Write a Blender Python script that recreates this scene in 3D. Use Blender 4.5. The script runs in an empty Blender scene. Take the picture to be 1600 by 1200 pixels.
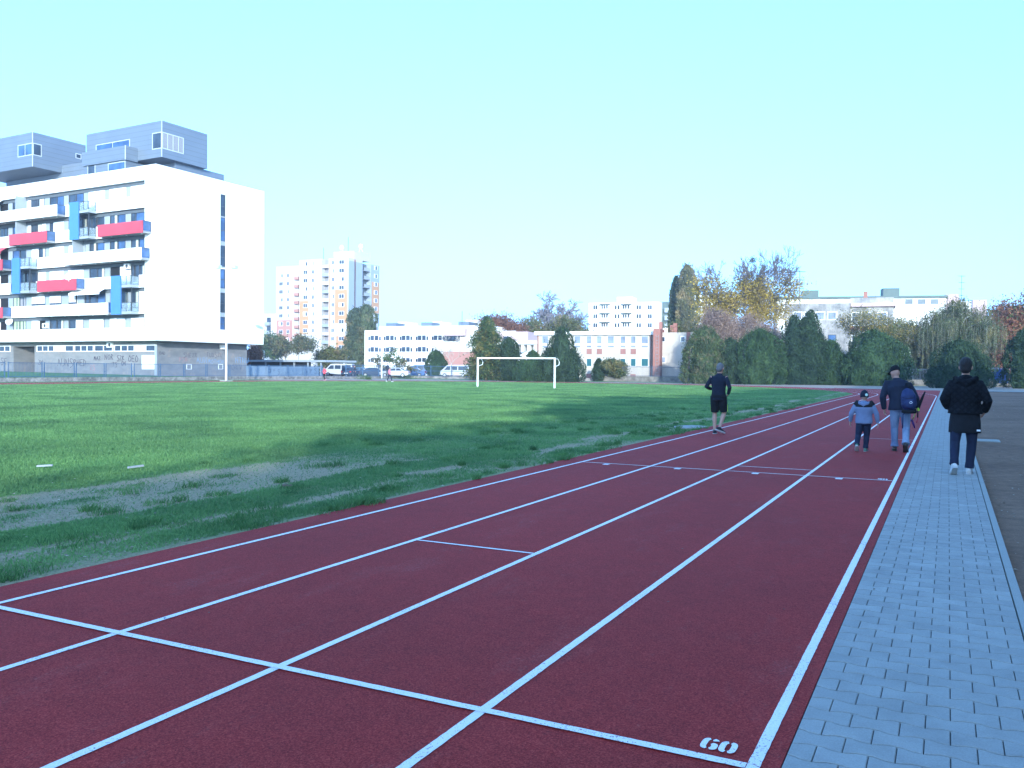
import bpy, bmesh, math, random
import numpy as np
from mathutils import Vector, Matrix

SC = bpy.context.scene
COL = SC.collection
R = math.radians

# ------------------------------------------------------------------ camera
F_PX, PITCH, ROLL, TH, CAMH = 1349.46, -0.0174871, 0.00936106, 0.467408, 1.5858
_ct, _st = math.cos(TH), math.sin(TH)


def c2w(x, y, z):
    """camera-heading frame (x right, y forward) -> world (X across the lanes, Y along the lanes)"""
    return np.array([x * _ct - y * _st, x * _st + y * _ct, z])


_F = np.array([0, math.cos(PITCH), math.sin(PITCH)])
_R0 = np.array([1.0, 0, 0])
_U0 = np.cross(_R0, _F)
_R = math.cos(ROLL) * _R0 + math.sin(ROLL) * _U0
_U = -math.sin(ROLL) * _R0 + math.cos(ROLL) * _U0
cam_d = bpy.data.cameras.new('camera')
cam = bpy.data.objects.new('camera', cam_d)
COL.objects.link(cam)
m = Matrix.Identity(4)
for i, v in enumerate((c2w(*_R), c2w(*_U), -c2w(*_F))):
    for j in range(3):
        m[j][i] = v[j]
m[2][3] = CAMH
cam.matrix_world = m
cam_d.sensor_width = 36
cam_d.lens = F_PX / 1600 * 36
cam_d.clip_end = 6000
cam_d.clip_start = 0.05
SC.camera = cam

# ------------------------------------------------------------------ light
SUN_EL = R(14.0)
sd = c2w(math.sin(R(5)), -math.cos(R(5)), 0)
SUN = Vector((sd[0] * math.cos(SUN_EL), sd[1] * math.cos(SUN_EL), math.sin(SUN_EL)))
W = bpy.data.worlds.new("World")
SC.world = W
W.use_nodes = True
nt = W.node_tree
nt.nodes.clear()
sky = nt.nodes.new('ShaderNodeTexSky')
sky.sky_type = 'NISHITA'
sky.sun_disc = False
sky.sun_elevation = SUN_EL
sky.sun_rotation = math.atan2(SUN.x, SUN.y)
sky.air_density = 1.0
sky.dust_density = 1.6
sky.ozone_density = 1.6
SKY_TINT = (0.96, 1.48, 2.05, 1)
mul = nt.nodes.new('ShaderNodeMix')
mul.data_type = 'RGBA'
mul.blend_type = 'MULTIPLY'
mul.inputs[0].default_value = 1
mul.inputs[7].default_value = SKY_TINT
bg = nt.nodes.new('ShaderNodeBackground')
bg.inputs[1].default_value = 0.15
wo = nt.nodes.new('ShaderNodeOutputWorld')
# keep the band right at the horizon from going murky: look the sky up slightly higher than the view ray
stc = nt.nodes.new('ShaderNodeTexCoord')
sep = nt.nodes.new('ShaderNodeSeparateXYZ')
mad = nt.nodes.new('ShaderNodeMath')
mad.operation = 'MULTIPLY_ADD'
mad.inputs[1].default_value = 0.75
mad.inputs[2].default_value = 0.25
mxx = nt.nodes.new('ShaderNodeMath')
mxx.operation = 'MAXIMUM'
mxx.inputs[1].default_value = 0.0
cmb = nt.nodes.new('ShaderNodeCombineXYZ')
nt.links.new(stc.outputs['Generated'], sep.inputs[0])
nt.links.new(sep.outputs[2], mxx.inputs[0])
nt.links.new(mxx.outputs[0], mad.inputs[0])
nt.links.new(sep.outputs[0], cmb.inputs[0])
nt.links.new(sep.outputs[1], cmb.inputs[1])
nt.links.new(mad.outputs[0], cmb.inputs[2])
nt.links.new(cmb.outputs[0], sky.inputs[0])
nt.links.new(sky.outputs[0], mul.inputs[6])
nt.links.new(mul.outputs[2], bg.inputs[0])
nt.links.new(bg.outputs[0], wo.inputs[0])
sun_d = bpy.data.lights.new('sun', 'SUN')
sun_d.energy = 2.0
sun_d.angle = R(0.6)
sun_d.color = (0.95, 0.98, 0.92)
sun_o = bpy.data.objects.new('sun', sun_d)
sun_o.rotation_euler = (-SUN).to_track_quat('-Z', 'Y').to_euler()
sun_o.location = (0, 0, 60)
COL.objects.link(sun_o)
vs = SC.view_settings
vs.view_transform = 'Standard'
vs.look = 'None'
vs.exposure = 1.75
vs.gamma = 1
SC.cycles.use_denoising = True
SC.cycles.max_bounces = 6
SC.cycles.transparent_max_bounces = 8


# ------------------------------------------------------------------ pixel helpers (photo pixels -> metres)
def ray(px, py):
    return c2w(*((px - 800) / F_PX * _R - (py - 600) / F_PX * _U + _F))


def G(px, py, z=0.0):
    r = ray(px, py)
    k = (z - CAMH) / r[2]
    return np.array([r[0] * k, r[1] * k, z])


def D(px, Z):
    """ground point under photo column px at depth Z"""
    r = ray(px, 578)
    k = Z
    return np.array([r[0] * k, r[1] * k, 0.0])


class Frame:
    """facade frame: S runs left along the front, T runs away from the viewer"""

    def __init__(self, px, Z, ang, z=0.0):
        a = R(ang)
        self.O = D(px, Z)
        self.O[2] = z
        self.S = c2w(-math.cos(a), math.sin(a), 0)
        self.T = c2w(math.sin(a), math.cos(a), 0)

    def p(self, s, t, z):
        q = self.O + self.S * s + self.T * t
        return (q[0], q[1], self.O[2] + z)

    def front(self, px, py, t=0.0):
        r = ray(px, py)
        C = np.array([0, 0, CAMH])
        k = ((self.O + self.T * t - C) @ self.T) / (r @ self.T)
        P = C + r * k
        return float((P - self.O) @ self.S), float(P[2] - self.O[2])

    def side(self, px, py, s=0.0):
        r = ray(px, py)
        C = np.array([0, 0, CAMH])
        k = ((self.O + self.S * s - C) @ self.S) / (r @ self.S)
        P = C + r * k
        return float((P - self.O) @ self.T), float(P[2] - self.O[2])

    def box(self, mb, s0, s1, t0, t1, z0, z1, mi=0):
        P = [self.p(s, t, z) for z in (z0, z1) for t in (t0, t1) for s in (s0, s1)]
        # order: bottom front-right(s0,t0), front-left(s1,t0), back-right, back-left ; top
        mb.hexa(P, mi)


# ------------------------------------------------------------------ mesh builder
class MB:
    def __init__(self):
        self.v = []
        self.f = []
        self.m = []

    def add(self, vs, fs, mi=0):
        b = len(self.v)
        self.v += [tuple(map(float, x)) for x in vs]
        self.f += [tuple(b + i for i in f) for f in fs]
        self.m += [mi] * len(fs)
        return self

    def hexa(self, P, mi=0):
        a, b, c, d = (np.array(P[i], float) for i in (0, 1, 2, 4))
        fs = [(0, 1, 3, 2), (4, 6, 7, 5), (0, 4, 5, 1), (2, 3, 7, 6), (1, 5, 7, 3), (0, 2, 6, 4)]
        if np.cross(b - a, c - a) @ (d - a) > 0:      # keep every box facing outwards
            fs = [f[::-1] for f in fs]
        return self.add(P, fs, mi)

    def box(self, x0, x1, y0, y1, z0, z1, mi=0):
        return self.hexa([(x, y, z) for z in (z0, z1) for y in (y0, y1) for x in (x0, x1)], mi)

    def poly(self, pts, mi=0):
        return self.add(pts, [tuple(range(len(pts)))], mi)

    def extr(self, pts, z0, z1, mi=0):
        n = len(pts)
        vs = [(p[0], p[1], z0) for p in pts] + [(p[0], p[1], z1) for p in pts]
        fs = [tuple(range(n))[::-1], tuple(range(n, 2 * n))] + [(i, (i + 1) % n, n + (i + 1) % n, n + i) for i in range(n)]
        return self.add(vs, fs, mi)

    def tube(self, pts, rad, n=8, mi=0, ref=None, cap=True):
        """swept tube; rad items are r or (ra, rb) with ra along ref-side"""
        pts = [np.array(p, float) for p in pts]
        k = len(pts)
        vs = []
        prev = None
        for i, p in enumerate(pts):
            d = pts[min(i + 1, k - 1)] - pts[max(i - 1, 0)]
            d = d / (np.linalg.norm(d) + 1e-9)
            if ref is not None:
                a = np.array(ref, float)
            elif prev is not None:
                a = prev
            else:
                a = np.array([1.0, 0, 0]) if abs(d[0]) < 0.9 else np.array([0, 1.0, 0])
            a = a - d * (a @ d)
            a = a / (np.linalg.norm(a) + 1e-9)
            prev = a
            b = np.cross(d, a)
            r = rad[i] if isinstance(rad, (list, tuple)) else rad
            ra, rb = r if isinstance(r, (tuple, list)) else (r, r)
            for j in range(n):
                t = 2 * math.pi * j / n
                vs.append(p + a * math.cos(t) * ra + b * math.sin(t) * rb)
        fs = []
        for i in range(k - 1):
            for j in range(n):
                j2 = (j + 1) % n
                fs.append((i * n + j, i * n + j2, (i + 1) * n + j2, (i + 1) * n + j))
        if cap:
            fs.append(tuple(range(n))[::-1])
            fs.append(tuple((k - 1) * n + j for j in range(n)))
        return self.add(vs, fs, mi)

    def ell(self, c, r, n=12, mi=0, rot=None):
        c = np.array(c, float)
        vs = []
        h = n // 2
        for i in range(1, h):
            ph = math.pi * i / h
            for j in range(n):
                t = 2 * math.pi * j / n
                q = np.array([r[0] * math.sin(ph) * math.cos(t), r[1] * math.sin(ph) * math.sin(t), r[2] * math.cos(ph)])
                if rot is not None:
                    q = np.array(rot @ Vector(q))
                vs.append(c + q)
        tp = np.array([0, 0, r[2]])
        if rot is not None:
            tp = np.array(rot @ Vector(tp))
        vs += [c + tp, c - tp]
        fs = []
        for i in range(h - 2):
            for j in range(n):
                j2 = (j + 1) % n
                fs.append((i * n + j, (i + 1) * n + j, (i + 1) * n + j2, i * n + j2))
        T, B = len(vs) - 2, len(vs) - 1
        for j in range(n):
            j2 = (j + 1) % n
            fs.append((T, j, j2))
            fs.append((B, (h - 2) * n + j2, (h - 2) * n + j))
        return self.add(vs, fs, mi)

    def mesh(self, name):
        me = bpy.data.meshes.new(name)
        me.from_pydata(self.v, [], self.f)
        me.polygons.foreach_set('material_index', self.m)
        me.update()
        return me

    def build(self, name, mats, parent=None, smooth=False, loc=None):
        me = self.mesh(name)
        for mt in (mats if isinstance(mats, (list, tuple)) else [mats]):
            me.materials.append(mt)
        if smooth:
            me.polygons.foreach_set('use_smooth', [True] * len(me.polygons))
        return link(name, me, parent, loc)


def link(name, me, parent=None, loc=None):
    o = bpy.data.objects.new(name, me)
    COL.objects.link(o)
    if parent is not None:
        o.parent = parent
        o.matrix_parent_inverse = Matrix.Identity(4)
        # children geometry is authored in world space unless the parent sits elsewhere
        if parent.get('_w'):
            o.matrix_parent_inverse = Matrix.Translation(parent.location).inverted()
    if loc is not None:
        o.location = loc
    return o


def tag(o, label=None, cat=None, group=None, kind=None):
    if label:
        o['label'] = label
    if cat:
        o['category'] = cat
    if group:
        o['group'] = group
    if kind:
        o['kind'] = kind
    return o


def thing(name, label, cat, loc, group=None, rz=0.0, world=True):
    """Empty at the base; world=True: children are authored in world coordinates"""
    o = bpy.data.objects.new(name, None)
    o.empty_display_size = 0.3
    COL.objects.link(o)
    o.location = Vector([float(x) for x in loc])
    if world:
        o['_w'] = 1
    else:
        o.rotation_euler = (0, 0, rz)
    return tag(o, label, cat, group)


def np_mesh(name, V, Fq, mats, mi=None, parent=None, smooth=False, kind=None):
    """V (n,3), Fq (m,k) uniform polygons"""
    me = bpy.data.meshes.new(name)
    n, k = Fq.shape
    me.vertices.add(len(V))
    me.vertices.foreach_set('co', np.asarray(V, np.float32).ravel())
    me.loops.add(n * k)
    me.loops.foreach_set('vertex_index', Fq.astype(np.int32).ravel())
    me.polygons.add(n)
    me.polygons.foreach_set('loop_start', np.arange(0, n * k, k, dtype=np.int32))
    me.polygons.foreach_set('loop_total', np.full(n, k, np.int32))
    if mi is not None:
        me.polygons.foreach_set('material_index', np.asarray(mi, np.int32))
    if smooth:
        me.polygons.foreach_set('use_smooth', np.ones(n, bool))
    for mt in (mats if isinstance(mats, (list, tuple)) else [mats]):
        me.materials.append(mt)
    me.update()
    me.validate()
    return link(name, me, parent)


# ------------------------------------------------------------------ materials
class NT:
    def __init__(self, name):
        self.m = bpy.data.materials.new(name)
        self.m.use_nodes = True
        self.t = self.m.node_tree
        self.b = self.t.nodes['Principled BSDF']
        self.tc = self.t.nodes.new('ShaderNodeTexCoord')
        self.geo = self.t.nodes.new('ShaderNodeNewGeometry')

    def n(self, kind, **kw):
        x = self.t.nodes.new('ShaderNode' + kind)
        for k, v in kw.items():
            setattr(x, k, v)
        return x

    def l(self, a, b):
        self.t.links.new(a, b)

    def noise(self, scale, detail=4, rough=0.55, vec=None, dist=0.0, stretch=None):
        x = self.n('TexNoise')
        x.inputs['Scale'].default_value = scale
        x.inputs['Detail'].default_value = detail
        x.inputs['Roughness'].default_value = rough
        x.inputs['Distortion'].default_value = dist
        src = vec if vec is not None else self.tc.outputs['Object']
        if stretch:
            mp = self.n('Mapping')
            mp.inputs['Scale'].default_value = stretch
            self.l(src, mp.inputs[0])
            src = mp.outputs[0]
        self.l(src, x.inputs['Vector'])
        return x.outputs[0]

    def ramp(self, fac, stops):
        x = self.n('ValToRGB')
        e = x.color_ramp.elements
        while len(e) > 1:
            e.remove(e[-1])
        e[0].position = stops[0][0]
        e[0].color = (*stops[0][1], 1) if len(stops[0][1]) == 3 else stops[0][1]
        for p, c in stops[1:]:
            q = e.new(p)
            q.color = (*c, 1)
        self.l(fac, x.inputs[0])
        return x.outputs[0]

    def mix(self, fac, a, b, blend='MIX'):
        x = self.n('Mix', data_type='RGBA', blend_type=blend)
        for i, v in ((0, fac), (6, a), (7, b)):
            if hasattr(v, 'links'):
                self.l(v, x.inputs[i])
            elif isinstance(v, (int, float)):
                x.inputs[i].default_value = v
            else:
                x.inputs[i].default_value = (*v, 1)
        return x.outputs[2]

    def math(self, op, a, b=None, clamp=False):
        x = self.n('Math', operation=op, use_clamp=clamp)
        for i, v in ((0, a), (1, b)):
            if v is None:
                continue
            if hasattr(v, 'links'):
                self.l(v, x.inputs[i])
            else:
                x.inputs[i].default_value = v
        return x.outputs[0]

    def bump(self, h, strength=0.3, dist=0.02):
        x = self.n('Bump')
        x.inputs['Strength'].default_value = strength
        x.inputs['Distance'].default_value = dist
        self.l(h, x.inputs['Height'])
        self.l(x.outputs[0], self.b.inputs['Normal'])

    def done(self, color=None, rough=0.8, spec=0.3, metal=0.0):
        if color is not None:
            if hasattr(color, 'links'):
                self.l(color, self.b.inputs['Base Color'])
            else:
                self.b.inputs['Base Color'].default_value = (*color, 1)
        self.b.inputs['Roughness'].default_value = rough
        self.b.inputs['Specular IOR Level'].default_value = spec
        self.b.inputs['Metallic'].default_value = metal
        return self.m


def M(name, col, rough=0.8, var=0.12, scale=3.0, bump=0.0, spec=0.3, metal=0.0, bscale=40):
    t = NT(name)
    a = tuple(c * (1 - var) for c in col)
    b = tuple(min(1, c * (1 + var)) for c in col)
    c = t.ramp(t.noise(scale, 5), [(0.3, a), (0.7, b)])
    if bump:
        t.bump(t.noise(bscale, 3), bump, 0.02)
    return t.done(c, rough, spec, metal)


def plaster(name, col, stain=0.25):
    t = NT(name)
    n1 = t.noise(0.35, 6, 0.65)
    n2 = t.noise(2.0, 5, 0.6, stretch=(1, 1, 0.25))
    c1 = t.ramp(n1, [(0.3, tuple(c * (1 - stain) for c in col)), (0.62, col)])
    c2 = t.ramp(n2, [(0.35, tuple(1 - stain * 0.5 for _ in col)), (0.6, (1, 1, 1))])
    t.bump(t.noise(30, 3), 0.15, 0.01)
    return t.done(t.mix(1.0, c1, c2, 'MULTIPLY'), 0.9, 0.2)


def foliage(name, dark, light, spot=None, trans=0.0, cl=0.9):
    t = NT(name)
    ri = t.geo.outputs['Random Per Island']
    c = t.ramp(ri, [(0.0, dark), (0.6, tuple((a + b) / 2 for a, b in zip(dark, light))), (1.0, light)])
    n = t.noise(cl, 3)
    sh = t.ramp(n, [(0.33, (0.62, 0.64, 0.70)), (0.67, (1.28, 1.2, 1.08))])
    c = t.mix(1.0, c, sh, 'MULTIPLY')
    if spot:
        f = t.ramp(t.noise(cl * 1.7, 2), [(0.52, (0, 0, 0)), (0.64, (1, 1, 1))])
        c = t.mix(f, c, spot)
    t.b.inputs['Base Color'].default_value = (1, 1, 1, 1)
    t.done(c, 0.75, 0.15)
    if trans:
        tr = t.n('BsdfTranslucent')
        t.l(c, tr.inputs[0])
        ms = t.n('MixShader')
        ms.inputs[0].default_value = trans
        out = t.t.nodes['Material Output']
        t.l(t.b.outputs[0], ms.inputs[1])
        t.l(tr.outputs[0], ms.inputs[2])
        t.l(ms.outputs[0], out.inputs[0])
    return t.m


def glass(name, col, rough=0.06):
    t = NT(name)
    n = t.noise(0.8, 2)
    c = t.ramp(n, [(0.35, tuple(x * 0.7 for x in col)), (0.65, tuple(x * 1.3 for x in col))])
    return t.done(c, rough, 0.5)


MT = {}
MT['white_wall'] = plaster('white render', (0.80, 0.80, 0.78), 0.06)
MT['white_panel'] = M('white panel', (0.78, 0.79, 0.80), 0.6, 0.03, 1.0)
MT['light_grey'] = M('light grey panel', (0.30, 0.34, 0.38), 0.7, 0.05, 1.0)
MT['slab_grey'] = M('concrete slab edge', (0.30, 0.31, 0.32), 0.8, 0.1, 2)
MT['red_panel'] = M('red balcony cladding', (0.52, 0.065, 0.095), 0.55, 0.06, 0.7)
MT['blue_panel'] = M('blue balcony cladding', (0.065, 0.20, 0.50), 0.5, 0.06, 0.7)
MT['ph_metal'] = None
MT['recess_shade'] = M('recess shade', (0.10, 0.12, 0.14), 0.8, 0.1, 2)  # dark colour standing in for shade in facade recesses
MT['win_dark'] = glass('dark window glass', (0.035, 0.055, 0.085))
MT['win_blue'] = glass('blue tinted glass', (0.05, 0.11, 0.24))
MT['frame_dark'] = M('anthracite frame', (0.05, 0.06, 0.075), 0.5, 0.05, 4)
MT['frame_white'] = M('white window frame', (0.78, 0.79, 0.8), 0.5, 0.03, 4)
MT['curtain'] = M('pale curtain', (0.55, 0.57, 0.48), 0.9, 0.15, 9)
MT['curtain_g'] = M('green curtain', (0.35, 0.42, 0.27), 0.9, 0.2, 9)
MT['blind_grey'] = M('grey blind', (0.25, 0.25, 0.27), 0.8, 0.1, 6)
MT['alu'] = M('aluminium', (0.55, 0.57, 0.58), 0.4, 0.05, 5, metal=0.3)
MT['fence_blue'] = M('blue fence paint', (0.05, 0.11, 0.20), 0.5, 0.15, 6)
MT['fence_grey'] = M('galvanised fence', (0.07, 0.10, 0.14), 0.5, 0.15, 6)
MT['white_paint'] = M('white paint', (0.80, 0.80, 0.78), 0.5, 0.08, 5)
MT['rubber'] = M('black rubber', (0.02, 0.02, 0.022), 0.9, 0.2, 10)
MT['bark'] = M('bark', (0.16, 0.13, 0.10), 0.95, 0.3, 8, bump=0.4)
MT['bark_pale'] = M('pale bark', (0.42, 0.38, 0.33), 0.9, 0.3, 8)
MT['bark_twig'] = M('weathered branch bark', (0.13, 0.115, 0.12), 0.95, 0.3, 5)
MT['bark_far'] = M('pale branch bark', (0.20, 0.19, 0.215), 0.95, 0.2, 5)
MT['twig_red'] = M('reddish twig', (0.20, 0.13, 0.12), 0.95, 0.3, 5)
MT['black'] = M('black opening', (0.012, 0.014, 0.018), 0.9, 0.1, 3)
MT['brick_red'] = plaster('red brick', (0.36, 0.165, 0.135), 0.25)
MT['teal'] = M('teal shutter', (0.008, 0.10, 0.12), 0.5, 0.08, 2)
MT['green_metal'] = M('green roof metal', (0.085, 0.125, 0.12), 0.6, 0.1, 1)
MT['brick_pale'] = plaster('weathered pale brick', (0.34, 0.17, 0.15), 0.2)
MT['roof'] = M('roof felt', (0.18, 0.18, 0.19), 0.9, 0.2, 1)

t = NT('birch bark')
c = t.ramp(t.noise(6, 4, stretch=(1, 1, 3)), [(0.38, (0.06, 0.055, 0.05)), (0.5, (0.55, 0.53, 0.50))])
MT['birch'] = t.done(c, 0.8, 0.2)

t = NT('penthouse metal cladding')
w = t.n('TexWave', wave_type='BANDS', bands_direction='Z')
w.inputs['Scale'].default_value = 0.55
w.inputs['Distortion'].default_value = 0
t.l(t.tc.outputs['Object'], w.inputs['Vector'])
c = t.ramp(w.outputs['Fac'], [(0.02, (0.13, 0.16, 0.20)), (0.06, (0.16, 0.20, 0.25))])
c = t.mix(1.0, c, t.ramp(t.noise(0.4, 4), [(0.3, (0.9, 0.9, 0.92)), (0.7, (1, 1, 1))]), 'MULTIPLY')
MT['ph_metal'] = t.done(c, 0.42, 0.5, 0.15)

# ------------------------------------------------------------------ value noise in numpy (shared by soil, grass cover and blades)
_rs = np.random.RandomState(7)
_tab = _rs.rand(256, 256)


def vnoise(x, y):
    xi = np.floor(x).astype(int)
    yi = np.floor(y).astype(int)
    fx = x - xi
    fy = y - yi
    fx = fx * fx * (3 - 2 * fx)
    fy = fy * fy * (3 - 2 * fy)
    g = lambda a, b: _tab[a % 256, b % 256]
    return (g(xi, yi) * (1 - fx) + g(xi + 1, yi) * fx) * (1 - fy) + (g(xi, yi + 1) * (1 - fx) + g(xi + 1, yi + 1) * fx) * fy


def fbm(x, y, o=4):
    s = 0
    a = 0.5
    n = 0
    for i in range(o):
        s = s + a * vnoise(x * 2 ** i + 17 * i, y * 2 ** i + 31 * i)
        n += a
        a *= 0.55
    return s / n


def sst(a, b, x):
    t = np.clip((x - a) / (b - a), 0, 1)
    return t * t * (3 - 2 * t)


def cover(v, u):
    """0 bare soil .. 1 dense grass, as a function of place on the infield (v across, u along the lanes)"""
    v = np.asarray(v, float)
    u = np.asarray(u, float)
    wob = (fbm(u * 0.16 + 3, v * 0.1, 3) - 0.5) * 1.6
    w = v + wob * 0.8
    n = fbm(v * 1.1, u * 0.45, 4)
    n2 = fbm(v * 2.6 + 9, u * 1.7 + 5, 4)
    edge = 0.52 + 0.42 * sst(0.34, 0.60, n)             # patchy ground beside the track
    strip = 0.88 + 0 * n
    dirt = 0.04 + 0.50 * sst(0.46, 0.68, n)
    lush = 0.97 + 0 * n
    k1 = sst(-7.15, -7.6, w)
    k2 = sst(-8.1, -8.5, w)
    k3 = sst(-10.3, -10.75, w)
    c = edge * (1 - k1) + strip * k1
    dd = dirt + (1 - dirt) * 0.80 * sst(9.0, 14.5, u)
    c = c * (1 - k2) + dd * k2
    c = c * (1 - k3) + lush * k3
    track = np.exp(-((w + 7.15) / 0.22) ** 2) * 0.5
    c = c - track * sst(0.35, 0.6, fbm(u * 0.7, v * 3, 2))
    c = c - 0.22 * (sst(0.5, 0.75, n2)) * (1 - 0.75 * k3)
    mouth = np.exp(-((u - 65) / 4.0) ** 2 - ((v + 33) / 5.0) ** 2)
    c = c - 0.25 * mouth
    c = c * (1 - 0.7 * np.exp(-((v + 5.8) / 0.28) ** 2))
    return np.clip(c, 0, 1)


# ------------------------------------------------------------------ ground
UC, VC, RI = 64.0, -35.5, 29.7          # centre and inner radius of the far bend
LW = 1.22
RO = RI + 4 * LW + 0.33


def oval(r, z, n=72, u0=-40.0):
    """outline of the far half of the oval at radius r"""
    pts = [(VC + r, u0, z), (VC + r, UC, z)]
    for i in range(1, n):
        a = math.pi * i / n
        pts.append((VC + r * math.cos(a), UC + r * math.sin(a), z))
    pts += [(VC - r, UC, z), (VC - r, u0, z)]
    return pts


t = NT('bare earth')
n1 = t.noise(0.25, 6, 0.6)
n2 = t.noise(5, 6, 0.7)
n3 = t.noise(60, 4, 0.7)
c = t.ramp(n1, [(0.3, (0.19, 0.115, 0.075)), (0.7, (0.31, 0.20, 0.135))])
c = t.mix(1.0, c, t.ramp(n2, [(0.3, (0.7, 0.7, 0.7)), (0.7, (1.15, 1.12, 1.08))]), 'MULTIPLY')
c = t.mix(1.0, c, t.ramp(n3, [(0.3, (0.75, 0.75, 0.75)), (0.7, (1.2, 1.2, 1.2))]), 'MULTIPLY')
t.bump(t.math('ADD', n3, n2), 0.5, 0.03)
MT['earth'] = t.done(c, 0.95, 0.1)

MB().box(-900, 900, -300, 1500, -0.5, -0.03).build('ground', MT['earth']).__setitem__('kind', 'structure')

t = NT('pale gravel')
n2 = t.noise(1.2, 6, 0.7)
n3 = t.noise(70, 4, 0.7)
c = t.ramp(n2, [(0.3, (0.25, 0.21, 0.17)), (0.6, (0.40, 0.35, 0.29))])
c = t.mix(1.0, c, t.ramp(n3, [(0.3, (0.7, 0.7, 0.7)), (0.7, (1.2, 1.2, 1.2))]), 'MULTIPLY')
t.bump(n3, 0.4, 0.02)
MT['gravel'] = t.done(c, 0.95, 0.1)
mb = MB()
mb.poly([(-74.9, 20, -0.012), (-70.0, 20, -0.012), (-70.0, 64, -0.012), (-60, 90, -0.012), (-36, 98.5, -0.012), (-12, 90, -0.012), (-0.6, 84, -0.012), (9, 88.6, -0.012), (40, 88.6, -0.012), (40, 106, -0.012),
         (0, 118, -0.012), (-44, 112.5, -0.012), (-74.9, 113, -0.012)])
tag(mb.build('gravel_path', MT['gravel']), kind='structure')

# rubber surface of the track
t = NT('red rubber track')
n0 = t.noise(0.35, 5, 0.6)
n1 = t.noise(5.0, 5, 0.7)
n2 = t.noise(120, 3, 0.8)
n4 = t.noise(2.2, 6, 0.75, stretch=(1.0, 0.35, 1))
c = t.ramp(n2, [(0.34, (0.145, 0.009, 0.008)), (0.50, (0.315, 0.022, 0.018)), (0.68, (0.53, 0.070, 0.054))])
c = t.mix(1.0, c, t.ramp(n0, [(0.3, (0.86, 0.9, 0.9)), (0.7, (1.1, 1.06, 1.06))]), 'MULTIPLY')
c = t.mix(1.0, c, t.ramp(n1, [(0.35, (0.90, 0.92, 0.92)), (0.65, (1.06, 1.05, 1.05))]), 'MULTIPLY')
dust = t.ramp(n4, [(0.54, (0, 0, 0)), (0.78, (0.42, 0.42, 0.42))])
spk = t.ramp(t.noise(46, 2, 0.5), [(0.60, (0.15, 0.15, 0.15)), (0.72, (1, 1, 1))])
c = t.mix(t.mix(1.0, dust, spk, 'MULTIPLY'), c, (0.42, 0.34, 0.30))
t.bump(n2, 0.55, 0.006)
MT['track'] = t.done(c, 0.9, 0.25)
inn = oval(RI - 0.16, 0)
out = oval(RO + 0.02, 0)
mb = MB()
zt = 0.012
for i in range(len(inn) - 1):
    a, b, c_, d = out[i], out[i + 1], inn[i + 1], inn[i]
    mb.add([(a[0], a[1], zt), (b[0], b[1], zt), (c_[0], c_[1], zt), (d[0], d[1], zt), (a[0], a[1], -0.04), (b[0], b[1], -0.04), (c_[0], c_[1], -0.04), (d[0], d[1], -0.04)],
           [(0, 1, 2, 3), (0, 4, 5, 1), (2, 6, 7, 3)])
# straight run-out beyond the bend, alongside the pavement
mb.add([(-5.4, 64, zt - 0.003), (-0.575, 64, zt - 0.003), (-0.575, 86, zt - 0.003), (-5.6, 88, zt - 0.003), (-10, 90, zt - 0.003), (-9, 80, zt - 0.003)], [(0, 1, 2, 3, 4, 5)])
tag(mb.build('running_track', MT['track']), kind='structure')

# painted lines
t = NT('white line paint')
n1 = t.noise(90, 3, 0.7)
n2 = t.noise(1.1, 4, 0.6)
hole = t.math('GREATER_THAN', t.math('ADD', n1, t.math('MULTIPLY', n2, 0.42)), 0.83)
c = t.ramp(n1, [(0.3, (0.70, 0.69, 0.66)), (0.6, (0.90, 0.87, 0.82))])
c = t.mix(t.math('MULTIPLY', hole, 0.8), c, (0.22, 0.07, 0.07))
t.bump(n1, 0.3, 0.004)
MT['line'] = t.done(c, 0.75, 0.3)
zl = zt + 0.004
lines = MB()
rl = random.Random(3)


def strip(mb, pts, w, z, jit=0.0013, step=0.035):
    """ribbon along a polyline in (v,u) with slightly ragged edges"""
    P = []
    for a, b in zip(pts[:-1], pts[1:]):
        L = math.hypot(b[0] - a[0], b[1] - a[1])
        st = step if min(math.hypot(a[0], a[1]), math.hypot(b[0], b[1])) < 25 and L < 30 else (0.5 if L > 5 else 1.0)
        n = max(1, int(L / st))
        for i in range(n):
            P.append((a[0] + (b[0] - a[0]) * i / n, a[1] + (b[1] - a[1]) * i / n))
    P.append(pts[-1][:2])
    vs = []
    for i, q in enumerate(P):
        a = P[max(0, i - 1)]
        b = P[min(len(P) - 1, i + 1)]
        d = (b[0] - a[0], b[1] - a[1])
        L = math.hypot(*d) + 1e-9
        nx, ny = -d[1] / L, d[0] / L
        w1 = w / 2 + rl.uniform(-jit, jit)
        w2 = w / 2 + rl.uniform(-jit, jit)
        vs += [(q[0] + nx * w1, q[1] + ny * w1, z), (q[0] - nx * w2, q[1] - ny * w2, z)]
    fs = [(2 * i, 2 * i + 1, 2 * i + 3, 2 * i + 2) for i in range(len(P) - 1)]
    mb.add(vs, fs)


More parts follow.
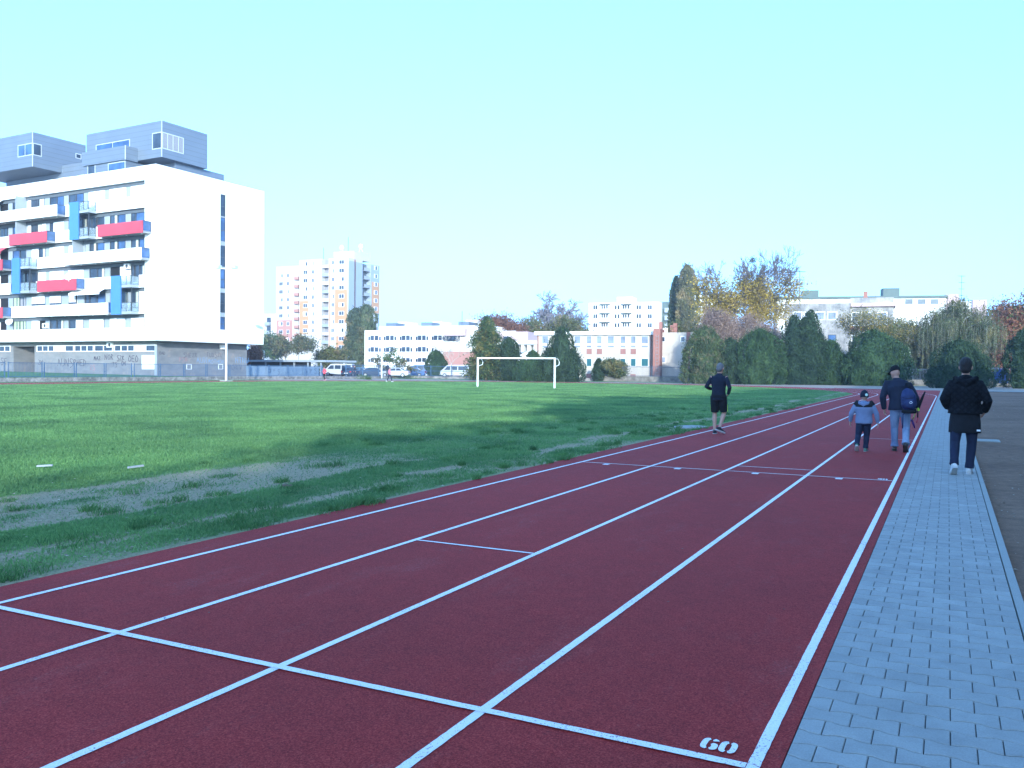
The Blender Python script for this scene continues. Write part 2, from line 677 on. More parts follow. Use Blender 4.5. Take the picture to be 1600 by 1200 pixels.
LV = [-0.666 - LW * i for i in range(5)]
for i, lv in enumerate(LV):
    r = lv - VC
    n = 60
    pts = [(lv, -6), (lv, 20), (lv, 64)] + [(VC + r * math.cos(math.pi * k / n), UC + r * math.sin(math.pi * k / n)) for k in range(1, n)] + [(VC - r, 64), (VC - r, -6)]
    strip(lines, pts, 0.05, zl)
strip(lines, [(-0.69, 65.3), (-3.4, 65.2)], 0.05, zl + 0.001)
strip(lines, [(LV[0] - 0.027, 3.466), (LV[4] + 0.027, 3.466)], 0.05, zl + 0.003)
strip(lines, [(LV[0] - 0.027, 13.62), (LV[4] + 0.027, 13.62)], 0.035, zl + 0.003)
strip(lines, [(LV[2] - 0.027, 6.64), (LV[3] + 0.027, 6.64)], 0.035, zl)
strip(lines, [(LV[1] - 0.027, 14.44), (LV[2] + 0.027, 14.44)], 0.035, zl)
strip(lines, [(LV[0] - 0.027, 22.15), (LV[1] + 0.027, 22.15)], 0.035, zl)
for v_ in (-5.05, -3.84, -2.62, -1.41):
    lines.poly([(v_ - 0.05, 13.44, zl), (v_ + 0.05, 13.44, zl), (v_ + 0.05, 13.58, zl), (v_ - 0.05, 13.58, zl)])
tag(lines.build('lane_markings', MT['line']), kind='structure')


def stencil(chars, v0, u0, w, h, gap, z):
    """stencilled digits with bridge gaps; v0,u0 = lower left corner"""
    mb = MB()

    def ring(x0, a0, a1, ox, oy, ix, iy, cy=0.5, n=12):
        pts_o, pts_i = [], []
        for i in range(n + 1):
            a = R(a0 + (a1 - a0) * i / n)
            e = 0.62
            co = math.copysign(abs(math.cos(a)) ** e, math.cos(a))
            si = math.copysign(abs(math.sin(a)) ** e, math.sin(a))
            pts_o.append((x0 + 0.5 + ox * co, cy + oy * si))
            pts_i.append((x0 + 0.5 + ix * co, cy + iy * si))
        for i in range(n):
            q = [pts_o[i], pts_o[i + 1], pts_i[i + 1], pts_i[i]]
            mb.poly([(v0 + x * w, u0 + y * h, z) for x, y in q])
    x = 0.0
    for ch in chars:
        if ch == '0':
            ring(x, 97, 263, 0.5, 0.5, 0.15, 0.33)
            ring(x, -83, 83, 0.5, 0.5, 0.15, 0.33)
        elif ch == '6':
            ring(x, 97, 263, 0.5, 0.5, 0.15, 0.36)
            ring(x, 35, 80, 0.5, 0.5, 0.12, 0.36)
            ring(x, -83, 80, 0.5, 0.31, 0.13, 0.15, cy=0.31)
        elif ch == '5':
            mb.poly([(v0 + (x + a) * w, u0 + b * h, z) for a, b in ((0.02, 0.55), (0.3, 0.55), (0.3, 1), (0.02, 1))])
            mb.poly([(v0 + (x + a) * w, u0 + b * h, z) for a, b in ((0.34, 0.78), (0.95, 0.78), (0.95, 1), (0.34, 1))])
            ring(x, -150, 110, 0.48, 0.33, 0.12, 0.13, cy=0.33)
        x += 1 + gap
    return mb


tag(stencil('60', -0.905, 3.545, 0.072, 0.112, 0.06, zl + 0.002).build('distance_number', MT['line']), kind='structure')
tag(stencil('50', -0.90, 13.70, 0.065, 0.13, 0.06, zl + 0.002).build('distance_number', MT['line']), kind='structure')

# ------------------------------------------------------------------ pavement of wavy interlocking pavers
t = NT('concrete paver')
ri = t.geo.outputs['Random Per Island']
c = t.ramp(ri, [(0, (0.31, 0.315, 0.285)), (0.9, (0.34, 0.345, 0.31)), (1.0, (0.37, 0.375, 0.34))])
n1 = t.noise(120, 4, 0.7)
n2 = t.noise(4, 5, 0.7)
c = t.mix(1.0, c, t.ramp(n1, [(0.3, (0.86, 0.86, 0.86)), (0.7, (1.1, 1.1, 1.1))]), 'MULTIPLY')
c = t.mix(1.0, c, t.ramp(n2, [(0.35, (0.88, 0.88, 0.88)), (0.6, (1.03, 1.03, 1.03))]), 'MULTIPLY')
t.bump(n1, 0.25, 0.004)
MT['paver'] = t.done(c, 0.85, 0.25)
MT['joint'] = M('joint sand', (0.055, 0.055, 0.055), 0.95, 0.4, 30)
V0, V1, PITU, BL = -0.565, 0.425, 0.1455, 0.2
pv = MB()
rp = random.Random(5)


def wav(v):
    # bone shaped blocks: wide at the ends, narrow at the waist
    return 0.0115 * math.tanh(1.7 * math.cos(2 * math.pi * (v - V0) / BL + 0.35))


nr = int(87 / PITU)
for k in range(-8, nr):
    ub = k * PITU
    near = ub < 22
    off = 0 if k % 2 == 0 else -BL / 2
    x = V0 + off
    while x < V1 - 0.01:
        a, b = max(x, V0) + 0.0020, min(x + BL, V1) - 0.0020
        if b - a > 0.03:
            nn = 10 if near else 4
            xs = [a + (b - a) * i / nn for i in range(nn + 1)]
            g = 0.0046
            flip = 1 if k % 2 == 0 else -1
            lo = [(q, ub - flip * wav(q) + g) for q in xs]
            hi = [(q, ub + PITU + flip * wav(q) - g) for q in xs]
            zz = 0.018 + rp.uniform(-0.0009, 0.0009)
            pts = lo + hi[::-1]
            n = len(pts)
            if near:
                cx = (a + b) / 2
                cy = ub + PITU / 2
                ins = [(cx + (p[0] - cx) * (1 - 0.0035 / 0.1), cy + (p[1] - cy) * (1 - 0.0035 / 0.07)) for p in pts]
                vsn = [(p[0], p[1], -0.0) for p in pts] + [(p[0], p[1], zz - 0.003) for p in pts] + [(p[0], p[1], zz) for p in ins]
                fs = [(i, (i + 1) % n, n + (i + 1) % n, n + i) for i in range(n)] + [(n + i, n + (i + 1) % n, 2 * n + (i + 1) % n, 2 * n + i) for i in range(n)] + [tuple(range(2 * n, 3 * n))]
                pv.add(vsn, fs)
            else:
                vsn = [(p[0], p[1], 0.0) for p in pts] + [(p[0], p[1], zz) for p in pts]
                pv.add(vsn, [(i, (i + 1) % n, n + (i + 1) % n, n + i) for i in range(n)] + [tuple(range(n, 2 * n))])
        x += BL
# cross path at the far end, plain courses
for k in range(0, 210):
    x0 = 0.6 + k * 0.2
    for j in range(12):
        pv.box(x0 + 0.003, x0 + 0.197, 86.0 + j * 0.2 + 0.003, 86.0 + j * 0.2 + 0.197, -0.02, 0.017)
tag(pv.build('pavement', MT['paver']), kind='structure')
mb = MB()
mb.box(V0 - 0.003, V1 + 0.003, -2, 87, -0.05, 0.008)
mb.box(0.55, 43, 85.98, 88.42, -0.05, 0.007)
tag(mb.build('pavement_bed', MT['joint']), kind='structure')
kb = MB()
k = 0
u = -2.0
while u < 86:
    kb.box(V1 + 0.006, V1 + 0.062, u + 0.002, u + 0.998, -0.2, 0.026 + rp.uniform(-.001, .001))
    u += 1.0
t = NT('kerb concrete')
n1 = t.noise(80, 4, 0.7)
c = t.ramp(n1, [(0.3, (0.27, 0.28, 0.25)), (0.7, (0.36, 0.37, 0.33))])
MT['kerb'] = t.done(c, 0.85, 0.2)
tag(kb.build('kerb', MT['kerb']), kind='structure')

# ------------------------------------------------------------------ infield soil / grass sheet with a cover attribute
vv = [-5.5]
while vv[-1] > -65.9:
    d = abs(vv[-1]) - 5.5
    vv.append(vv[-1] - (0.09 if d < 7 else 0.09 + (d - 7) * 0.03))
uu = [-8.0]
while uu[-1] < 96:
    d = abs(uu[-1] - 6)
    uu.append(uu[-1] + (0.13 if d < 14 else 0.13 + (d - 14) * 0.012))
vv = np.array(vv)
uu = np.array(uu)
A, B = np.meshgrid(vv, uu, indexing='ij')
Cv = cover(A, B)
dist = np.hypot(A, B)
relief = (fbm(A * 0.5, B * 0.4, 3) - 0.5) * 0.035 + Cv * 0.006
relief = relief * sst(-5.8, -7.2, A)
Zf = -0.004 + relief - 0.01 * (A > -5.95)
idx = np.arange(A.size).reshape(A.shape)
q = np.stack([idx[:-1, :-1], idx[1:, :-1], idx[1:, 1:], idx[:-1, 1:]], -1).reshape(-1, 4)
cx = A[:-1, :-1].ravel() - VC
cy = np.maximum(0, B[:-1, :-1].ravel() - UC)
keep = np.hypot(cx, cy) < RI + 0.6
q = q[keep][:, ::-1]
t = NT('infield grass and soil')
at = t.n('Attribute', attribute_name='cover')
cv = at.outputs['Fac']
nf = t.noise(28, 5, 0.75)
nm = t.noise(3.0, 6, 0.7)
nl = t.noise(0.22, 5, 0.6)
soil = t.ramp(nf, [(0.3, (0.20, 0.165, 0.095)), (0.5, (0.36, 0.305, 0.185)), (0.72, (0.54, 0.46, 0.31))])
grs = t.ramp(nf, [(0.28, (0.080, 0.18, 0.068)), (0.5, (0.130, 0.27, 0.10)), (0.74, (0.20, 0.37, 0.145))])
grs = t.mix(1.0, grs, t.ramp(nm, [(0.3, (0.80, 0.84, 0.85)), (0.7, (1.12, 1.08, 1.0))]), 'MULTIPLY')
grs = t.mix(1.0, grs, t.ramp(nl, [(0.3, (0.86, 0.92, 0.98)), (0.7, (1.10, 1.04, 0.95))]), 'MULTIPLY')
fac = t.math('ADD', t.math('MULTIPLY', cv, 1.35), t.math('MULTIPLY', t.math('SUBTRACT', nm, 0.5), 1.3))
fac = t.math('SUBTRACT', fac, 0.25, clamp=True)
c = t.mix(fac, soil, grs)
t.bump(t.math('ADD', nf, t.math('MULTIPLY', nm, 0.6)), 0.7, 0.05)
MT['field'] = t.done(c, 0.95, 0.1)
fo = np_mesh('infield', np.stack([A.ravel(), B.ravel(), Zf.ravel()], 1), q, MT['field'], smooth=True)
at_ = fo.data.attributes.new('cover', 'FLOAT', 'POINT')
at_.data.foreach_set('value', Cv.ravel().astype(np.float32))
tag(fo, kind='structure')

# grass blades ---------------------------------------------------------
rs = np.random.RandomState(11)


def blades(name, v, u, h, w, lean, mat, z=0.0):
    n = len(v)
    a = rs.rand(n) * 2 * np.pi
    la = rs.rand(n) * 2 * np.pi
    dx, dy = np.cos(a) * w / 2, np.sin(a) * w / 2
    zz = z if np.ndim(z) else np.full(n, z)
    tip = np.stack([v + np.cos(la) * lean * h, u + np.sin(la) * lean * h, zz + h], 1)
    midx, midy = v + np.cos(la) * lean * h * 0.35, u + np.sin(la) * lean * h * 0.35
    p0 = np.stack([v - dx, u - dy, zz - 0.01], 1)
    p1 = np.stack([v + dx, u + dy, zz - 0.01], 1)
    m0 = np.stack([midx - dx * 0.7, midy - dy * 0.7, zz + h * 0.6], 1)
    m1 = np.stack([midx + dx * 0.7, midy + dy * 0.7, zz + h * 0.6], 1)
    V = np.stack([p0, p1, m1, m0, tip], 1).reshape(-1, 3)
    i = np.arange(n)[:, None] * 5
    Q = np.concatenate([i + np.array([[0, 1, 2, 3]]), i + np.array([[3, 2, 4, 4]])], 0)
    # triangle tips as degenerate quads are avoided: build tris instead
    T = np.concatenate([i + np.array([[0, 1, 2]]), i + np.array([[0, 2, 3]]), i + np.array([[3, 2, 4]])], 0)
    return np_mesh(name, V, T, mat)


def surf(v, u):
    return -0.004 + ((fbm(v * 0.5, u * 0.4, 3) - 0.5) * 0.035 + cover(v, u) * 0.006) * sst(-5.8, -7.2, v)


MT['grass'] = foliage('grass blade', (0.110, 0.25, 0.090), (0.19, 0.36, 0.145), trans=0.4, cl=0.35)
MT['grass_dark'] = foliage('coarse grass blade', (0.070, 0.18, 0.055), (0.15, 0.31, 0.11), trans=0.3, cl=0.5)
N = 1050000
# sample in view space so density follows distance
px_ = rs.uniform(-60, 1500, N)
zz_ = 5.5 * (112 / 5.5) ** (rs.rand(N) ** 0.9)
xx = (px_ - 800) / F_PX * zz_
v = xx * _ct - zz_ * _st
u = xx * _st + zz_ * _ct
cvv = cover(v, u)
k = (v < -5.84) & (np.hypot(v - VC, np.maximum(0, u - UC)) < RI - 0.3) & (rs.rand(N) < (0.10 + 0.90 * sst(0.15, 0.85, cvv)))
v, u, cvv, zz_ = v[k], u[k], cvv[k], zz_[k]
tall = sst(-10.2, -11.5, v)
h = (0.012 + 0.028 * rs.rand(len(v))) * (0.55 + 0.5 * cvv + 0.35 * tall) * (0.7 + 0.7 * fbm(v * 1.3 + 4, u * 1.3, 2))
w = 0.005 + 0.0007 * zz_
tag(blades('grass', v, u, h, w, 0.75, MT['grass'], surf(v, u)), kind='stuff')
# coarse tufts near the track edge
tv, tu, th_ = [], [], []
for i in range(190):
    zc = 5.5 + 40 * rs.rand() ** 1.6
    uc = zc * 0.95 + rs.uniform(-2, 2)
    vc = -5.95 - rs.rand() ** 1.5 * 5.2
    n = rs.randint(40, 150)
    rr = rs.rand(n) ** 0.7 * rs.uniform(0.06, 0.26)
    aa = rs.rand(n) * 2 * np.pi
    tv += list(vc + rr * np.cos(aa))
    tu += list(uc + rr * np.sin(aa) * 1.5)
    th_ += list((0.035 + 0.06 * rs.rand(n)) * rs.uniform(0.6, 1.35))
tv, tu, th_ = np.array(tv), np.array(tu), np.array(th_)
k = tv < -5.82
tag(blades('coarse_grass', tv[k], tu[k], th_[k], 0.006 + 0.0004 * tu[k], 0.9, MT['grass_dark'], surf(tv[k], tu[k])), kind='stuff')

# fallen leaves and crumbs
MT['leaf_litter'] = foliage('fallen leaf', (0.20, 0.17, 0.12), (0.62, 0.58, 0.46))


def litter(name, v, u, z, s, mat):
    n = len(v)
    a = rs.rand(n) * 2 * np.pi
    c_, s_ = np.cos(a), np.sin(a)
    P = []
    for (dx, dy, dz) in ((-1, -0.1, 0), (0, -0.55, 0.25), (1, 0.1, 0.1), (0, 0.55, 0.3)):
        P.append(np.stack([v + (dx * c_ - dy * s_) * s, u + (dx * s_ + dy * c_) * s, z + dz * s * rs.rand(n) * 1.6], 1))
    V = np.stack(P, 1).reshape(-1, 3)
    return np_mesh(name, V, np.arange(n * 4).reshape(-1, 4), mat)


n = 1500
zz_ = 6 * (45 / 6) ** rs.rand(n)
px_ = rs.uniform(-40, 1200, n)
xx = (px_ - 800) / F_PX * zz_
v = xx * _ct - zz_ * _st
u = xx * _st + zz_ * _ct
k = (v < -5.9) & ((v > -10.8) | (rs.rand(n) < 0.10))
tag(litter('fallen_leaves', v[k], u[k], surf(v[k], u[k]) + 0.012, 0.010 + 0.018 * rs.rand(k.sum()), MT['leaf_litter']), kind='stuff')
n = 46
u = 3 + 22 * rs.rand(n) ** 1.3
v = rs.uniform(-5.6, 0.4, n)
z = np.where(v > -0.57, 0.022, zl + 0.001)
tag(litter('fallen_leaves', v, u, z, 0.006 + 0.010 * rs.rand(n), MT['bark']), kind='stuff')
# gravelly crumbs on the bare ground right of the kerb
n = 5000
u = 3 + 60 * rs.rand(n) ** 1.5
v = 0.5 + rs.rand(n) * 7
tag(litter('soil_crumbs', v, u, np.full(n, -0.028), 0.008 + 0.02 * rs.rand(n) ** 3, MT['leaf_litter']), kind='stuff')

# ================================================================== white apartment block on the left
FB = Frame(243, 97, 28.5)
BX = thing('apartment_building', 'white apartment block with red and blue balconies and grey metal penthouses on its roof', 'building', FB.O)
ZS = [4.41, 7.45, 10.45, 13.45, 16.42, 19.45, 22.54, 24.15]      # slab undersides, last = roof edge
S_END = 41.0
mb = MB()
FB.box(mb, 0, 1.84, 0, 9.35, ZS[0], ZS[7])
FB.box(mb, 0, 1.84, 10.25, 16.6, ZS[0], ZS[7])
FB.box(mb, 0, 1.84, 9.35, 10.25, ZS[0], 6.04)
FB.box(mb, 0, 1.84, 9.35, 10.25, 22.5, ZS[7])
FB.box(mb, 0.30, 1.84, 9.35, 10.25, 6.04, 22.5)
FB.box(mb, 1.84, S_END, 0.55, 16.6, ZS[0], ZS[7] - 0.35)
FB.box(mb, 1.84, S_END, 0, 0.55, ZS[6], ZS[7])
FB.box(mb, 1.84, S_END, 0.55, 0.8, ZS[7] - 0.35, ZS[7])
mb.build('wall', MT['white_wall'], BX)
mb = MB()
FB.box(mb, 0.25, 16, 0.25, 16.4, ZS[7] + 0.004, ZS[7] + 0.12)
mb.build('roof_flashing', MT['ph_metal'], BX)
mb = MB()
for i in range(6):
    FB.box(mb, 1.845, S_END - 0.01, 0.02, 0.55, ZS[i] + 0.01, ZS[i] + 0.28)
mb.build('floor_slab', MT['slab_grey'], BX)
# gable strip windows
gy = [303, 337, 339, 376, 383, 416, 420, 450, 457, 488, 495, 515]
for i in range(0, 12, 2):
    z1 = FB.side(345, gy[i])[1]
    z0 = FB.side(345, gy[i + 1])[1]
    w_ = MB()
    FB.box(w_, 0.10, 0.22, 9.37, 9.44, z0, z1)
    FB.box(w_, 0.10, 0.22, 10.16, 10.23, z0, z1)
    FB.box(w_, 0.10, 0.22, 9.44, 10.16, z0, z0 + 0.07)
    FB.box(w_, 0.10, 0.22, 9.44, 10.16, z1 - 0.07, z1)
    FB.box(w_, 0.10, 0.22, 9.44, 10.16, (z0 * 0.55 + z1 * 0.45) - 0.04, (z0 * 0.55 + z1 * 0.45) + 0.04)
    wo_ = w_.build('window', MT['frame_dark'], BX)
    g_ = MB()
    FB.box(g_, 0.16, 0.19, 9.44, 10.16, z0 + 0.07, z1 - 0.07)
    g_.build('pane', MT['win_blue'] if i % 4 else MT['win_dark'], wo_)
    if i < 10:
        zt_ = FB.side(345, gy[i + 1])[1]
        zb_ = FB.side(345, gy[i + 2])[1]
        g_ = MB()
        FB.box(g_, 0.12, 0.2, 9.36, 10.24, zb_ + 0.01, zt_ - 0.01)
        g_.build('spandrel', MT['light_grey'], BX)

# storeys, top to bottom: (x0, x1, kind) in photo columns measured on the window plane
FL = {
    6: [(0, 13, 'k'), (13, 20, 'g'), (20, 31, 'd'), (31, 44, 'fin'), (44, 49, 'w'), (49, 70, 'c'), (70, 78, 'g'), (78, 89, 'd'), (89, 100, 'b'), (100, 107, 'g'), (108, 119, 'd'), (119, 131, 'b'),
        (131, 139, 'g'), (139, 145, 'w'), (145, 151, 'w'), (151.5, 164, 'w'), (164, 171, 'g'), (171, 184, 'w'), (184, 197, 'w'), (197, 204, 'g'), (204.5, 217, 'w'), (217, 226, 'w')],
    5: [(0, 12, 'd'), (13, 20, 'g'), (20, 31, 'b'), (31, 44, 'fin'), (44, 49, 'w'), (49, 66, 'c'), (66, 72, 'w'), (72, 78, 'g'), (78, 84, 'd'), (84, 90, 'w'), (90, 100, 'w'), (100, 107, 'g'), (108, 122, 'd'), (122, 136, 'c'),
        (136, 151, 'd'), (152, 163, 'd'), (163, 172, 'g'), (172, 184, 'c'), (184, 196, 'b'), (196, 205, 'g'), (205, 212, 'd'), (212, 226, 'b')],
    4: [(0, 13, 'k'), (13, 20, 'g'), (20, 31, 'b'), (31, 41, 'd'), (41, 50, 'g'), (50, 55, 'w'), (55, 60, 'w'), (61, 71, 'c'), (71, 78, 'g'), (78, 89, 'w'), (89, 100, 'w'), (100, 108, 'g'), (108, 114, 'w'), (114, 121, 'w'),
        (121, 133, 'fin'), (134, 140, 'g'), (140, 151, 'c'), (152, 163, 'b'), (163, 172, 'g'), (172, 184, 'c'), (184, 196, 'b'), (196, 205, 'g'), (205, 217, 'c'), (217, 226, 'b')],
    3: [(0, 13, 'k'), (13, 18, 'g'), (18, 32, 'd'), (32, 40, 'c'), (40, 58, 'd'), (60, 72, 'w'), (72, 78, 'g'), (78, 89, 'w'), (89, 100, 'w'), (100, 107, 'g'), (107, 120, 'w'), (120, 131, 'w'), (131, 140, 'g'),
        (140, 152, 'd'), (152, 164, 'c'), (164, 172, 'g'), (172, 188, 'k'), (188, 204, 'w'), (205, 210, 'd'), (211, 218, 'd'), (218, 226, 'c')],
    2: [(0, 12, 'k'), (13, 21, 'g'), (21, 31, 'cg'), (31, 41, 'gb'), (41, 49, 'g'), (50, 60, 'wd'), (60, 71, 'wd'), (71, 78, 'g'), (78, 96, 'wd'), (96, 107, 'g'), (108, 119, 'wd'), (121, 132, 'g'), (133, 140, 'd'),
        (140, 152, 'd'), (152, 165, 'b'), (165, 172, 'g'), (172, 188, 'k'), (188, 200, 'c'), (200, 205, 'g'), (205, 217, 'c'), (217.5, 226, 'w')],
    1: [(0, 10, 'k'), (10, 20, 'g'), (21, 31, 'cg'), (31, 41, 'cg'), (41, 50, 'g'), (50, 60, 'w'), (61, 71, 'k'), (71, 78, 'g'), (78, 89, 'd'), (89, 100, 'c'), (100, 107, 'g'), (108, 119, 'd'), (119, 131, 'wd'),
        (131, 140, 'g'), (140, 163, 'wd'), (163, 171, 'g'), (172, 184, 'w'), (184, 196, 'w'), (196, 204, 'g'), (205, 217, 'w'), (217, 226, 'wd')],
}
TW = 0.42
glassm = {'d': 'win_dark', 'b': 'win_blue', 'k': 'black'}
for fl, lst in FL.items():
    zb = ZS[fl - 1] + 0.28
    zt2 = ZS[fl]
    zsill = ZS[fl - 1] + 1.05
    lst = list(lst)
    # carry the bay rhythm on past the picture's left edge
    x = -2
    kinds = 'gdcgwbgdcgwwgcb'
    i = 0
    while x > -60:
        wdt = 8 if kinds[i % 15] == 'g' else 11
        lst.append((x - wdt, x, kinds[i % 15]))
        x -= wdt
        i += 1
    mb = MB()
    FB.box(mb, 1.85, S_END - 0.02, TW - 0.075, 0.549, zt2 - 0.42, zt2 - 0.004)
    mb.build('lintel_shade', MT['recess_shade'], BX)  # dark strip paints the recess shadow below each slab onto the lintel
    for x0, x1, kd in lst:
        s1 = FB.front(x0, 420, TW)[0]
        s0 = FB.front(x1, 420, TW)[0] + 0.02
        s0 = max(s0, 1.845)
        if s1 - s0 < 0.15:
            continue
        if kd == 'fin':
            mb = MB()
            FB.box(mb, s0 + 0.3, s0 + 0.42, -0.95, 0.55, zb, zt2 - 0.003)
            mb.build('divider_wall', MT['light_grey'], BX)
            kd = 'g'
        if kd in 'gw':
            mb = MB()
            FB.box(mb, s0, s1 - 0.03, TW - (0.02 if kd == 'g' else 0.06), 0.55, zb, zt2 - 0.003)
            mb.build('wall_panel', MT['light_grey' if kd == 'g' else 'white_panel'], BX)
            continue
        if kd == 'k':
            mb = MB()
            FB.box(mb, s0, s1, TW + 0.09, 0.56, zb, zt2 - 0.01)
            mb.build('window', MT['black'], BX)  # black fill: dark windows, and painted shade under the awnings
            continue
        fr = MB()
        fw = 0.07
        FB.box(fr, s0, s0 + fw, TW - 0.02, 0.55, zsill - 0.35, zt2 - 0.1)
        FB.box(fr, s1 - fw, s1, TW - 0.02, 0.55, zsill - 0.35, zt2 - 0.1)
        FB.box(fr, s0 + fw, s1 - fw, TW - 0.02, 0.55, zt2 - 0.17, zt2 - 0.1)
        FB.box(fr, s0 + fw, s1 - fw, TW - 0.02, 0.55, zsill - 0.35, zsill - 0.28)
        if s1 - s0 > 1.6:
            sm = (s0 + s1) / 2
            FB.box(fr, sm - 0.05, sm + 0.05, TW - 0.015, 0.55, zsill - 0.28, zt2 - 0.17)
        wn = fr.build('window', MT['frame_dark'], BX)
        pn = MB()
        FB.box(pn, s0 + fw, s1 - fw, TW + 0.04, 0.56, zsill - 0.28, zt2 - 0.17)
        pn.build('pane', MT[glassm.get(kd, 'win_dark')], wn)
        cm = {'c': 'curtain', 'cg': 'curtain_g', 'gb': 'blind_grey', 'wd': 'white_panel'}.get(kd)
        if cm:
            cu = MB()
            if kd == 'wd':
                FB.box(cu, s0 + 0.04, s1 - 0.04, TW - 0.06, TW - 0.03, zsill + 0.25 + 0.2 * (fl % 3), zt2 - 0.1)
            else:
                w3 = (s1 - s0 - 2 * fw)
                FB.box(cu, s0 + fw + 0.02, s0 + fw + w3 * 0.38, TW + 0.02, TW + 0.035, zsill - 0.28, zt2 - 0.2)
                if kd != 'c':
                    FB.box(cu, s0 + fw + w3 * 0.55, s1 - fw - 0.02, TW + 0.02, TW + 0.035, zsill - 0.28, zt2 - 0.2)
            cu.build('curtain' if kd != 'wd' else 'blind', MT[cm], wn)

# flush parapets (photo column ranges)
PAR = {6: [(150, 226), (100, 108)], 5: [(86, 121), (-60, 15), (150, 160)], 4: [(57, 101), (-60, 14)], 3: [(131, 174), (-60, 15), (217, 226), (56, 60)], 2: [(16, 56), (-60, -2), (217, 226)], 1: [(-60, 226)]}
PH = {6: 1.40, 5: 1.42, 4: 1.35, 3: 1.42, 2: 1.42, 1: 1.52}
for fl, rg in PAR.items():
    for x0, x1 in rg:
        s1 = min(FB.front(x0, 420)[0], S_END)
        s0 = max(FB.front(x1, 420)[0], 1.845)
        mb = MB()
        FB.box(mb, s0, s1, 0.0, 0.16, ZS[fl - 1], ZS[fl - 1] + PH[fl])
        mb.build('parapet', MT['white_wall'], BX)


def balcony(x0, x1, fl, mat, xe=None, h=1.35, dz=0.0):
    """balcony box projecting 1.2 m: solid front, glass right end"""
    s1 = min(FB.front(x0, 420, -1.2)[0], S_END)
    s0 = FB.front(x1, 420, -1.2)[0]
    zb = ZS[fl - 1] - 0.05 + dz
    b = MB()
    FB.box(b, s0, s1, -1.2, -1.08, zb, zb + h)
    FB.box(b, s1 - 0.1, s1, -1.08, -0.003, zb, zb + h)
    bo = b.build('balcony', MT[mat], BX)
    b = MB()
    FB.box(b, s0 + 0.02, s1 - 0.103, -1.077, 0.0, zb + 0.02, zb + 0.22)
    b.build('balcony_floor', MT['slab_grey'], bo)
    b = MB()
    FB.box(b, s0 + 0.03, s0 + 0.055, -1.05, -0.05, zb + 0.26, zb + h - 0.02)
    b.build('glass_panel', MT['win_blue'], bo)
    b = MB()
    FB.box(b, s0 + 0.01, s0 + 0.07, -1.07, -0.0, zb + h - 0.02, zb + h + 0.03)
    FB.box(b, s0 + 0.01, s0 + 0.07, -0.07, -0.01, zb + 0.22, zb + h - 0.02)
    b.build('railing', MT['frame_dark'], bo)
    # soffit lamps
    b = MB()
    sm = s0 + 0.8
    while sm < s1 - 0.3:
        FB.box(b, sm, sm + 0.14, -0.62, -0.48, zb - 0.04, zb + 0.018)
        sm += 2.6
    b.build('soffit_lamp', MT['white_panel'], bo)
    return bo


balcony(-50, 88, 6, 'white_wall')
balcony(152, 222, 5, 'red_panel')
balcony(14, 72, 5, 'red_panel')
balcony(100, 220, 4, 'white_wall')
balcony(-50, 3, 4, 'red_panel')
balcony(58, 118, 3, 'red_panel')
balcony(54, 168, 2, 'white_wall')
balcony(-50, 3, 2, 'red_panel')


def tower_balcony(x0, x1, xe, ftop, ntop, drop=0.0):
    """blue upright box with two stacked glass balconies on its right"""
    s1 = FB.front(x0, 420, -1.2)[0]
    s0 = FB.front(x1, 420, -1.2)[0]
    se = FB.front(xe, 420, 0)[0]
    z0 = ZS[ntop - 1] - 0.1
    z1 = ZS[ftop - 1] + 1.3
    b = MB()
    FB.box(b, s0, s1, -1.2, -1.05, z0, z1)
    FB.box(b, s1 - 0.12, s1, -1.05, -0.003, z0, z1)
    bo = b.build('balcony', MT['blue_panel'], BX)
    for fl in (ftop, ntop):
        zb = ZS[fl - 1] - 0.05
        b = MB()
        FB.box(b, se, s1 - 0.123, -1.04, 0.0, zb, zb + 0.3)
        b.build('balcony_floor', MT['light_grey'], bo)
        b = MB()
        FB.box(b, se + 0.02, se + 0.045, -1.0, -0.05, zb + 0.34, zb + 1.25)
        FB.box(b, se + 0.05, s0 - 0.03, -1.02, -0.995, zb + 0.34, zb + 1.25)
        b.build('glass_panel', MT['clear'], bo)
        b = MB()
        for tt in (-1.035, -0.06):
            FB.box(b, se + 0.0, se + 0.06, tt, tt + 0.06, zb + 0.3, zb + 1.28)
        FB.box(b, se, s0 - 0.01, -1.035, -0.975, zb + 1.281, zb + 1.33)
        FB.box(b, se, se + 0.06, -0.97, 0.0, zb + 1.281, zb + 1.33)
        FB.box(b, (se + s0) / 2, (se + s0) / 2 + 0.05, -1.03, -0.98, zb + 0.3, zb + 1.28)
        b.build('railing', MT['frame_dark'], bo)
    b = MB()
    FB.box(b, se + 0.0, se + 0.07, -0.95, -0.88, ZS[ntop - 1] + 0.25, ZS[ftop - 1] - 0.05)
    b.build('support_post', MT['frame_dark'], bo)


t = NT('clear balcony glass')
t.b.inputs['Transmission Weight'].default_value = 0.75
t.b.inputs['IOR'].default_value = 1.05
MT['clear'] = t.done((0.6, 0.72, 0.78), 0.05, 0.6)
tower_balcony(108, 122, 150, 6, 5)
tower_balcony(18, 30, 58, 4, 3)
tower_balcony(173, 188, 217, 3, 2)


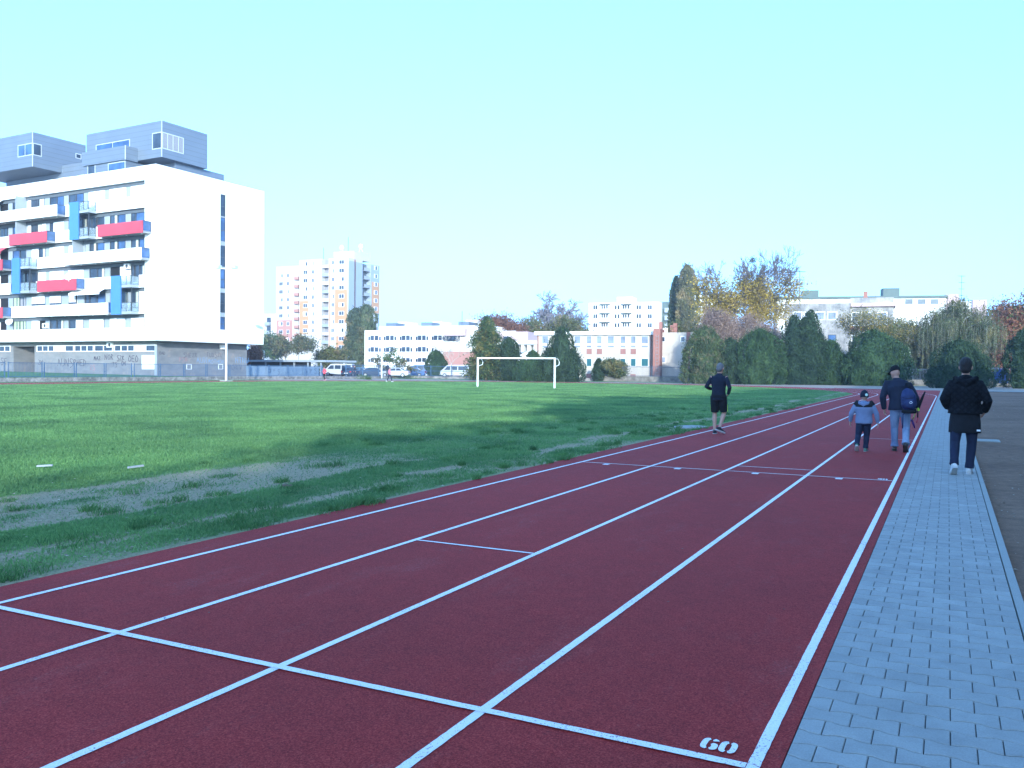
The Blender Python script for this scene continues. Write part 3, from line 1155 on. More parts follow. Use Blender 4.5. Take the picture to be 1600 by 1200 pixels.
def awning(x0, x1, y0, y1, mat):
    s1, zt_ = FB.front(x0, y0, 0.3)
    s0, _ = FB.front(x1, y0, 0.3)
    zb_ = FB.front(x1, y1, -0.9)[1]
    b = MB()
    P = [FB.p(s, t_, z) for z, t_ in ((zt_, 0.38), (zb_, -0.85)) for s in (s0, s1)]
    Q = [FB.p(s, t_, z) for z, t_ in ((zt_ - 0.04, 0.38), (zb_ - 0.04, -0.85)) for s in (s0, s1)]
    b.hexa([Q[2], Q[3], Q[0], Q[1], P[2], P[3], P[0], P[1]])
    FB.box(b, s0, s1, -0.88, -0.851, zb_ - 0.28, zb_ + 0.01)
    return b.build('awning', MT[mat], BX)


awning(121, 169, 450, 455, 'white_panel')
awning(-30, 7, 315, 318, 'curtain')
awning(-30, 15, 388, 391, 'red_panel')


def ac_unit(fr, x, y, t_, parent):
    s, z = fr.front(x, y, t_)
    b = MB()
    fr.box(b, s - 0.42, s + 0.42, t_, t_ + 0.32, z - 0.3, z + 0.3)
    o = b.build('air_conditioner', MT['white_panel'], parent)
    b = MB()
    pts = [fr.p(s - 0.1 + 0.22 * math.cos(a), t_ - 0.012, z + 0.22 * math.sin(a)) for a in np.linspace(0, 2 * math.pi, 16)[:-1]]
    b.poly(pts)
    b.build('fan_grille', MT['frame_dark'], o)


ac_unit(FB, 197, 416, -0.02, BX)
ac_unit(FB, 69, 509, 0.05, BX)
ac_unit(FB, 170, 539, 1.1, BX)
# side wall unit
b = MB()
ts, z_ = FB.side(350, 542, 1.25)
FB.box(b, 1.2, 1.598, ts - 0.4, ts + 0.4, z_ - 0.3, z_ + 0.3)
b.build('air_conditioner', MT['white_panel'], BX)
# satellite dishes
for x, y, t_ in ((107, 432, -1.35), (14, 502, -0.15)):
    s, z = FB.front(x, y, t_)
    b = MB()
    ctr = np.array(FB.p(s, t_, z))
    nrm = c2w(0.1, -1, 0.35)
    nrm /= np.linalg.norm(nrm)
    a1 = np.cross(nrm, [0, 0, 1.0])
    a1 /= np.linalg.norm(a1)
    a2 = np.cross(a1, nrm)
    vsn = [ctr - nrm * 0.12]
    n = 16
    for rr, dd in ((0.25, 0.08), (0.45, 0.0)):
        for i in range(n):
            a = 2 * math.pi * i / n
            vsn.append(ctr - nrm * dd + a1 * rr * math.cos(a) + a2 * rr * 1.05 * math.sin(a))
    fs = [(0, 1 + i, 1 + (i + 1) % n) for i in range(n)] + [(1 + i, 1 + n + i, 1 + n + (i + 1) % n, 1 + (i + 1) % n) for i in range(n)]
    b.add(vsn, fs)
    b.tube([ctr - nrm * 0.12, ctr - nrm * 0.12 + np.array([0, 0, -0.55])], 0.03, 6)
    b.tube([ctr - nrm * 0.05 - a2 * 0.3, ctr + nrm * 0.4], 0.015, 5)
    b.build('satellite_dish', MT['white_panel'], BX)

# ground storey, set back
mb = MB()
pa = FB.front(54, 560, 1.5)[0]
pb = FB.front(21, 560, 1.5)[0]
FB.box(mb, 1.6, pa, 1.5, 15.3, 0.2, ZS[0] - 0.004)
FB.box(mb, pb, S_END, 1.5, 15.3, 0.2, ZS[0] - 0.004)
FB.box(mb, pa, pb, 1.5, 15.3, 3.9, ZS[0] - 0.004)
FB.box(mb, pa, pb, 6.5, 15.3, 0.2, 3.9)
t = NT('grey plinth wall')
n1 = t.noise(0.6, 5, 0.6, stretch=(1, 1, 2.2))
c = t.ramp(n1, [(0.3, (0.16, 0.165, 0.175)), (0.7, (0.24, 0.24, 0.245))])
n3 = t.noise(0.9, 3, 0.5)
c = t.mix(t.ramp(n3, [(0.6, (0, 0, 0)), (0.66, (0.5, 0.5, 0.5))]), c, (0.30, 0.25, 0.22))
MT['plinth'] = t.done(c, 0.85, 0.2)
mb.build('ground_floor_wall', MT['plinth'], BX)
mb = MB()
FB.box(mb, 1.55, 1.95, 1.42, 1.499, 0.3, ZS[0] - 0.5)
mb.build('pilaster', MT['light_grey'], BX)
x = 58.0
for (x0, x1) in ((58, 84.5), (102, 115), (117, 146), (148, 176), (179, 210), (228, 244), (-1, 16)):
    s1 = FB.front(x0, 545, 1.48)[0]
    s0 = FB.front(x1, 545, 1.48)[0]
    fr = MB()
    n = max(1, round((s1 - s0) / 1.35))
    dz = (3.29, 3.9)
    FB.box(fr, s0 - 0.08, s1 + 0.08, 1.44, 1.5, dz[0] - 0.1, dz[0])
    FB.box(fr, s0 - 0.08, s1 + 0.08, 1.44, 1.5, dz[1], dz[1] + 0.08)
    for i in range(n + 1):
        sx = s0 + (s1 - s0) * i / n
        FB.box(fr, sx - 0.07, sx + 0.07, 1.445, 1.5, dz[0], dz[1])
    wn = fr.build('window', MT['frame_white'], BX)
    g_ = MB()
    FB.box(g_, s0, s1, 1.475, 1.505, dz[0], dz[1])
    g_.build('pane', MT['win_dark'], wn)
for (x0, x1) in ((85, 101), (211, 227)):
    mb = MB()
    FB.box(mb, FB.front(x1, 545, 1.48)[0], FB.front(x0, 545, 1.48)[0], 1.455, 1.5, 3.2, 3.98)
    mb.build('wall_panel', MT['white_panel'], BX)
mb = MB()
FB.box(mb, FB.front(242.5, 560, 1.4)[0], FB.front(221, 560, 1.4)[0], 1.44, 1.499, FB.front(230, 577, 1.45)[1], FB.front(230, 555, 1.45)[1])
tag(mb.build('sign_board', MT['white_panel'], BX))
for x0, x1 in ((291, 299), (341, 348)):
    t0 = FB.side(x0, 573, 1.6)[0]
    t1 = FB.side(x1, 573, 1.6)[0]
    zc = FB.side((x0 + x1) / 2, 573, 1.6)[1]
    mb = MB()
    for a0, a1, b0, b1 in ((t0, t1, zc - 0.32, zc - 0.26), (t0, t1, zc + 0.26, zc + 0.32), (t0, t0 + 0.08, zc - 0.26, zc + 0.26), (t1 - 0.08, t1, zc - 0.26, zc + 0.26)):
        FB.box(mb, 1.55, 1.6, a0, a1, b0, b1)
    mb.build('vent_frame', MT['white_panel'], BX)

# graffiti scrawls: thin painted strokes standing 4 mm proud of the wall
MT['spray_dark'] = M('dark spray paint', (0.03, 0.03, 0.06), 0.7, 0.3, 9)
MT['spray_blue'] = M('blue spray paint', (0.14, 0.26, 0.44), 0.7, 0.2, 9)
MT['spray_red'] = M('red spray paint', (0.34, 0.17, 0.18), 0.7, 0.2, 9)
GL = {'A': [[(0, 0), (.3, 1), (.5, .5), (.7, 0)], [(.1, .4), (.6, .4)]], 'H': [[(0, 0), (.05, 1)], [(.55, 0), (.6, 1)], [(0, .5), (.6, .55)]], 'U': [[(0, 1), (.05, .1), (.3, 0), (.55, .15), (.6, 1)]],
      'I': [[(.2, 0), (.25, 1)]], 'S': [[(.6, .9), (.2, 1), (0, .75), (.55, .4), (.6, .1), (.2, -.15), (0, 0)]], 'P': [[(0, 0), (.05, 1), (.5, .9), (.5, .55), (.05, .5)]], 'E': [[(.6, 1), (0, .95), (0, 0), (.6, 0)], [(0, .5), (.45, .5)]],
      'R': [[(0, 0), (.05, 1), (.5, .85), (.1, .5), (.6, 0)]], 'O': [[(.3, 1), (0, .6), (.1, .1), (.45, 0), (.65, .5), (.3, 1)]], 'Z': [[(0, 1), (.6, .95), (0, 0), (.65, .1)]], 'N': [[(0, 0), (0, 1), (.55, 0), (.6, 1)]],
      'M': [[(0, 0), (.1, 1), (.3, .4), (.5, 1), (.65, 0)]], 'T': [[(0, 1), (.6, .95)], [(.3, 1), (.3, 0)]], 'D': [[(0, 0), (0, 1), (.55, .7), (.5, .15), (0, 0)]], ' ': []}


def scrawl(fr, text, s_or_t, z, h, mat, parent, side=False, w=0.06, seed=1, tw=None):
    rg = random.Random(seed)
    mb = MB()
    adv = 0
    for ch in text:
        for st in GL[ch]:
            P = []
            for x, y in st:
                xx_ = adv + x * h * 0.95 + rg.uniform(-.04, .04) * h
                yy_ = z + y * h + rg.uniform(-.06, .06) * h
                if side:
                    P.append(np.array(fr.p(1.6 - 0.004 if tw is None else tw, s_or_t + xx_, yy_)))
                else:
                    P.append(np.array(fr.p(s_or_t - xx_, (1.5 if tw is None else tw) - 0.004, yy_)))
            Q = [P[0]]
            for a, b_ in zip(P[:-1], P[1:]):
                Q += [a * 0.5 + b_ * 0.5, b_]
            mb.tube(Q, w / 2 + 0.004, 4)
        adv += h * 0.85
    if text == 'PS N' or not mb.v:
        pass
    o = mb.build('graffiti', mat, parent)
    return o


gr = [('AUNS', 90, 572.5, .95, 'spray_dark'), ('PHED', 115, 571, .75, 'spray_dark'), ('ZN', 60, 570, .6, 'spray_dark'), ('MAZ', 147, 563, .5, 'spray_dark'), ('NOR', 164, 562, .65, 'spray_dark'), ('SZR', 183, 563, .55, 'spray_dark'),
      ('OEO', 201, 565, .7, 'spray_dark'), ('TS', 176, 573, .55, 'spray_dark'), ('ON', 190, 571, .5, 'spray_dark'), ('SE', 2, 569, .8, 'spray_dark'), ('ZS', 141, 578, .6, 'spray_red'), ('E', 205, 578, .5, 'spray_blue')]
for i, (tx, x, y, h, mt) in enumerate(gr):
    s, z = FB.front(x, y, 1.5)
    scrawl(FB, tx, s, z, h, MT[mt], BX, seed=i)
grs_ = [('SHEZR', 287, 558, .5, 'spray_dark', 0.03), ('TUDSZU', 323, 557.5, .5, 'spray_dark', 0.03), ('PSN', 280, 565, .5, 'spray_red', 0.03), ('AUN', 307, 567, .7, 'spray_blue', 0.04), ('MOTHON', 326, 568, .5, 'spray_blue', 0.04),
        ('HTNU', 368, 567, .7, 'spray_blue', 0.05), ('ORN', 362, 578, .7, 'spray_dark', 0.03), ('OAB'.replace('B', 'D'), 249, 554, .35, 'spray_dark', 0.03)]
for i, (tx, x, y, h, mt, w_) in enumerate(grs_):
    tx = tx.replace('I', 'A')
    t0, z = FB.side(x, y, 1.6)
    scrawl(FB, tx, t0, z, h, MT[mt], BX, side=True, seed=20 + i, w=w_)


# penthouses ----------------------------------------------------------
def pbox(s0, s1, t0, t1, z0, z1, name='penthouse', mat='ph_metal'):
    mb = MB()
    FB.box(mb, s0, s1, t0, t1, z0, z1)
    return mb.build(name, MT[mat], BX)


sA, zA1 = FB.front(253, 188, 2.7)
zA0 = FB.front(253, 245, 2.7)[1]
tA = FB.side(324, 210, sA)[0]
sA2 = FB.front(135, 211, 2.7)[0]
PA = pbox(sA, sA2, 2.7, tA, zA0, zA1)
sV, zV1 = FB.front(196, 227, 1.0)
sV2 = FB.front(128, 240, 1.0)[0]
zVb = FB.front(196, 249, 1.0)[1]
pbox(sV, sV2, 1.0, 2.697, zVb, zV1)
pbox(sV + 0.25, sV2 - 0.1, 1.2, 8, 24.1, zVb - 0.003)
sB, zB1 = FB.front(51, 206, 0.3)
zB0 = FB.front(51, 260, 0.3)[1]
tB = FB.side(97, 270, sB)[0]
tB2 = FB.side(134, 228, sB)[0]
pbox(sB, sB + 13, 0.3, tB2, zB0, zB1)
pbox(sB - 5.5, sB + 12, max(tB, 3.5), 12, 24.1, zB0 - 0.003)
pbox(sB - 5.6, sB + 5, max(tB, 3.5) - 0.02, 9, zB0, zB0 + 0.9)
# low volume linking both, and the rear strip to the right end
tR = FB.side(350, 268, 3.0)[0]
pbox(3.0, sA2 + 1, 5.2, tR, 24.1, zA0 - 0.004)
for (a, b_) in ((16.2, 18.0), (19.0, 22.0)):
    pbox(a, b_, 3.2, 3.48, 24.1, 25.3, 'terrace_screen', 'white_panel')


def pwin(s0, s1, tt, z0, z1, n=1, mat='win_dark', side=None, fm='alu'):
    fr = MB()
    g_ = MB()
    fw = 0.1
    if side is None:
        f = lambda a0, a1, c0, c1, mbb, o0=-0.03, o1=0.03: FB.box(mbb, a0, a1, tt + o0, tt + o1, c0, c1)
    else:
        f = lambda a0, a1, c0, c1, mbb, o0=-0.03, o1=0.03: FB.box(mbb, side + o0, side + o1, a0, a1, c0, c1)
    f(s0, s0 + fw, z0, z1, fr)
    f(s1 - fw, s1, z0, z1, fr)
    f(s0 + fw, s1 - fw, z0, z0 + fw, fr)
    f(s0 + fw, s1 - fw, z1 - fw, z1, fr)
    for i in range(1, n):
        x = s0 + (s1 - s0) * i / n
        f(x - 0.04, x + 0.04, z0 + fw, z1 - fw, fr, -0.025)
    w_ = fr.build('window', MT[fm], BX)
    f(s0 + fw, s1 - fw, z0 + fw, z1 - fw, g_, -0.012, 0.01)
    g_.build('pane', MT[mat], w_)


zc0, zc1 = FB.front(245, 233, 2.7)[1], FB.front(245, 207, 2.7)[1]
pwin(sA + 0.02, FB.front(238, 220, 2.7)[0], 2.7, zc0, zc1, 1, 'win_dark')
pwin(2.72, FB.side(287, 225, sA)[0], 0, zc0, zc1, 4, 'blind_grey', side=sA)
z0_, z1_ = FB.front(175, 236, 2.7)[1], FB.front(175, 222, 2.7)[1]
pwin(FB.front(203, 230, 2.7)[0], FB.front(150, 230, 2.7)[0], 2.7, zV1 - 0.6, z1_, 2, 'win_blue')
zc0, zc1 = FB.front(45, 243, 0.3)[1], FB.front(45, 224, 0.3)[1]
pwin(sB + 0.02, FB.front(28, 235, 0.3)[0], 0.3, zc0, zc1, 2, 'win_blue')
pwin(0.32, FB.side(65, 235, sB)[0], 0, zc0, zc1, 1, 'win_dark', side=sB)
pwin(FB.side(118, 240, sB)[0], FB.side(127, 240, sB)[0], 0, FB.side(122, 248, sB)[1], FB.side(122, 240, sB)[1], 1, 'win_dark', side=sB)
pwin(FB.front(196, 256, 1.2)[0], FB.front(169, 256, 1.2)[0], 1.2, 24.3, zVb - 0.1, 1, 'win_blue')
pwin(FB.front(149, 262, 1.2)[0], FB.front(137, 262, 1.2)[0], 1.2, 24.3, FB.front(143, 257, 1.2)[1], 1, 'win_dark')
for i, (s_, t_) in enumerate(((20.5, 2.6), (22.2, 2.4))):
    b = MB()
    FB.box(b, s_, s_ + 0.9, t_, t_ + 0.6, 24.1, 25.0)
    b.build('roof_unit', MT['white_panel'], BX)
# rooftop corner trims
b = MB()
FB.box(b, sA - 0.03, sA + 0.05, 2.66, 2.74, zA0, zA1 + 0.02)
FB.box(b, sB - 0.03, sB + 0.05, 0.26, 0.34, zB0, zB1 + 0.02)
FB.box(b, sV - 0.03, sV + 0.05, 0.96, 1.04, zVb, zV1 + 0.02)
b.build('corner_trim', MT['alu'], BX)

# bank of grass in front of the block
mb = MB()
P = [FB.p(-1.5, 1.4, 0.42), FB.p(S_END + 4, 1.4, 0.75)]
mb.add([(-75.2, 20, 0.38), (-75.2, 77.5, 0.30), P[0], P[1], (-110, 20, 0.8), (-75.2, 20, -0.3), (-75.2, 77.5, -0.3), (P[0][0], P[0][1], -0.3), (P[1][0], P[1][1], -0.3), (-110, 20, -0.3)], [(0, 1, 2, 3, 4), (1, 0, 5, 6), (2, 1, 6, 7), (3, 2, 7, 8)])
MT['lawn'] = M('rough lawn', (0.060, 0.17, 0.045), 0.95, 0.35, 1.2, bump=0.5, bscale=12)
tag(mb.build('lawn_bank', MT['lawn']), kind='structure')
t = NT('asphalt')
n1 = t.noise(60, 3, 0.7)
MT['asphalt'] = t.done(t.ramp(n1, [(0.3, (0.035, 0.036, 0.038)), (0.7, (0.075, 0.077, 0.08))]), 0.9, 0.2)
mb = MB()
mb.poly([(-75.3, 77.6, 0.16), (-75.3, 113.0, 0.16), (-44, 112.7, 0.16), (-44, 190, 0.16), (-170, 190, 0.16), (-170, 100, 0.16), (-98, 93.4, 0.16)])
mb.poly([(-43.9, 113.2, 0.12), (0, 118.6, 0.12), (60, 119, 0.12), (60, 200, 0.12), (-43.9, 200, 0.12)])
tag(mb.build('car_park', MT['asphalt']), kind='structure')
# grass verges around the far bend
mb = MB()
mb.poly([(-74.9, 20, -0.006), (-71.3, 20, -0.006), (-71.3, 77, -0.006), (-72.4, 80, -0.006), (-74.9, 80, -0.006)])
mb.poly([(-74.9, 104, -0.006), (-64, 106, -0.006), (-44.5, 106.3, -0.006), (-30, 108.5, -0.006), (-2, 115, -0.006), (-2, 117.4, -0.006), (-44.3, 112.1, -0.006), (-74.9, 112.5, -0.006)])
tag(mb.build('verge', MT['lawn']), kind='structure')

# ================================================================== panel tower
FT = Frame(543.5, 275, 25.0)
TWR = thing('tower_block', 'tall pale panel tower block with orange patches and stacked balconies', 'building', FT.O)
MT['twr_white'] = plaster('pale tower render', (0.52, 0.50, 0.48), 0.06)
MT['twr_grey'] = plaster('blue grey tower render', (0.30, 0.36, 0.42), 0.05)
MT['twr_orange'] = plaster('orange tower render', (0.50, 0.27, 0.15), 0.06)
MT['twr_pink'] = plaster('pink tower render', (0.42, 0.22, 0.19), 0.06)
zTop = FT.front(530, 403)[1]


def S_(x, y=500, t_=0.0):
    return FT.front(x, y, t_)[0]


def T_(x, y=500, s=0.0):
    return FT.side(x, y, s)[0]


tR1 = T_(566)
mb = MB()
FT.box(mb, 0, S_(502), 0, tR1, 0, zTop)
FT.box(mb, S_(502), S_(513) - 0.0, 1.6, 14, 0, zTop - 0.1)
FT.box(mb, S_(513), S_(467.5), 0.002, 16, 0, zTop - 0.05)
zW = FT.front(450, 416, 6)[1]
FT.box(mb, S_(467, 500, 6), S_(432, 500, 6), 6, 20, 0, zW)
mb = MB()
FT.box(mb, 0, S_(513), 0, tR1, 0, zTop)
mb.build('wall', MT['twr_white'], TWR)
mb = MB()
FT.box(mb, S_(502.5), S_(467.5), 0, 16, 0, zTop - 0.02)
mb.build('wall', MT['twr_white'], TWR)
mb = MB()
FT.box(mb, S_(513) + 0.002, S_(502.5) - 0.002, 1.7, 14, 0, zTop - 0.1)
mb.build('wall', MT['blind_grey'], TWR)  # grey wall colour paints the shade inside the balcony recess
mb = MB()
FT.box(mb, S_(466.5, 500, 6), S_(431.5, 500, 6), 6, 20, 0, zW)
mb.build('wall', MT['twr_white'], TWR)
tB0, tB1 = T_(566.5, 500, 0.8), T_(576, 500, 0.8)
tE = T_(592.5)
mb = MB()
FT.box(mb, 0.0, 14, tB1, tE, 0, FT.side(590, 415)[1])
mb.build('wall', MT['twr_grey'], TWR)
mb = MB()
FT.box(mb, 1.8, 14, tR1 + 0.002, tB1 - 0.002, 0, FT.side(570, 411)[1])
mb.build('wall', MT['recess_shade'], TWR)  # dark wall colour paints the shade behind the flank balconies
# coloured fields, thin render panels
def tfield(x0, x1, y0, y1, mat, side=False, t_=0.0):
    mb = MB()
    if side:
        a, z1 = FT.side(x0, y0)
        b_, z0 = FT.side(x1, y1)
        FT.box(mb, -0.03, 0.0, a, b_, z0, z1)
    else:
        a, z1 = FT.front(x1, y0, t_)
        b_, z0 = FT.front(x0, y1, t_)
        FT.box(mb, a, b_, t_ - 0.03, t_, z0, z1)
    mb.build('colour_panel', MT[mat], TWR)


tfield(468, 482, 470, 522, 'twr_orange')
tfield(523, 542.5, 452, 505, 'twr_orange')
tfield(525, 542.8, 525, 550, 'twr_orange')
tfield(513.3, 516, 405, 560, 'twr_orange')
tfield(432, 457, 500, 540, 'twr_pink', t_=6)
tfield(581, 592.3, 440, 490, 'twr_orange', side=True)
tfield(545, 565.5, 407, 583, 'twr_grey', side=True)
tfield(553.5, 555, 405, 583, 'twr_pink', side=True)
NF = 13
fh = (zTop - 1.2) / NF
nwin = 0
for fl in range(NF):
    z0 = 0.9 + fl * fh + 0.95
    for (x, w_, t_) in ((477, 1.7, 0), (489, 1.1, 0), (520, 1.2, 0), (533.5, 2.0, 0), (439, 1.7, 6), (450, 1.2, 6)):
        if t_ == 6 and z0 > zW - 2:
            continue
        if z0 < 5:
            continue
        s, _ = FT.front(x, 500, t_)
        mb = MB()
        FT.box(mb, s - w_ / 2, s + w_ / 2, t_ - 0.05, t_ + 0.0, z0, z0 + 1.4, 0)
        FT.box(mb, s - w_ / 2 + 0.12, s - 0.08, t_ - 0.07, t_ - 0.05, z0 + 0.12, z0 + 1.3, 1)
        FT.box(mb, s + 0.05, s + w_ / 2 - 0.12, t_ - 0.07, t_ - 0.05, z0 + 0.12, z0 + 1.3, 1 if (fl * 7 + int(x)) % 3 else 0)
        if nwin < 90:
            mb.build('window', [MT['frame_white'], MT['win_dark']], TWR)
        nwin += 1
    # balcony stack between the two front blocks, and on the right flank and left wing
    mb = MB()
    FT.box(mb, S_(512.6), S_(503), 0.1, 0.25, z0 - 0.9, z0 + 0.15)
    FT.box(mb, S_(512.6), S_(503), 0.25, 1.69, z0 - 0.9, z0 - 0.75)
    mb.build('balcony', MT['light_grey' if fl % 2 else 'twr_white'], TWR)
    if fl > 3:
        mb = MB()
        FT.box(mb, 0.2, 0.35, tB0, tB1 - 0.1, z0 - 1.2, z0 - 0.1)
        FT.box(mb, 0.35, 1.79, tB0, tB1 - 0.1, z0 - 1.2, z0 - 1.05)
        mb.build('balcony', MT['light_grey'], TWR)
    if z0 < zW - 2 and z0 > 8:
        s = S_(464, 500, 5.6)
        mb = MB()
        FT.box(mb, s - 0.9, s + 0.9, 5.0, 5.95, z0 - 0.9, z0 + 0.1)
        mb.build('balcony', MT['twr_pink'], TWR)
for fl in range(5, NF):
    z0 = 0.9 + fl * fh + 0.6
    tt = T_(586.5)
    mb = MB()
    FT.box(mb, -0.09, -0.03, tt - 1.0, tt + 1.0, z0, z0 + 1.4, 0)
    FT.box(mb, -0.11, -0.09, tt - 0.3, tt + 0.6, z0 + 0.1, z0 + 1.3, 1)
    mb.build('window', [MT['frame_white'], MT['win_dark']], TWR)
mb = MB()
FT.box(mb, S_(541), S_(509), 4, 13, zTop, zTop + 2.6)
mb.build('machine_room', MT['twr_white'], TWR)
for x, hh in ((487, 4.6), (526, 7.6)):
    mb = MB()
    s = S_(x)
    mb.tube([FT.p(s, 6, zTop + (0 if x < 500 else 2.6)), FT.p(s, 6, zTop + hh)], 0.09, 5)
    mb.build('antenna_mast', MT['fence_grey'], TWR)
for x, kk in ((513, 0), (543, 1)):
    mb = MB()
    s = S_(x)
    for a in (-0.8, 0.8):
        mb.tube([FT.p(s + a, 7, zTop + 2.5), FT.p(s, 7, zTop + 4.3)], 0.06, 4)
    mb.ell(FT.p(s, 7, zTop + 4.4), (0.75, 0.75, 0.9), 8)
    mb.build('rooftop_antenna', MT['white_panel'], TWR)


def simple_windows(fr, parent, xs, ys, w_, h, t_=0.0, mats=('frame_white', 'win_dark'), mull=1, name='window', thk=0.05):
    """windows at photo columns xs and rows ys (sill pixel) of a facade plane"""
    for y in ys:
        for x in xs:
            s, z = fr.front(x, y, t_)
            mb = MB()
            fr.box(mb, s - w_ / 2, s + w_ / 2, t_ - thk, t_, z, z + h, 0)
            n = mull
            for i in range(n):
                a = s - w_ / 2 + 0.08 + (w_ - 0.08) * i / n
                b_ = s - w_ / 2 + (w_ - 0.08) * (i + 1) / n
                fr.box(mb, a, b_, t_ - thk - 0.02, t_ - thk, z + 0.08, z + h - 0.08, 1)
            mb.build(name, [MT[mats[0]], MT[mats[1]]], parent)


# ------------------------------------------------------------------ far block behind the tower's left
F0 = Frame(432, 300, 25)
B0 = thing('apartment_building', 'distant white apartment house seen between the big white block and the tower', 'building', F0.O)
mb = MB()
z_ = F0.front(420, 490)[1]
F0.box(mb, 0, 12, 0, 12, 0, z_)
mb.build('wall', MT['twr_white'], B0)
for i in range(5):
    mb = MB()
    F0.box(mb, 2.4, 4.4, -1.2, -0.01, z_ - 4.2 - i * 3.0, z_ - 3.1 - i * 3.0)
    mb.build('balcony', MT['light_grey'], B0)
    mb = MB()
    F0.box(mb, 2.6, 4.3, -0.04, 0.0, z_ - 3.0 - i * 3.0, z_ - 1.4 - i * 3.0)
    mb.build('window', MT['win_dark'], B0)

# ------------------------------------------------------------------ long white school, left
F1 = Frame(748, 168, 21)
B1 = thing('school_building', 'long low white school wing with three rows of small windows behind the parked cars', 'building', F1.O)
s1 = F1.front(569.5, 550)[0]
z1_ = F1.front(600, 516)[1]
mb = MB()
F1.box(mb, 0, s1, 0, 14, 0, z1_)
mb.build('wall', MT['white_wall'], B1)
mb = MB()
s2 = F1.front(592, 510, 6)[0]
z2_ = F1.front(660, 509.5, 6)[1]
F1.box(mb, 0.5, s2, 6, 20, z1_, z2_)
mb.build('upper_storey', MT['white_wall'], B1)
for x in (603, 619.5, 651, 674, 702):
    pass
for (x0, x1, y0, y1) in ((603, 619, 504.5, 510), (658, 674.5, 503.5, 509), (716, 732, 502.5, 508.5)):
    a, zz1 = F1.front(x1, y0, 9)
    b_, zz0 = F1.front(x0, y1, 9)
    mb = MB()
    F1.box(mb, a, b_, 9, 14, z2_, zz1)
    mb.build('roof_unit', MT['ph_metal'], B1)
for (x0, x1, y0) in ((622, 636, 503), (676, 690, 502.5), (728, 744, 500)):
    a, zz1 = F1.front(x1, y0, 13)
    b_, _ = F1.front(x0, y0, 13)
    mb = MB()
    F1.box(mb, a, b_, 13, 18, z2_, zz1)
    mb.build('roof_unit', MT['white_wall'], B1)
for (yy, hh) in ((535.5, 1.05), (553.5, 1.05), (569.5, 0.9)):
    for x0 in (577, 601, 626, 651, 676):
        for dx, w_, m_ in ((0, 0.55, 'frame_white'), (4.8, 0.95, 'frame_white'), (11.5, 0.95, 'frame_white'), (16.8, 0.55, 'frame_white')):
            if yy > 550 and x0 == 676 and dx > 2:
                continue
            s, z = F1.front(x0 + dx, yy, 0)
            mb = MB()
            F1.box(mb, s - w_ / 2, s + w_ / 2, -0.04, 0, z, z + hh + (0.5 if dx in (4.8, 11.5) else 0.3), 0)
            F1.box(mb, s - w_ / 2 + 0.07, s + w_ / 2 - 0.07, -0.06, -0.04, z + 0.5, z + hh + (0.42 if dx in (4.8, 11.5) else 0.22), 1)
            mb.build('window', [MT['frame_white'], MT['win_dark']], B1)
MT['pinkish'] = plaster('pale pink render', (0.48, 0.36, 0.36), 0.08)
a, zz1 = F1.front(727, 513, -0.9)
b_, zz0 = F1.front(692, 532, -0.9)
mb = MB()
F1.box(mb, a, b_, -0.9, -0.003, F1.front(700, 525, -0.9)[1] + 0.05, zz1)
mb.build('bay', MT['pinkish'], B1)
mb = MB()
for i in range(4):
    w4 = (F1.front(693, 528, -0.7)[0] - F1.front(717, 528, -0.7)[0]) / 4
    s0_ = F1.front(717, 528, -0.7)[0] + i * w4
    F1.box(mb, s0_ + 0.08, s0_ + w4 - 0.05, -0.7, -0.003, zz0, F1.front(700, 525, -0.9)[1] + 0.04)
mb.build('window_band', MT['win_dark'], B1)
mb = MB()
F1.box(mb, F1.front(745, 550, -0.05)[0], F1.front(692, 550, -0.05)[0], -0.05, 0.0, 0, F1.front(710, 549, -0.05)[1])
mb.build('colour_panel', MT['twr_pink'], B1)
b = MB()
p_ = F1.p(F1.front(722, 500, 9)[0], 9, z2_)
b.tube([p_, (p_[0], p_[1], F1.front(722, 486, 9)[1])], 0.06, 5)
b.build('antenna_mast', MT['fence_grey'], B1)

# ------------------------------------------------------------------ stepped connecting wing with the stair
F2 = Frame(824, 150, 20)
B2 = thing('school_building', 'stepped pink and white wing with concrete fins between the two school houses', 'building', F2.O)
mb = MB()
a, z3 = F2.front(823, 518)
F2.box(mb, 0, F2.front(760, 518)[0], 0, 10, F2.front(800, 533)[1], z3)
mb.build('upper_storey', MT['pinkish'], B2)
mb = MB()
F2.box(mb, F2.front(806, 518)[0], F2.front(788, 518)[0], -0.05, 0, F2.front(800, 525)[1], F2.front(800, 517)[1])
mb.build('wall_panel', MT['white_wall'], B2)
simple_windows(F2, B2, (791.5,), (532,), 1.2, 0.7, -0.06, ('frame_dark', 'win_dark'), 1)
za, zb = F2.front(800, 532.5, -2)[1], F2.front(800, 538, -2)[1]
mb = MB()
F2.box(mb, -3.5, F2.front(760, 535)[0], -2, 8, zb, za)
mb.build('roof_slab', MT['white_wall'], B2)
mb = MB()
F2.box(mb, -3.5, F2.front(760, 535)[0], 0.2, 8, 0, zb)
mb.build('wall', MT['blind_grey'], B2)
for i in range(7):
    mb = MB()
    s_ = -3.3 + i * 1.15
    F2.box(mb, s_, s_ + 0.55, -1.5, 0.2, F2.front(800, 549, -1.5)[1], zb)
    mb.build('concrete_fin', MT['white_wall'], B2)
mb = MB()
F2.box(mb, -3.5, F2.front(760, 535)[0], -1.8, 0.2, F2.front(800, 551.5, -1.8)[1], F2.front(800, 549.2, -1.8)[1])
mb.build('roof_slab', MT['light_grey'], B2)
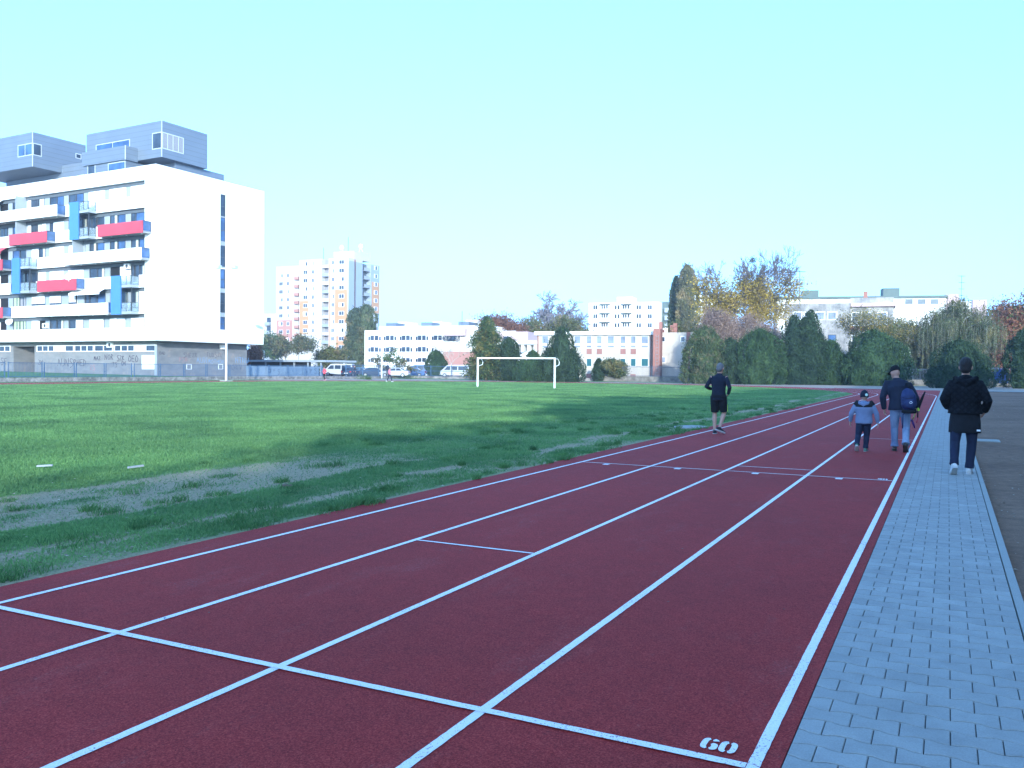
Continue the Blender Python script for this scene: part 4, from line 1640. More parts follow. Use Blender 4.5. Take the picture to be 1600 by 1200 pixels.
# sloping white stair wall
P1, P2 = F2.front(809, 556, -3), F2.front(824, 549, -3)
mb = MB()
Q = [(P1[0], P1[1]), (P2[0], P2[1]), (P2[0], P2[1] - 1.4), (F2.front(815, 560, -3)[0], F2.front(815, 560, -3)[1]), (F2.front(815, 568, -3)[0], 0.0), (F2.front(808, 568, -3)[0], 0.0)]
n = len(Q)
mb.add([F2.p(s, -3, z) for s, z in Q] + [F2.p(s, -2.6, z) for s, z in Q], [tuple(range(n)), tuple(range(n, 2 * n))[::-1]] + [(i, (i + 1) % n, n + (i + 1) % n, n + i) for i in range(n)])
mb.build('stair_wall', MT['white_wall'], B2)

# ------------------------------------------------------------------ two storey school, right, with brick column and annex
F3 = Frame(1019, 124, 17)
B3 = thing('school_building', 'two storey cream school house with teal ground floor shutters and a red brick column', 'building', F3.O)
MT['cream'] = plaster('cream render', (0.50, 0.455, 0.40), 0.14)
zt3 = F3.front(930, 518)[1]
sL = F3.front(839, 540)[0]
mb = MB()
F3.box(mb, 0, sL, 0, 11, 0, zt3 - 0.05)
mb.build('wall', MT['cream'], B3)
mb = MB()
zc_ = F3.front(930, 523.5, -0.4)[1]
F3.box(mb, -0.15, sL + 0.3, -0.45, 11.3, zc_, zt3 + 0.02)
mb.build('roof_cornice', MT['white_wall'], B3)
for k_, x in enumerate((852, 902.5, 920.5, 936.5, 954.5, 973.5, 989.5, 1007.5)):
    w_ = (1.2 if x in (920.5, 936.5, 973.5, 989.5) else 1.65) * 0.62
    for (yb, yt, mt_, fm) in ((537, 524.8, 'win_pale', 'frame_white'), (543.5, 539.2, 'win_pale', 'frame_white'), (572.5, 560, 'teal', 'frame_white')):
        s, z = F3.front(x, yb, 0)
        z1 = F3.front(x, yt, 0)[1]
        if yb > 570 and k_ < 1:
            mt_ = 'win_dark'
        mb = MB()
        F3.box(mb, s - w_ / 2 * 1.0, s + w_ / 2 * 1.0, -0.05, 0, z, z1, 0)
        F3.box(mb, s - w_ / 2 * 0.9, s + w_ / 2 * 0.9, -0.07, -0.05, z + 0.05, z1 - 0.05, 1)
        if 'win_pale' not in MT:
            MT['win_pale'] = glass('pale curtained glass', (0.17, 0.21, 0.28), 0.4)
        mb.build('window' if yb < 570 else 'shutter', [MT[fm], MT[mt_]], B3)
    if x in (920.5, 936.5, 973.5, 989.5):
        s, z = F3.front(x, 553.5, 0)
        mb = MB()
        F3.box(mb, s - w_ / 2 * 1.05, s + w_ / 2 * 1.05, -0.04, 0, z, F3.front(x, 545, 0)[1])
        mb.build('brick_panel', MT['brick_pale'], B3)
        mb = MB()
        F3.box(mb, s - w_ / 2 * 1.05, s + w_ / 2 * 1.05, -0.04, 0, 0.3, 1.0)
        mb.build('brick_panel', MT['brick_pale'], B3)
for x in (840.5, 1017):
    s, _ = F3.front(x, 550, -0.1)
    mb = MB()
    mb.tube([F3.p(s, -0.12, 0), F3.p(s, -0.12, zc_)], 0.09, 6)
    mb.build('downpipe', MT['brick_red'], B3)
# brick column
F3b = Frame(1031.5, 122, 17)
mb = MB()
sC = F3b.front(1020.5, 550)[0]
F3b.box(mb, 0, sC, -0.2, 9, 0, F3b.front(1025, 513.5)[1])
mb.build('brick_column', MT['brick_red'], B3)
mb = MB()
for i in range(12):
    z_ = 0.8 + i * 0.5
    mb.tube([F3b.p(0.25, -0.3, z_), F3b.p(0.6, -0.3, z_)], 0.025, 4)
mb.tube([F3b.p(0.25, -0.3, 0.5), F3b.p(0.25, -0.3, 6.6)], 0.025, 4)
mb.tube([F3b.p(0.6, -0.3, 0.5), F3b.p(0.6, -0.3, 6.6)], 0.025, 4)
mb.build('ladder', MT['slab_grey'], B3)
mb = MB()
sN = F3.front(1085, 550)[0]
F3.box(mb, sN, F3.front(1032, 550)[0] , 0.5, 9, 0, F3.front(1055, 519.5, 0.5)[1])
mb.build('annex_wall', MT['cream'], B3)
mb = MB()
F3.box(mb, F3.front(1078, 550, 0.4)[0], F3.front(1072.5, 550, 0.4)[0], 0.25, 0.5, 0, F3.front(1075, 519, 0.4)[1])
mb.build('brick_pier', MT['brick_red'], B3)
for x, yb, w_, h_, mm in ((1036, 534.5, .7, .8, 'win_dark'), (1067, 534.5, .7, .8, 'win_dark'), (1036, 567, .8, .9, 'win_pale')):
    s, z = F3.front(x, yb, 0.5)
    mb = MB()
    F3.box(mb, s - w_ / 2, s + w_ / 2, 0.44, 0.5, z, z + h_, 0)
    F3.box(mb, s - w_ / 2 + 0.1, s + w_ / 2 - 0.1, 0.42, 0.44, z + 0.08, z + h_ - 0.08, 1)
    mb.build('window', [MT['frame_white'], MT[mm]], B3)
zr = F3.front(1055, 519.5, 0.5)[1]
for x0, x1, y0, mm in ((1029.5, 1034.5, 503, 'brick_red'), (1036, 1043, 512.5, 'white_panel'), (1047, 1053, 508, 'brick_red'), (1052, 1058, 505, 'brick_red')):
    a, z1 = F3.front(x1, y0, 3)
    b_, _ = F3.front(x0, y0, 3)
    mb = MB()
    F3.box(mb, a, b_, 3, 3.8, zr, z1)
    mb.build('chimney' if mm == 'brick_red' else 'roof_unit', MT[mm], B3)

# ------------------------------------------------------------------ white block with green edged balconies
F4 = Frame(1029, 225, 20)
B4 = thing('apartment_building', 'white flat roofed apartment house with thin green balcony edges', 'building', F4.O)
zt4 = F4.front(980, 472.5)[1]
mb = MB()
s4 = F4.front(920, 500)[0]
F4.box(mb, 0, s4, 0, 12, 0, zt4)
mb.build('wall', MT['white_wall'], B4)
mb = MB()
F4.box(mb, F4.front(989, 470, 4)[0], F4.front(964, 470, 4)[0], 4, 9, zt4, F4.front(980, 464, 4)[1])
mb.build('machine_room', MT['white_wall'], B4)
mb = MB()
F4.box(mb, F4.front(1075, 500, 4)[0], -0.003, 4, 12, 0, F4.front(1040, 471.5, 4)[1])
mb.build('green_wing', MT['green_metal'], B4)
for r_ in range(3):
    yb = 483.5 + 14 * r_
    for x in (928.5, 932, 962, 966.5, 996, 1000, 1013.5, 1017):
        s, z = F4.front(x, yb, 0)
        mb = MB()
        F4.box(mb, s - 0.24, s + 0.24, -0.05, 0, z, z + 1.1)
        mb.build('window', MT['win_dark'], B4)
    for x in (945.5, 979):
        s, z = F4.front(x, yb, 0)
        mb = MB()
        F4.box(mb, s - 1.4, s + 1.4, -0.9, 0, z + 1.25, z + 1.42)
        mb.build('balcony_edge', MT['green_metal'], B4)
        for dx in (-0.5, 0.2, 0.8):
            mb = MB()
            F4.box(mb, s + dx - 0.2, s + dx + 0.2, -0.05, 0, z + 0.15, z + 1.1)
            mb.build('window', MT['win_dark'], B4)
for r_ in range(3):
    mb = MB()
    s, z = F4.front(1046, 481 + 12 * r_, 3.0)
    F4.box(mb, s - 1.3, s + 1.3, 3.0, 3.99, z - 1.2, z)
    mb.build('balcony', MT['light_grey'], B4)
# second white block further right, behind the poplars
F4b = Frame(1128, 235, 20)
B4b = thing('apartment_building', 'white house corner between the poplar and the yellow tree', 'building', F4b.O)
mb = MB()
F4b.box(mb, 0, F4b.front(1076, 480)[0], 0, 12, 0, F4b.front(1095, 460)[1])
mb.build('wall', MT['white_wall'], B4b)
simple_windows(F4b, B4b, (1092, 1101), (486, 500, 514), 1.2, 1.2, 0)

# ------------------------------------------------------------------ stained grey concrete building, right
F5 = Frame(1327, 132, 22)
B5 = thing('institute_building', 'stained grey concrete building with large white windows above the cypress hedge', 'building', F5.O)
t = NT('stained concrete')
n1 = t.noise(0.45, 6, 0.65)
n2 = t.noise(2.4, 5, 0.7, stretch=(1, 1, 0.2))
c = t.ramp(n1, [(0.36, (0.16, 0.165, 0.17)), (0.60, (0.42, 0.40, 0.375))])
c = t.mix(1.0, c, t.ramp(n2, [(0.3, (0.75, 0.76, 0.78)), (0.65, (1.1, 1.1, 1.1))]), 'MULTIPLY')
MT['stained'] = t.done(c, 0.9, 0.2)
mb = MB()
s5 = F5.front(1226, 500)[0]
z5 = F5.front(1290, 474)[1]
F5.box(mb, 0, s5, 0, 12, 0, z5)
mb.build('wall', MT['stained'], B5)
mb = MB()
sr = F5.front(1396, 500, 0.8)[0]
z5b = F5.front(1360, 465, 0.8)[1]
F5.box(mb, sr, -0.003, 0.8, 14, 0, z5b)
mb.build('wall', MT['stained'], B5)
mb = MB()
zc0, zc1 = F5.front(1360, 479, 0.4)[1], F5.front(1360, 473, 0.4)[1]
F5.box(mb, sr - 0.3, -0.05, 0.3, 0.797, zc0, zc1)
F5.box(mb, sr - 0.3, sr - 0.003, 0.798, 12, zc0, zc1)
mb.build('cornice', MT['pinkish'], B5)
for x in (1246, 1263, 1281.5, 1300):
    s, z = F5.front(x, 500, 0)
    mb = MB()
    F5.box(mb, s - 0.72, s + 0.72, -0.06, 0, z, z + 1.3, 0)
    F5.box(mb, s - 0.56, s + 0.56, -0.08, -0.06, z + 0.12, z + 1.18, 1)
    mb.build('window', [MT['frame_white'], MT['win_pale']], B5)
    s, z = F5.front(x, 536, 0)
    mb = MB()
    F5.box(mb, s - 0.6, s + 0.6, -0.05, 0, z, z + 1.3, 0)
    F5.box(mb, s - 0.5, s + 0.5, -0.08, -0.05, z + 0.08, z + 1.22, 1)
    mb.build('window', [MT['frame_dark'], MT['win_blue']], B5)
for x in (1338, 1354, 1378):
    for yb in (508, 544):
        s, z = F5.front(x, yb, 0.8)
        h_ = 2.0
        mb = MB()
        F5.box(mb, s - 0.75, s + 0.75, 0.72, 0.8, z - 0.3, z + h_, 0)
        F5.box(mb, s - 0.6, s + 0.6, 0.70, 0.72, z + 0.3, z + h_ - 0.12, 1)
        mb.build('window', [MT['frame_white'], MT['win_pale' if yb < 520 else 'win_dark']], B5)
mb = MB()
F5.box(mb, sr, -0.05, 0.70, 0.797, F5.front(1350, 516, 0.7)[1], F5.front(1350, 509.5, 0.7)[1])
mb.build('brick_band', MT['brick_red'], B5)
mb = MB()
s_, z_ = F5.front(1352.5, 461, 3)
F5.box(mb, s_ - 0.3, s_ + 0.3, 3, 3.6, z5b - 0.3, F5.front(1352.5, 455.5, 3)[1])
mb.build('chimney', MT['brick_red'], B5)


def antenna(name, label, base, H, parent=None, arms=3, w_=1.6):
    mb = MB()
    x, y, z = base
    mb.tube([(x, y, z), (x, y, z + H)], 0.05, 5)
    for i in range(arms):
        zz = z + H * (0.97 - 0.24 * i)
        L = w_ * (1 - 0.12 * i)
        d = c2w(1, 0.15, 0)
        mb.tube([(x - d[0] * L, y - d[1] * L, zz), (x + d[0] * L, y + d[1] * L, zz)], 0.03, 4)
        for k in range(5):
            q = -1 + 0.5 * k
            e = c2w(-0.15, 1, 0)
            mb.tube([(x + d[0] * L * q - e[0] * 0.4, y + d[1] * L * q - e[1] * 0.4, zz), (x + d[0] * L * q + e[0] * 0.4, y + d[1] * L * q + e[1] * 0.4, zz + 0.1)], 0.02, 4)
    return mb.build(name, MT['fence_grey'], parent)


s_, z_ = F5.front(1249, 471, 3)
antenna('antenna_mast', '', F5.p(s_, 3, z5), F5.front(1249, 423, 3)[1] - z5, B5, 3, 0.85)
for dx in (-1, 1):
    pass
# pale house behind with green roof line and boxes
F6 = Frame(1476, 158, 14)
B6 = thing('apartment_building', 'pale long house with green roof boxes behind the grey building', 'building', F6.O)
z6 = F6.front(1400, 462.5)[1]
mb = MB()
F6.box(mb, 0, F6.front(1214, 470)[0], 0, 12, 0, z6 - 0.4)
mb.build('wall', MT['white_wall'], B6)
mb = MB()
F6.box(mb, -0.3, F6.front(1214, 470)[0] + 0.3, -0.4, 12.3, z6 - 0.4, z6)
mb.build('roof_edge', MT['green_metal'], B6)
for x0, x1, y0 in ((1254, 1279, 453.5), (1380, 1405.5, 450)):
    a, z1 = F6.front(x1, y0, 3)
    b_, _ = F6.front(x0, y0, 3)
    mb = MB()
    F6.box(mb, a, b_, 3, 6, z6, z1)
    mb.build('roof_unit', MT['green_metal'], B6)
for x in (1420, 1440, 1460):
    simple_windows(F6, B6, (x,), (476,), 1.5, 1.1, 0)
F7 = Frame(1540, 190, 14)
B7 = thing('apartment_building', 'pinkish white house top rising behind the weeping birch', 'building', F7.O)
zz = F7.front(1500, 460)[1]
mb = MB()
F7.box(mb, F7.front(1499, 470)[0], F7.front(1478, 470)[0], 0, 10, 0, zz)
mb.build('wall', MT['pinkish'], B7)
mb = MB()
F7.box(mb, 0, F7.front(1520, 470)[0], 0, 10, 0, F7.front(1530, 468.5)[1])
mb.build('wall', MT['pinkish'], B7)
mb = MB()
F7.box(mb, F7.front(1520, 470)[0] + 0.003, F7.front(1499, 470)[0] - 0.003, 0.5, 10, 0, zz - 1.5)
mb.build('wall', MT['white_wall'], B7)
s_, z_ = F7.front(1502, 462, 3)
antenna('antenna_mast', '', F7.p(s_, 3, zz - 1.5), 6.0, B7, 4, 0.7)

# ------------------------------------------------------------------ low garage row
F8 = Frame(509, 122, 32)
B8 = thing('garage_row', 'low grey garage row with dark open bays beside the white block', 'garage', F8.O, world=True)
zg = F8.front(450, 562.5)[1]
sg = F8.front(387, 565)[0]
mb = MB()
F8.box(mb, -0.3, sg, -0.3, 6, zg - 0.28, zg)
mb.build('roof', MT['light_grey'], B8)
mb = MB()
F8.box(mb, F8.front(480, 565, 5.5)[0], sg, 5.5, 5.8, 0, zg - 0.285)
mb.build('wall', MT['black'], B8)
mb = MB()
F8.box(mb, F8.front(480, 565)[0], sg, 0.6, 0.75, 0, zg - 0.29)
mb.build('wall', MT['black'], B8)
for x in (414.5, 437.5, 459, 480.5, 494, 501):
    s_ = F8.front(x, 566)[0]
    mb = MB()
    F8.box(mb, s_ - 0.09, s_ + 0.09, 0, 0.2, 0, zg - 0.285)
    mb.build('post', MT['light_grey'], B8)

# ================================================================== fences
VF = -75.05
FN = thing('metal_fence', 'blue metal railing fence on a low concrete wall in front of the white block', 'fence', (VF, 60, 0))
t = NT('old concrete plinth')
n1 = t.noise(1.5, 6, 0.7)
n2 = t.noise(9, 4, 0.7)
c = t.ramp(n1, [(0.35, (0.10, 0.10, 0.10)), (0.6, (0.33, 0.31, 0.29))])
c = t.mix(1.0, c, t.ramp(n2, [(0.3, (0.7, 0.7, 0.7)), (0.7, (1.15, 1.15, 1.15))]), 'MULTIPLY')
t.bump(n2, 0.4, 0.02)
MT['old_concrete'] = t.done(c, 0.95, 0.15)
mb = MB()
mb.box(VF - 0.12, VF + 0.12, 22, 97, -0.3, 0.38)
mb.build('plinth', MT['old_concrete'], FN)
posts = [35.5, 38.8, 42.1, 45.3, 48.5, 52.0, 55.3, 58.6, 61.9, 65.3, 68.6, 71.8, 75.3, 78.6, 81.9, 85.3, 88.7, 92.0]
for i, u_ in enumerate(posts):
    mb = MB()
    dbl = (0.16, -0.16) if i in (4, 8) else (0.10, -0.10)
    for d_ in dbl:
        mb.box(VF - 0.03, VF + 0.03, u_ + d_ - 0.035, u_ + d_ + 0.035, 0.38, 1.80)
    mb.box(VF - 0.015, VF + 0.015, u_ - 0.10, u_ + 0.10, 0.9, 0.95)
    mb.build('post', MT['fence_blue'], FN)
for a, b_ in zip(posts[:-1], posts[1:]):
    mb = MB()
    a2, b2 = a + 0.16, b_ - 0.16
    mb.box(VF - 0.025, VF + 0.025, a2, b2, 1.70, 1.75)
    mb.box(VF - 0.025, VF + 0.025, a2, b2, 0.45, 0.50)
    n = int((b2 - a2) / 0.13)
    for k in range(n + 1):
        y = a2 + (b2 - a2) * k / n
        mb.box(VF - 0.010, VF + 0.010, y - 0.010, y + 0.010, 0.50, 1.70)
    mb.build('fence_panel', MT['fence_blue'], FN)

# pale boarded fence with graffiti, behind the rails further along
PF = thing('board_fence', 'pale blue boarded fence covered with scribbles in front of the garages', 'fence', (VF - 0.5, 85, 0))
MT['board'] = M('pale blue board', (0.30, 0.38, 0.46), 0.7, 0.10, 0.8)
for i, (a, b_) in enumerate(zip(posts[13:-1], posts[14:])):
    mb = MB()
    mb.box(VF - 0.55, VF - 0.49, a + 0.03, b_ - 0.03, 0.3, 1.62)
    bd = mb.build('board', MT['board'], PF)

    class _A:
        @staticmethod
        def p(s, t_, z):
            return (VF - 0.485, a + s, z)
    rg = random.Random(i)
    mbs = MB()
    x = 0.25
    for ch in rg.choice(['ZNS', 'OPS', 'HER', 'SAU']):
        hh = 0.45 + rg.random() * 0.25
        z0 = 0.65 + rg.random() * 0.2
        for st in GL[ch]:
            mbs.tube([np.array((VF - 0.486, a + 0.2 + x + px * hh, z0 + py * hh)) for px, py in st], 0.022, 4)
        x += 0.75 + rg.random() * 0.3
    mbs.build('graffiti', MT['spray_dark' if i % 2 else 'spray_blue'], bd)

# car park fence: mesh panels on a low wall, turning the corner along the far side
CF = thing('mesh_fence', 'tall thin blue mesh fence on a low wall in front of the parked cars', 'fence', (VF, 105, 0))
mb = MB()
mb.box(VF - 0.12, VF + 0.12, 97.003, 113, -0.3, 0.30)
mb.add([(VF - 0.12, 113, -0.3), (-44, 112.4, -0.3), (-44, 112.65, -0.3), (VF - 0.12, 113.25, -0.3), (VF - 0.12, 113, 0.34), (-44, 112.4, 0.40), (-44, 112.65, 0.40), (VF - 0.12, 113.25, 0.34)],
       [(0, 1, 2, 3)[::-1], (4, 5, 6, 7), (0, 1, 5, 4), (1, 2, 6, 5), (2, 3, 7, 6), (3, 0, 4, 7)])
mb.build('plinth', MT['old_concrete'], CF)


def fence_run(parent, A, B_, z0, z1, step, mat, bar=0.12, br=0.008, wires=(0.05, 0.95)):
    A = np.array(A, float)
    B_ = np.array(B_, float)
    L = np.linalg.norm(B_ - A)
    n = max(1, round(L / step))
    d = (B_ - A) / L
    for i in range(n + 1):
        p = A + d * L * i / n
        mb = MB()
        mb.tube([(p[0], p[1], z0 - 0.05), (p[0], p[1], z1 + 0.06)], 0.07, 6)
        mb.build('post', MT[mat], parent)
        if i == n:
            break
        q = A + d * L * (i + 1) / n
        mb = MB()
        for f_ in wires:
            z = z0 + (z1 - z0) * f_
            mb.tube([(p[0] + d[0] * .05, p[1] + d[1] * .05, z), (q[0] - d[0] * .05, q[1] - d[1] * .05, z)], 0.035, 4)
        m_ = int(L / n / bar)
        for k in range(1, m_):
            r_ = p + (q - p) * k / m_
            mb.tube([(r_[0], r_[1], z0 + (z1 - z0) * wires[0]), (r_[0], r_[1], z0 + (z1 - z0) * wires[-1])], br, 3, cap=False)
        mb.build('fence_panel', MT[mat], parent)


fence_run(CF, (VF, 97.2), (VF, 112.8), 0.30, 1.95, 3.9, 'fence_blue', 0.20, 0.010, (0.04, 0.5, 0.96))
fence_run(CF, (VF + 0.3, 113.1), (-60, 112.9), 0.34, 1.95, 3.8, 'fence_blue', 0.20, 0.010, (0.04, 0.5, 0.96))
SF = thing('railing_fence', 'grey railing fence on a stone wall in front of the cream school', 'fence', (-32, 113.5, 0))
mb = MB()
P = [(-44, 112.4), (0, 119.0), (24, 119.0)]
for a, b_ in zip(P[:-1], P[1:]):
    d = np.array(b_) - np.array(a)
    d = d / np.linalg.norm(d)
    nx, ny = -d[1] * 0.15, d[0] * 0.15
    z1 = 0.72
    mb.add([(a[0] + nx, a[1] + ny, -0.3), (b_[0] + nx, b_[1] + ny, -0.3), (b_[0] - nx, b_[1] - ny, -0.3), (a[0] - nx, a[1] - ny, -0.3), (a[0] + nx, a[1] + ny, z1), (b_[0] + nx, b_[1] + ny, z1), (b_[0] - nx, b_[1] - ny, z1), (a[0] - nx, a[1] - ny, z1)],
           [(0, 1, 2, 3), (7, 6, 5, 4), (0, 4, 5, 1), (1, 5, 6, 2), (2, 6, 7, 3), (3, 7, 4, 0)])
MT['stone'] = M('rubble stone wall', (0.17, 0.16, 0.145), 0.95, 0.45, 2.2, bump=0.7, bscale=6)
mb.build('stone_wall', MT['stone'], SF)
fence_run(SF, (-44, 112.4), (0, 119.0), 0.72, 2.1, 4.0, 'fence_grey', 0.16, 0.020)
fence_run(SF, (0.2, 119.0), (24, 119.0), 0.72, 2.3, 3.6, 'fence_blue', 0.15, 0.016)
GT = thing('sheet_gate', 'blue sheet metal gate between the dark cypresses at the right edge', 'gate', G(1562, 607))
g0, g1 = G(1556, 605), G(1580, 606)
mb = MB()
d = (g1 - g0)
mb.add([(g0[0], g0[1] + 6, 0.45), (g1[0], g1[1] + 6, 0.45), (g1[0], g1[1] + 6.05, 0.45), (g0[0], g0[1] + 6.05, 0.45), (g0[0], g0[1] + 6, 2.1), (g1[0], g1[1] + 6, 2.1), (g1[0], g1[1] + 6.05, 2.1), (g0[0], g0[1] + 6.05, 2.1)],
       [(0, 1, 5, 4), (4, 5, 6, 7), (2, 3, 7, 6), (1, 2, 6, 5), (3, 0, 4, 7)])
MT['gate_blue'] = M('blue gate paint', (0.03, 0.10, 0.34), 0.5, 0.1, 3)
mb.build('sheet_panel', MT['gate_blue'], GT)
mb = MB()
mb.box(g0[0] - 2, g1[0] + 6, g0[1] + 6.1, g0[1] + 6.5, -0.2, 0.44)
mb.build('plinth', MT['old_concrete'], GT)
for k in range(4):
    mb = MB()
    p = g0 + d * k / 3
    mb.box(p[0] - 0.04, p[0] + 0.04, p[1] + 5.93, p[1] + 5.99, 0.44, 2.15)
    mb.build('post', MT['fence_blue'], GT)

# ================================================================== floodlight mast, goal, lamps
q = G(353.5, 596)
FM = thing('floodlight_mast', 'white floodlight mast with two lamps on a crossbar beside the far track', 'light mast', q)
zT = 0
r0 = ray(352, 418)
kk = np.hypot(q[0], q[1]) / np.hypot(r0[0], r0[1])
zT = CAMH + r0[2] * kk
mb = MB()
mb.tube([(q[0], q[1], 0), (q[0], q[1], zT * 0.5), (q[0], q[1], zT)], [0.13, 0.10, 0.07], 10)
mb.build('pole', MT['white_paint'], FM, smooth=True)
mb = MB()
mb.box(q[0] - 0.45, q[0] + 0.45, q[1] - 0.45, q[1] + 0.45, 0, 0.12)
mb.build('foundation', MT['kerb'], FM)
rt = c2w(1, 0, 0)
mb = MB()
mb.tube([q - rt * 0.8 + np.array([0, 0, zT - 0.1]), q + rt * 0.8 + np.array([0, 0, zT - 0.1])], 0.04, 6)
mb.build('crossbar', MT['white_paint'], FM)
for sg_ in (-1, 1):
    c0 = q + rt * sg_ * 0.85
    mb = MB()
    mb.box(c0[0] - 0.28, c0[0] + 0.28, c0[1] - 0.25, c0[1] + 0.2, zT - 0.1, zT + 0.22)
    mb.build('floodlight', MT['alu'], FM)

GU, GV = 65.75, -36.53
GP = thing('football_goal', 'white football goal frame without a net at the far end of the grass', 'goal', (GV + 3.66, GU, 0))
for v_ in (GV, GV + 7.32):
    mb = MB()
    mb.box(v_ - 0.06, v_ + 0.06, GU - 0.06, GU + 0.06, -0.05, 2.44)
    mb.build('post', MT['white_paint'], GP)
mb = MB()
mb.box(GV - 0.06, GV + 7.38, GU - 0.06, GU + 0.06, 2.4405, 2.56)
mb.build('crossbar', MT['white_paint'], GP)
for v_ in (GV, GV + 7.32):
    mb = MB()
    pts = [(v_, GU + 0.06, 2.45), (v_ + 0.02, GU + 0.55, 2.45), (v_ + 0.03, GU + 0.85, 2.2), (v_ + 0.02, GU + 0.8, 1.95), (v_, GU + 0.06, 1.8)]
    mb.tube(pts, 0.03, 6)
    mb.build('net_bracket', MT['white_paint'], GP)


def lamp(px, Z, py_top, label, arm=0.8, group=None, two=False):
    p = D(px, Z)
    r0 = ray(px, py_top)
    z1 = CAMH + r0[2] * Z
    L = thing('street_lamp', label, 'lamp', p, group)
    mb = MB()
    mb.tube([p, p + np.array([0, 0, z1])], [0.09, 0.06], 8)
    mb.build('pole', MT['white_paint'], L)
    for sg_ in ((-1, 1) if two else (-1,)):
        mb = MB()
        mb.tube([p + np.array([0, 0, z1 - 0.03]), p + rt * sg_ * arm * 0.5 + np.array([0, 0, z1 + 0.12]), p + rt * sg_ * arm + np.array([0, 0, z1 + 0.1])], 0.035, 5)
        mb.build('arm', MT['white_paint'], L)
        mb = MB()
        mb.ell(p + rt * sg_ * (arm + 0.2) + np.array([0, 0, z1 + 0.08]), (0.38, 0.2, 0.1), 8)
        mb.build('lamp_head', MT['white_panel'], L)


lamp(509.5, 165, 549, 'slim white street lamp behind the pink jogger and the garages', 0.5)
lamp(412.5, 150, 548, 'street lamp just right of the white block, above the garage roof', 0.5)
lamp(596.5, 128, 543, 'tall white street lamp standing among the parked cars', 0.6, two=True)

# ================================================================== trees
def leafquads(P, size, up=0.0, asp=0.55, rs_=rs, out=None):
    """leaf-sized quads at points P (n,3) with random orientation; size scalar or array"""
    n = len(P)
    a = rs_.normal(size=(n, 3))
    if out is not None:
        a = a * 0.8 + out * 0.9
    a[:, 2] += up
    a /= np.linalg.norm(a, axis=1, keepdims=True) + 1e-9
    b = rs_.normal(size=(n, 3))
    b -= a * (a * b).sum(1, keepdims=True)
    b /= np.linalg.norm(b, axis=1, keepdims=True) + 1e-9
    s = (size * (0.6 + 0.8 * rs_.rand(n)))[:, None]
    V = np.stack([P - a * s, P + b * s * asp, P + a * s, P - b * s * asp], 1)
    return V.reshape(-1, 3)


def leaf_obj(name, V, mat, parent, extra=None):
    F_ = np.arange(len(V)).reshape(-1, 4)
    if extra is not None:
        V2, F2 = extra
        F_ = np.concatenate([F_, F2 + len(V)], 0)
        V = np.concatenate([V, V2], 0)
    return np_mesh(name, V - np.array(parent.location)[None, :] * 0, F_, mat, parent=parent)


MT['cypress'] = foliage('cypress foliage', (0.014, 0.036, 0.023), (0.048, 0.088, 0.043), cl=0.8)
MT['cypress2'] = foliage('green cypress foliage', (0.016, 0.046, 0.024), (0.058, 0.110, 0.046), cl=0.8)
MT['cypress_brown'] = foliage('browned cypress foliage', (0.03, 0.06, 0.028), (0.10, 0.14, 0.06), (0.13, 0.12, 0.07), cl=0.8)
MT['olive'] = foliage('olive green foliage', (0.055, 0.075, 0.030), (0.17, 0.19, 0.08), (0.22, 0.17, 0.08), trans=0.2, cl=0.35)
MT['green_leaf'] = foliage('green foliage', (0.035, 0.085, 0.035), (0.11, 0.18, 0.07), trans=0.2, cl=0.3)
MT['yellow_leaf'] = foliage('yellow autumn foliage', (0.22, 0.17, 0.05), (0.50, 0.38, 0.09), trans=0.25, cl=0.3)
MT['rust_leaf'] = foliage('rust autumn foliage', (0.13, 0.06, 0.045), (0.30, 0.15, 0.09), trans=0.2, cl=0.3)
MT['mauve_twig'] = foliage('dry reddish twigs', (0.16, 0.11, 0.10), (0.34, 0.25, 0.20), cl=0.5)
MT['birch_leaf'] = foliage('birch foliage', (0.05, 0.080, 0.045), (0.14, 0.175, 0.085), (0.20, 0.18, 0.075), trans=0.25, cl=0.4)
MT['needle'] = foliage('fir foliage', (0.022, 0.055, 0.028), (0.08, 0.12, 0.045), (0.16, 0.14, 0.045), cl=0.6)


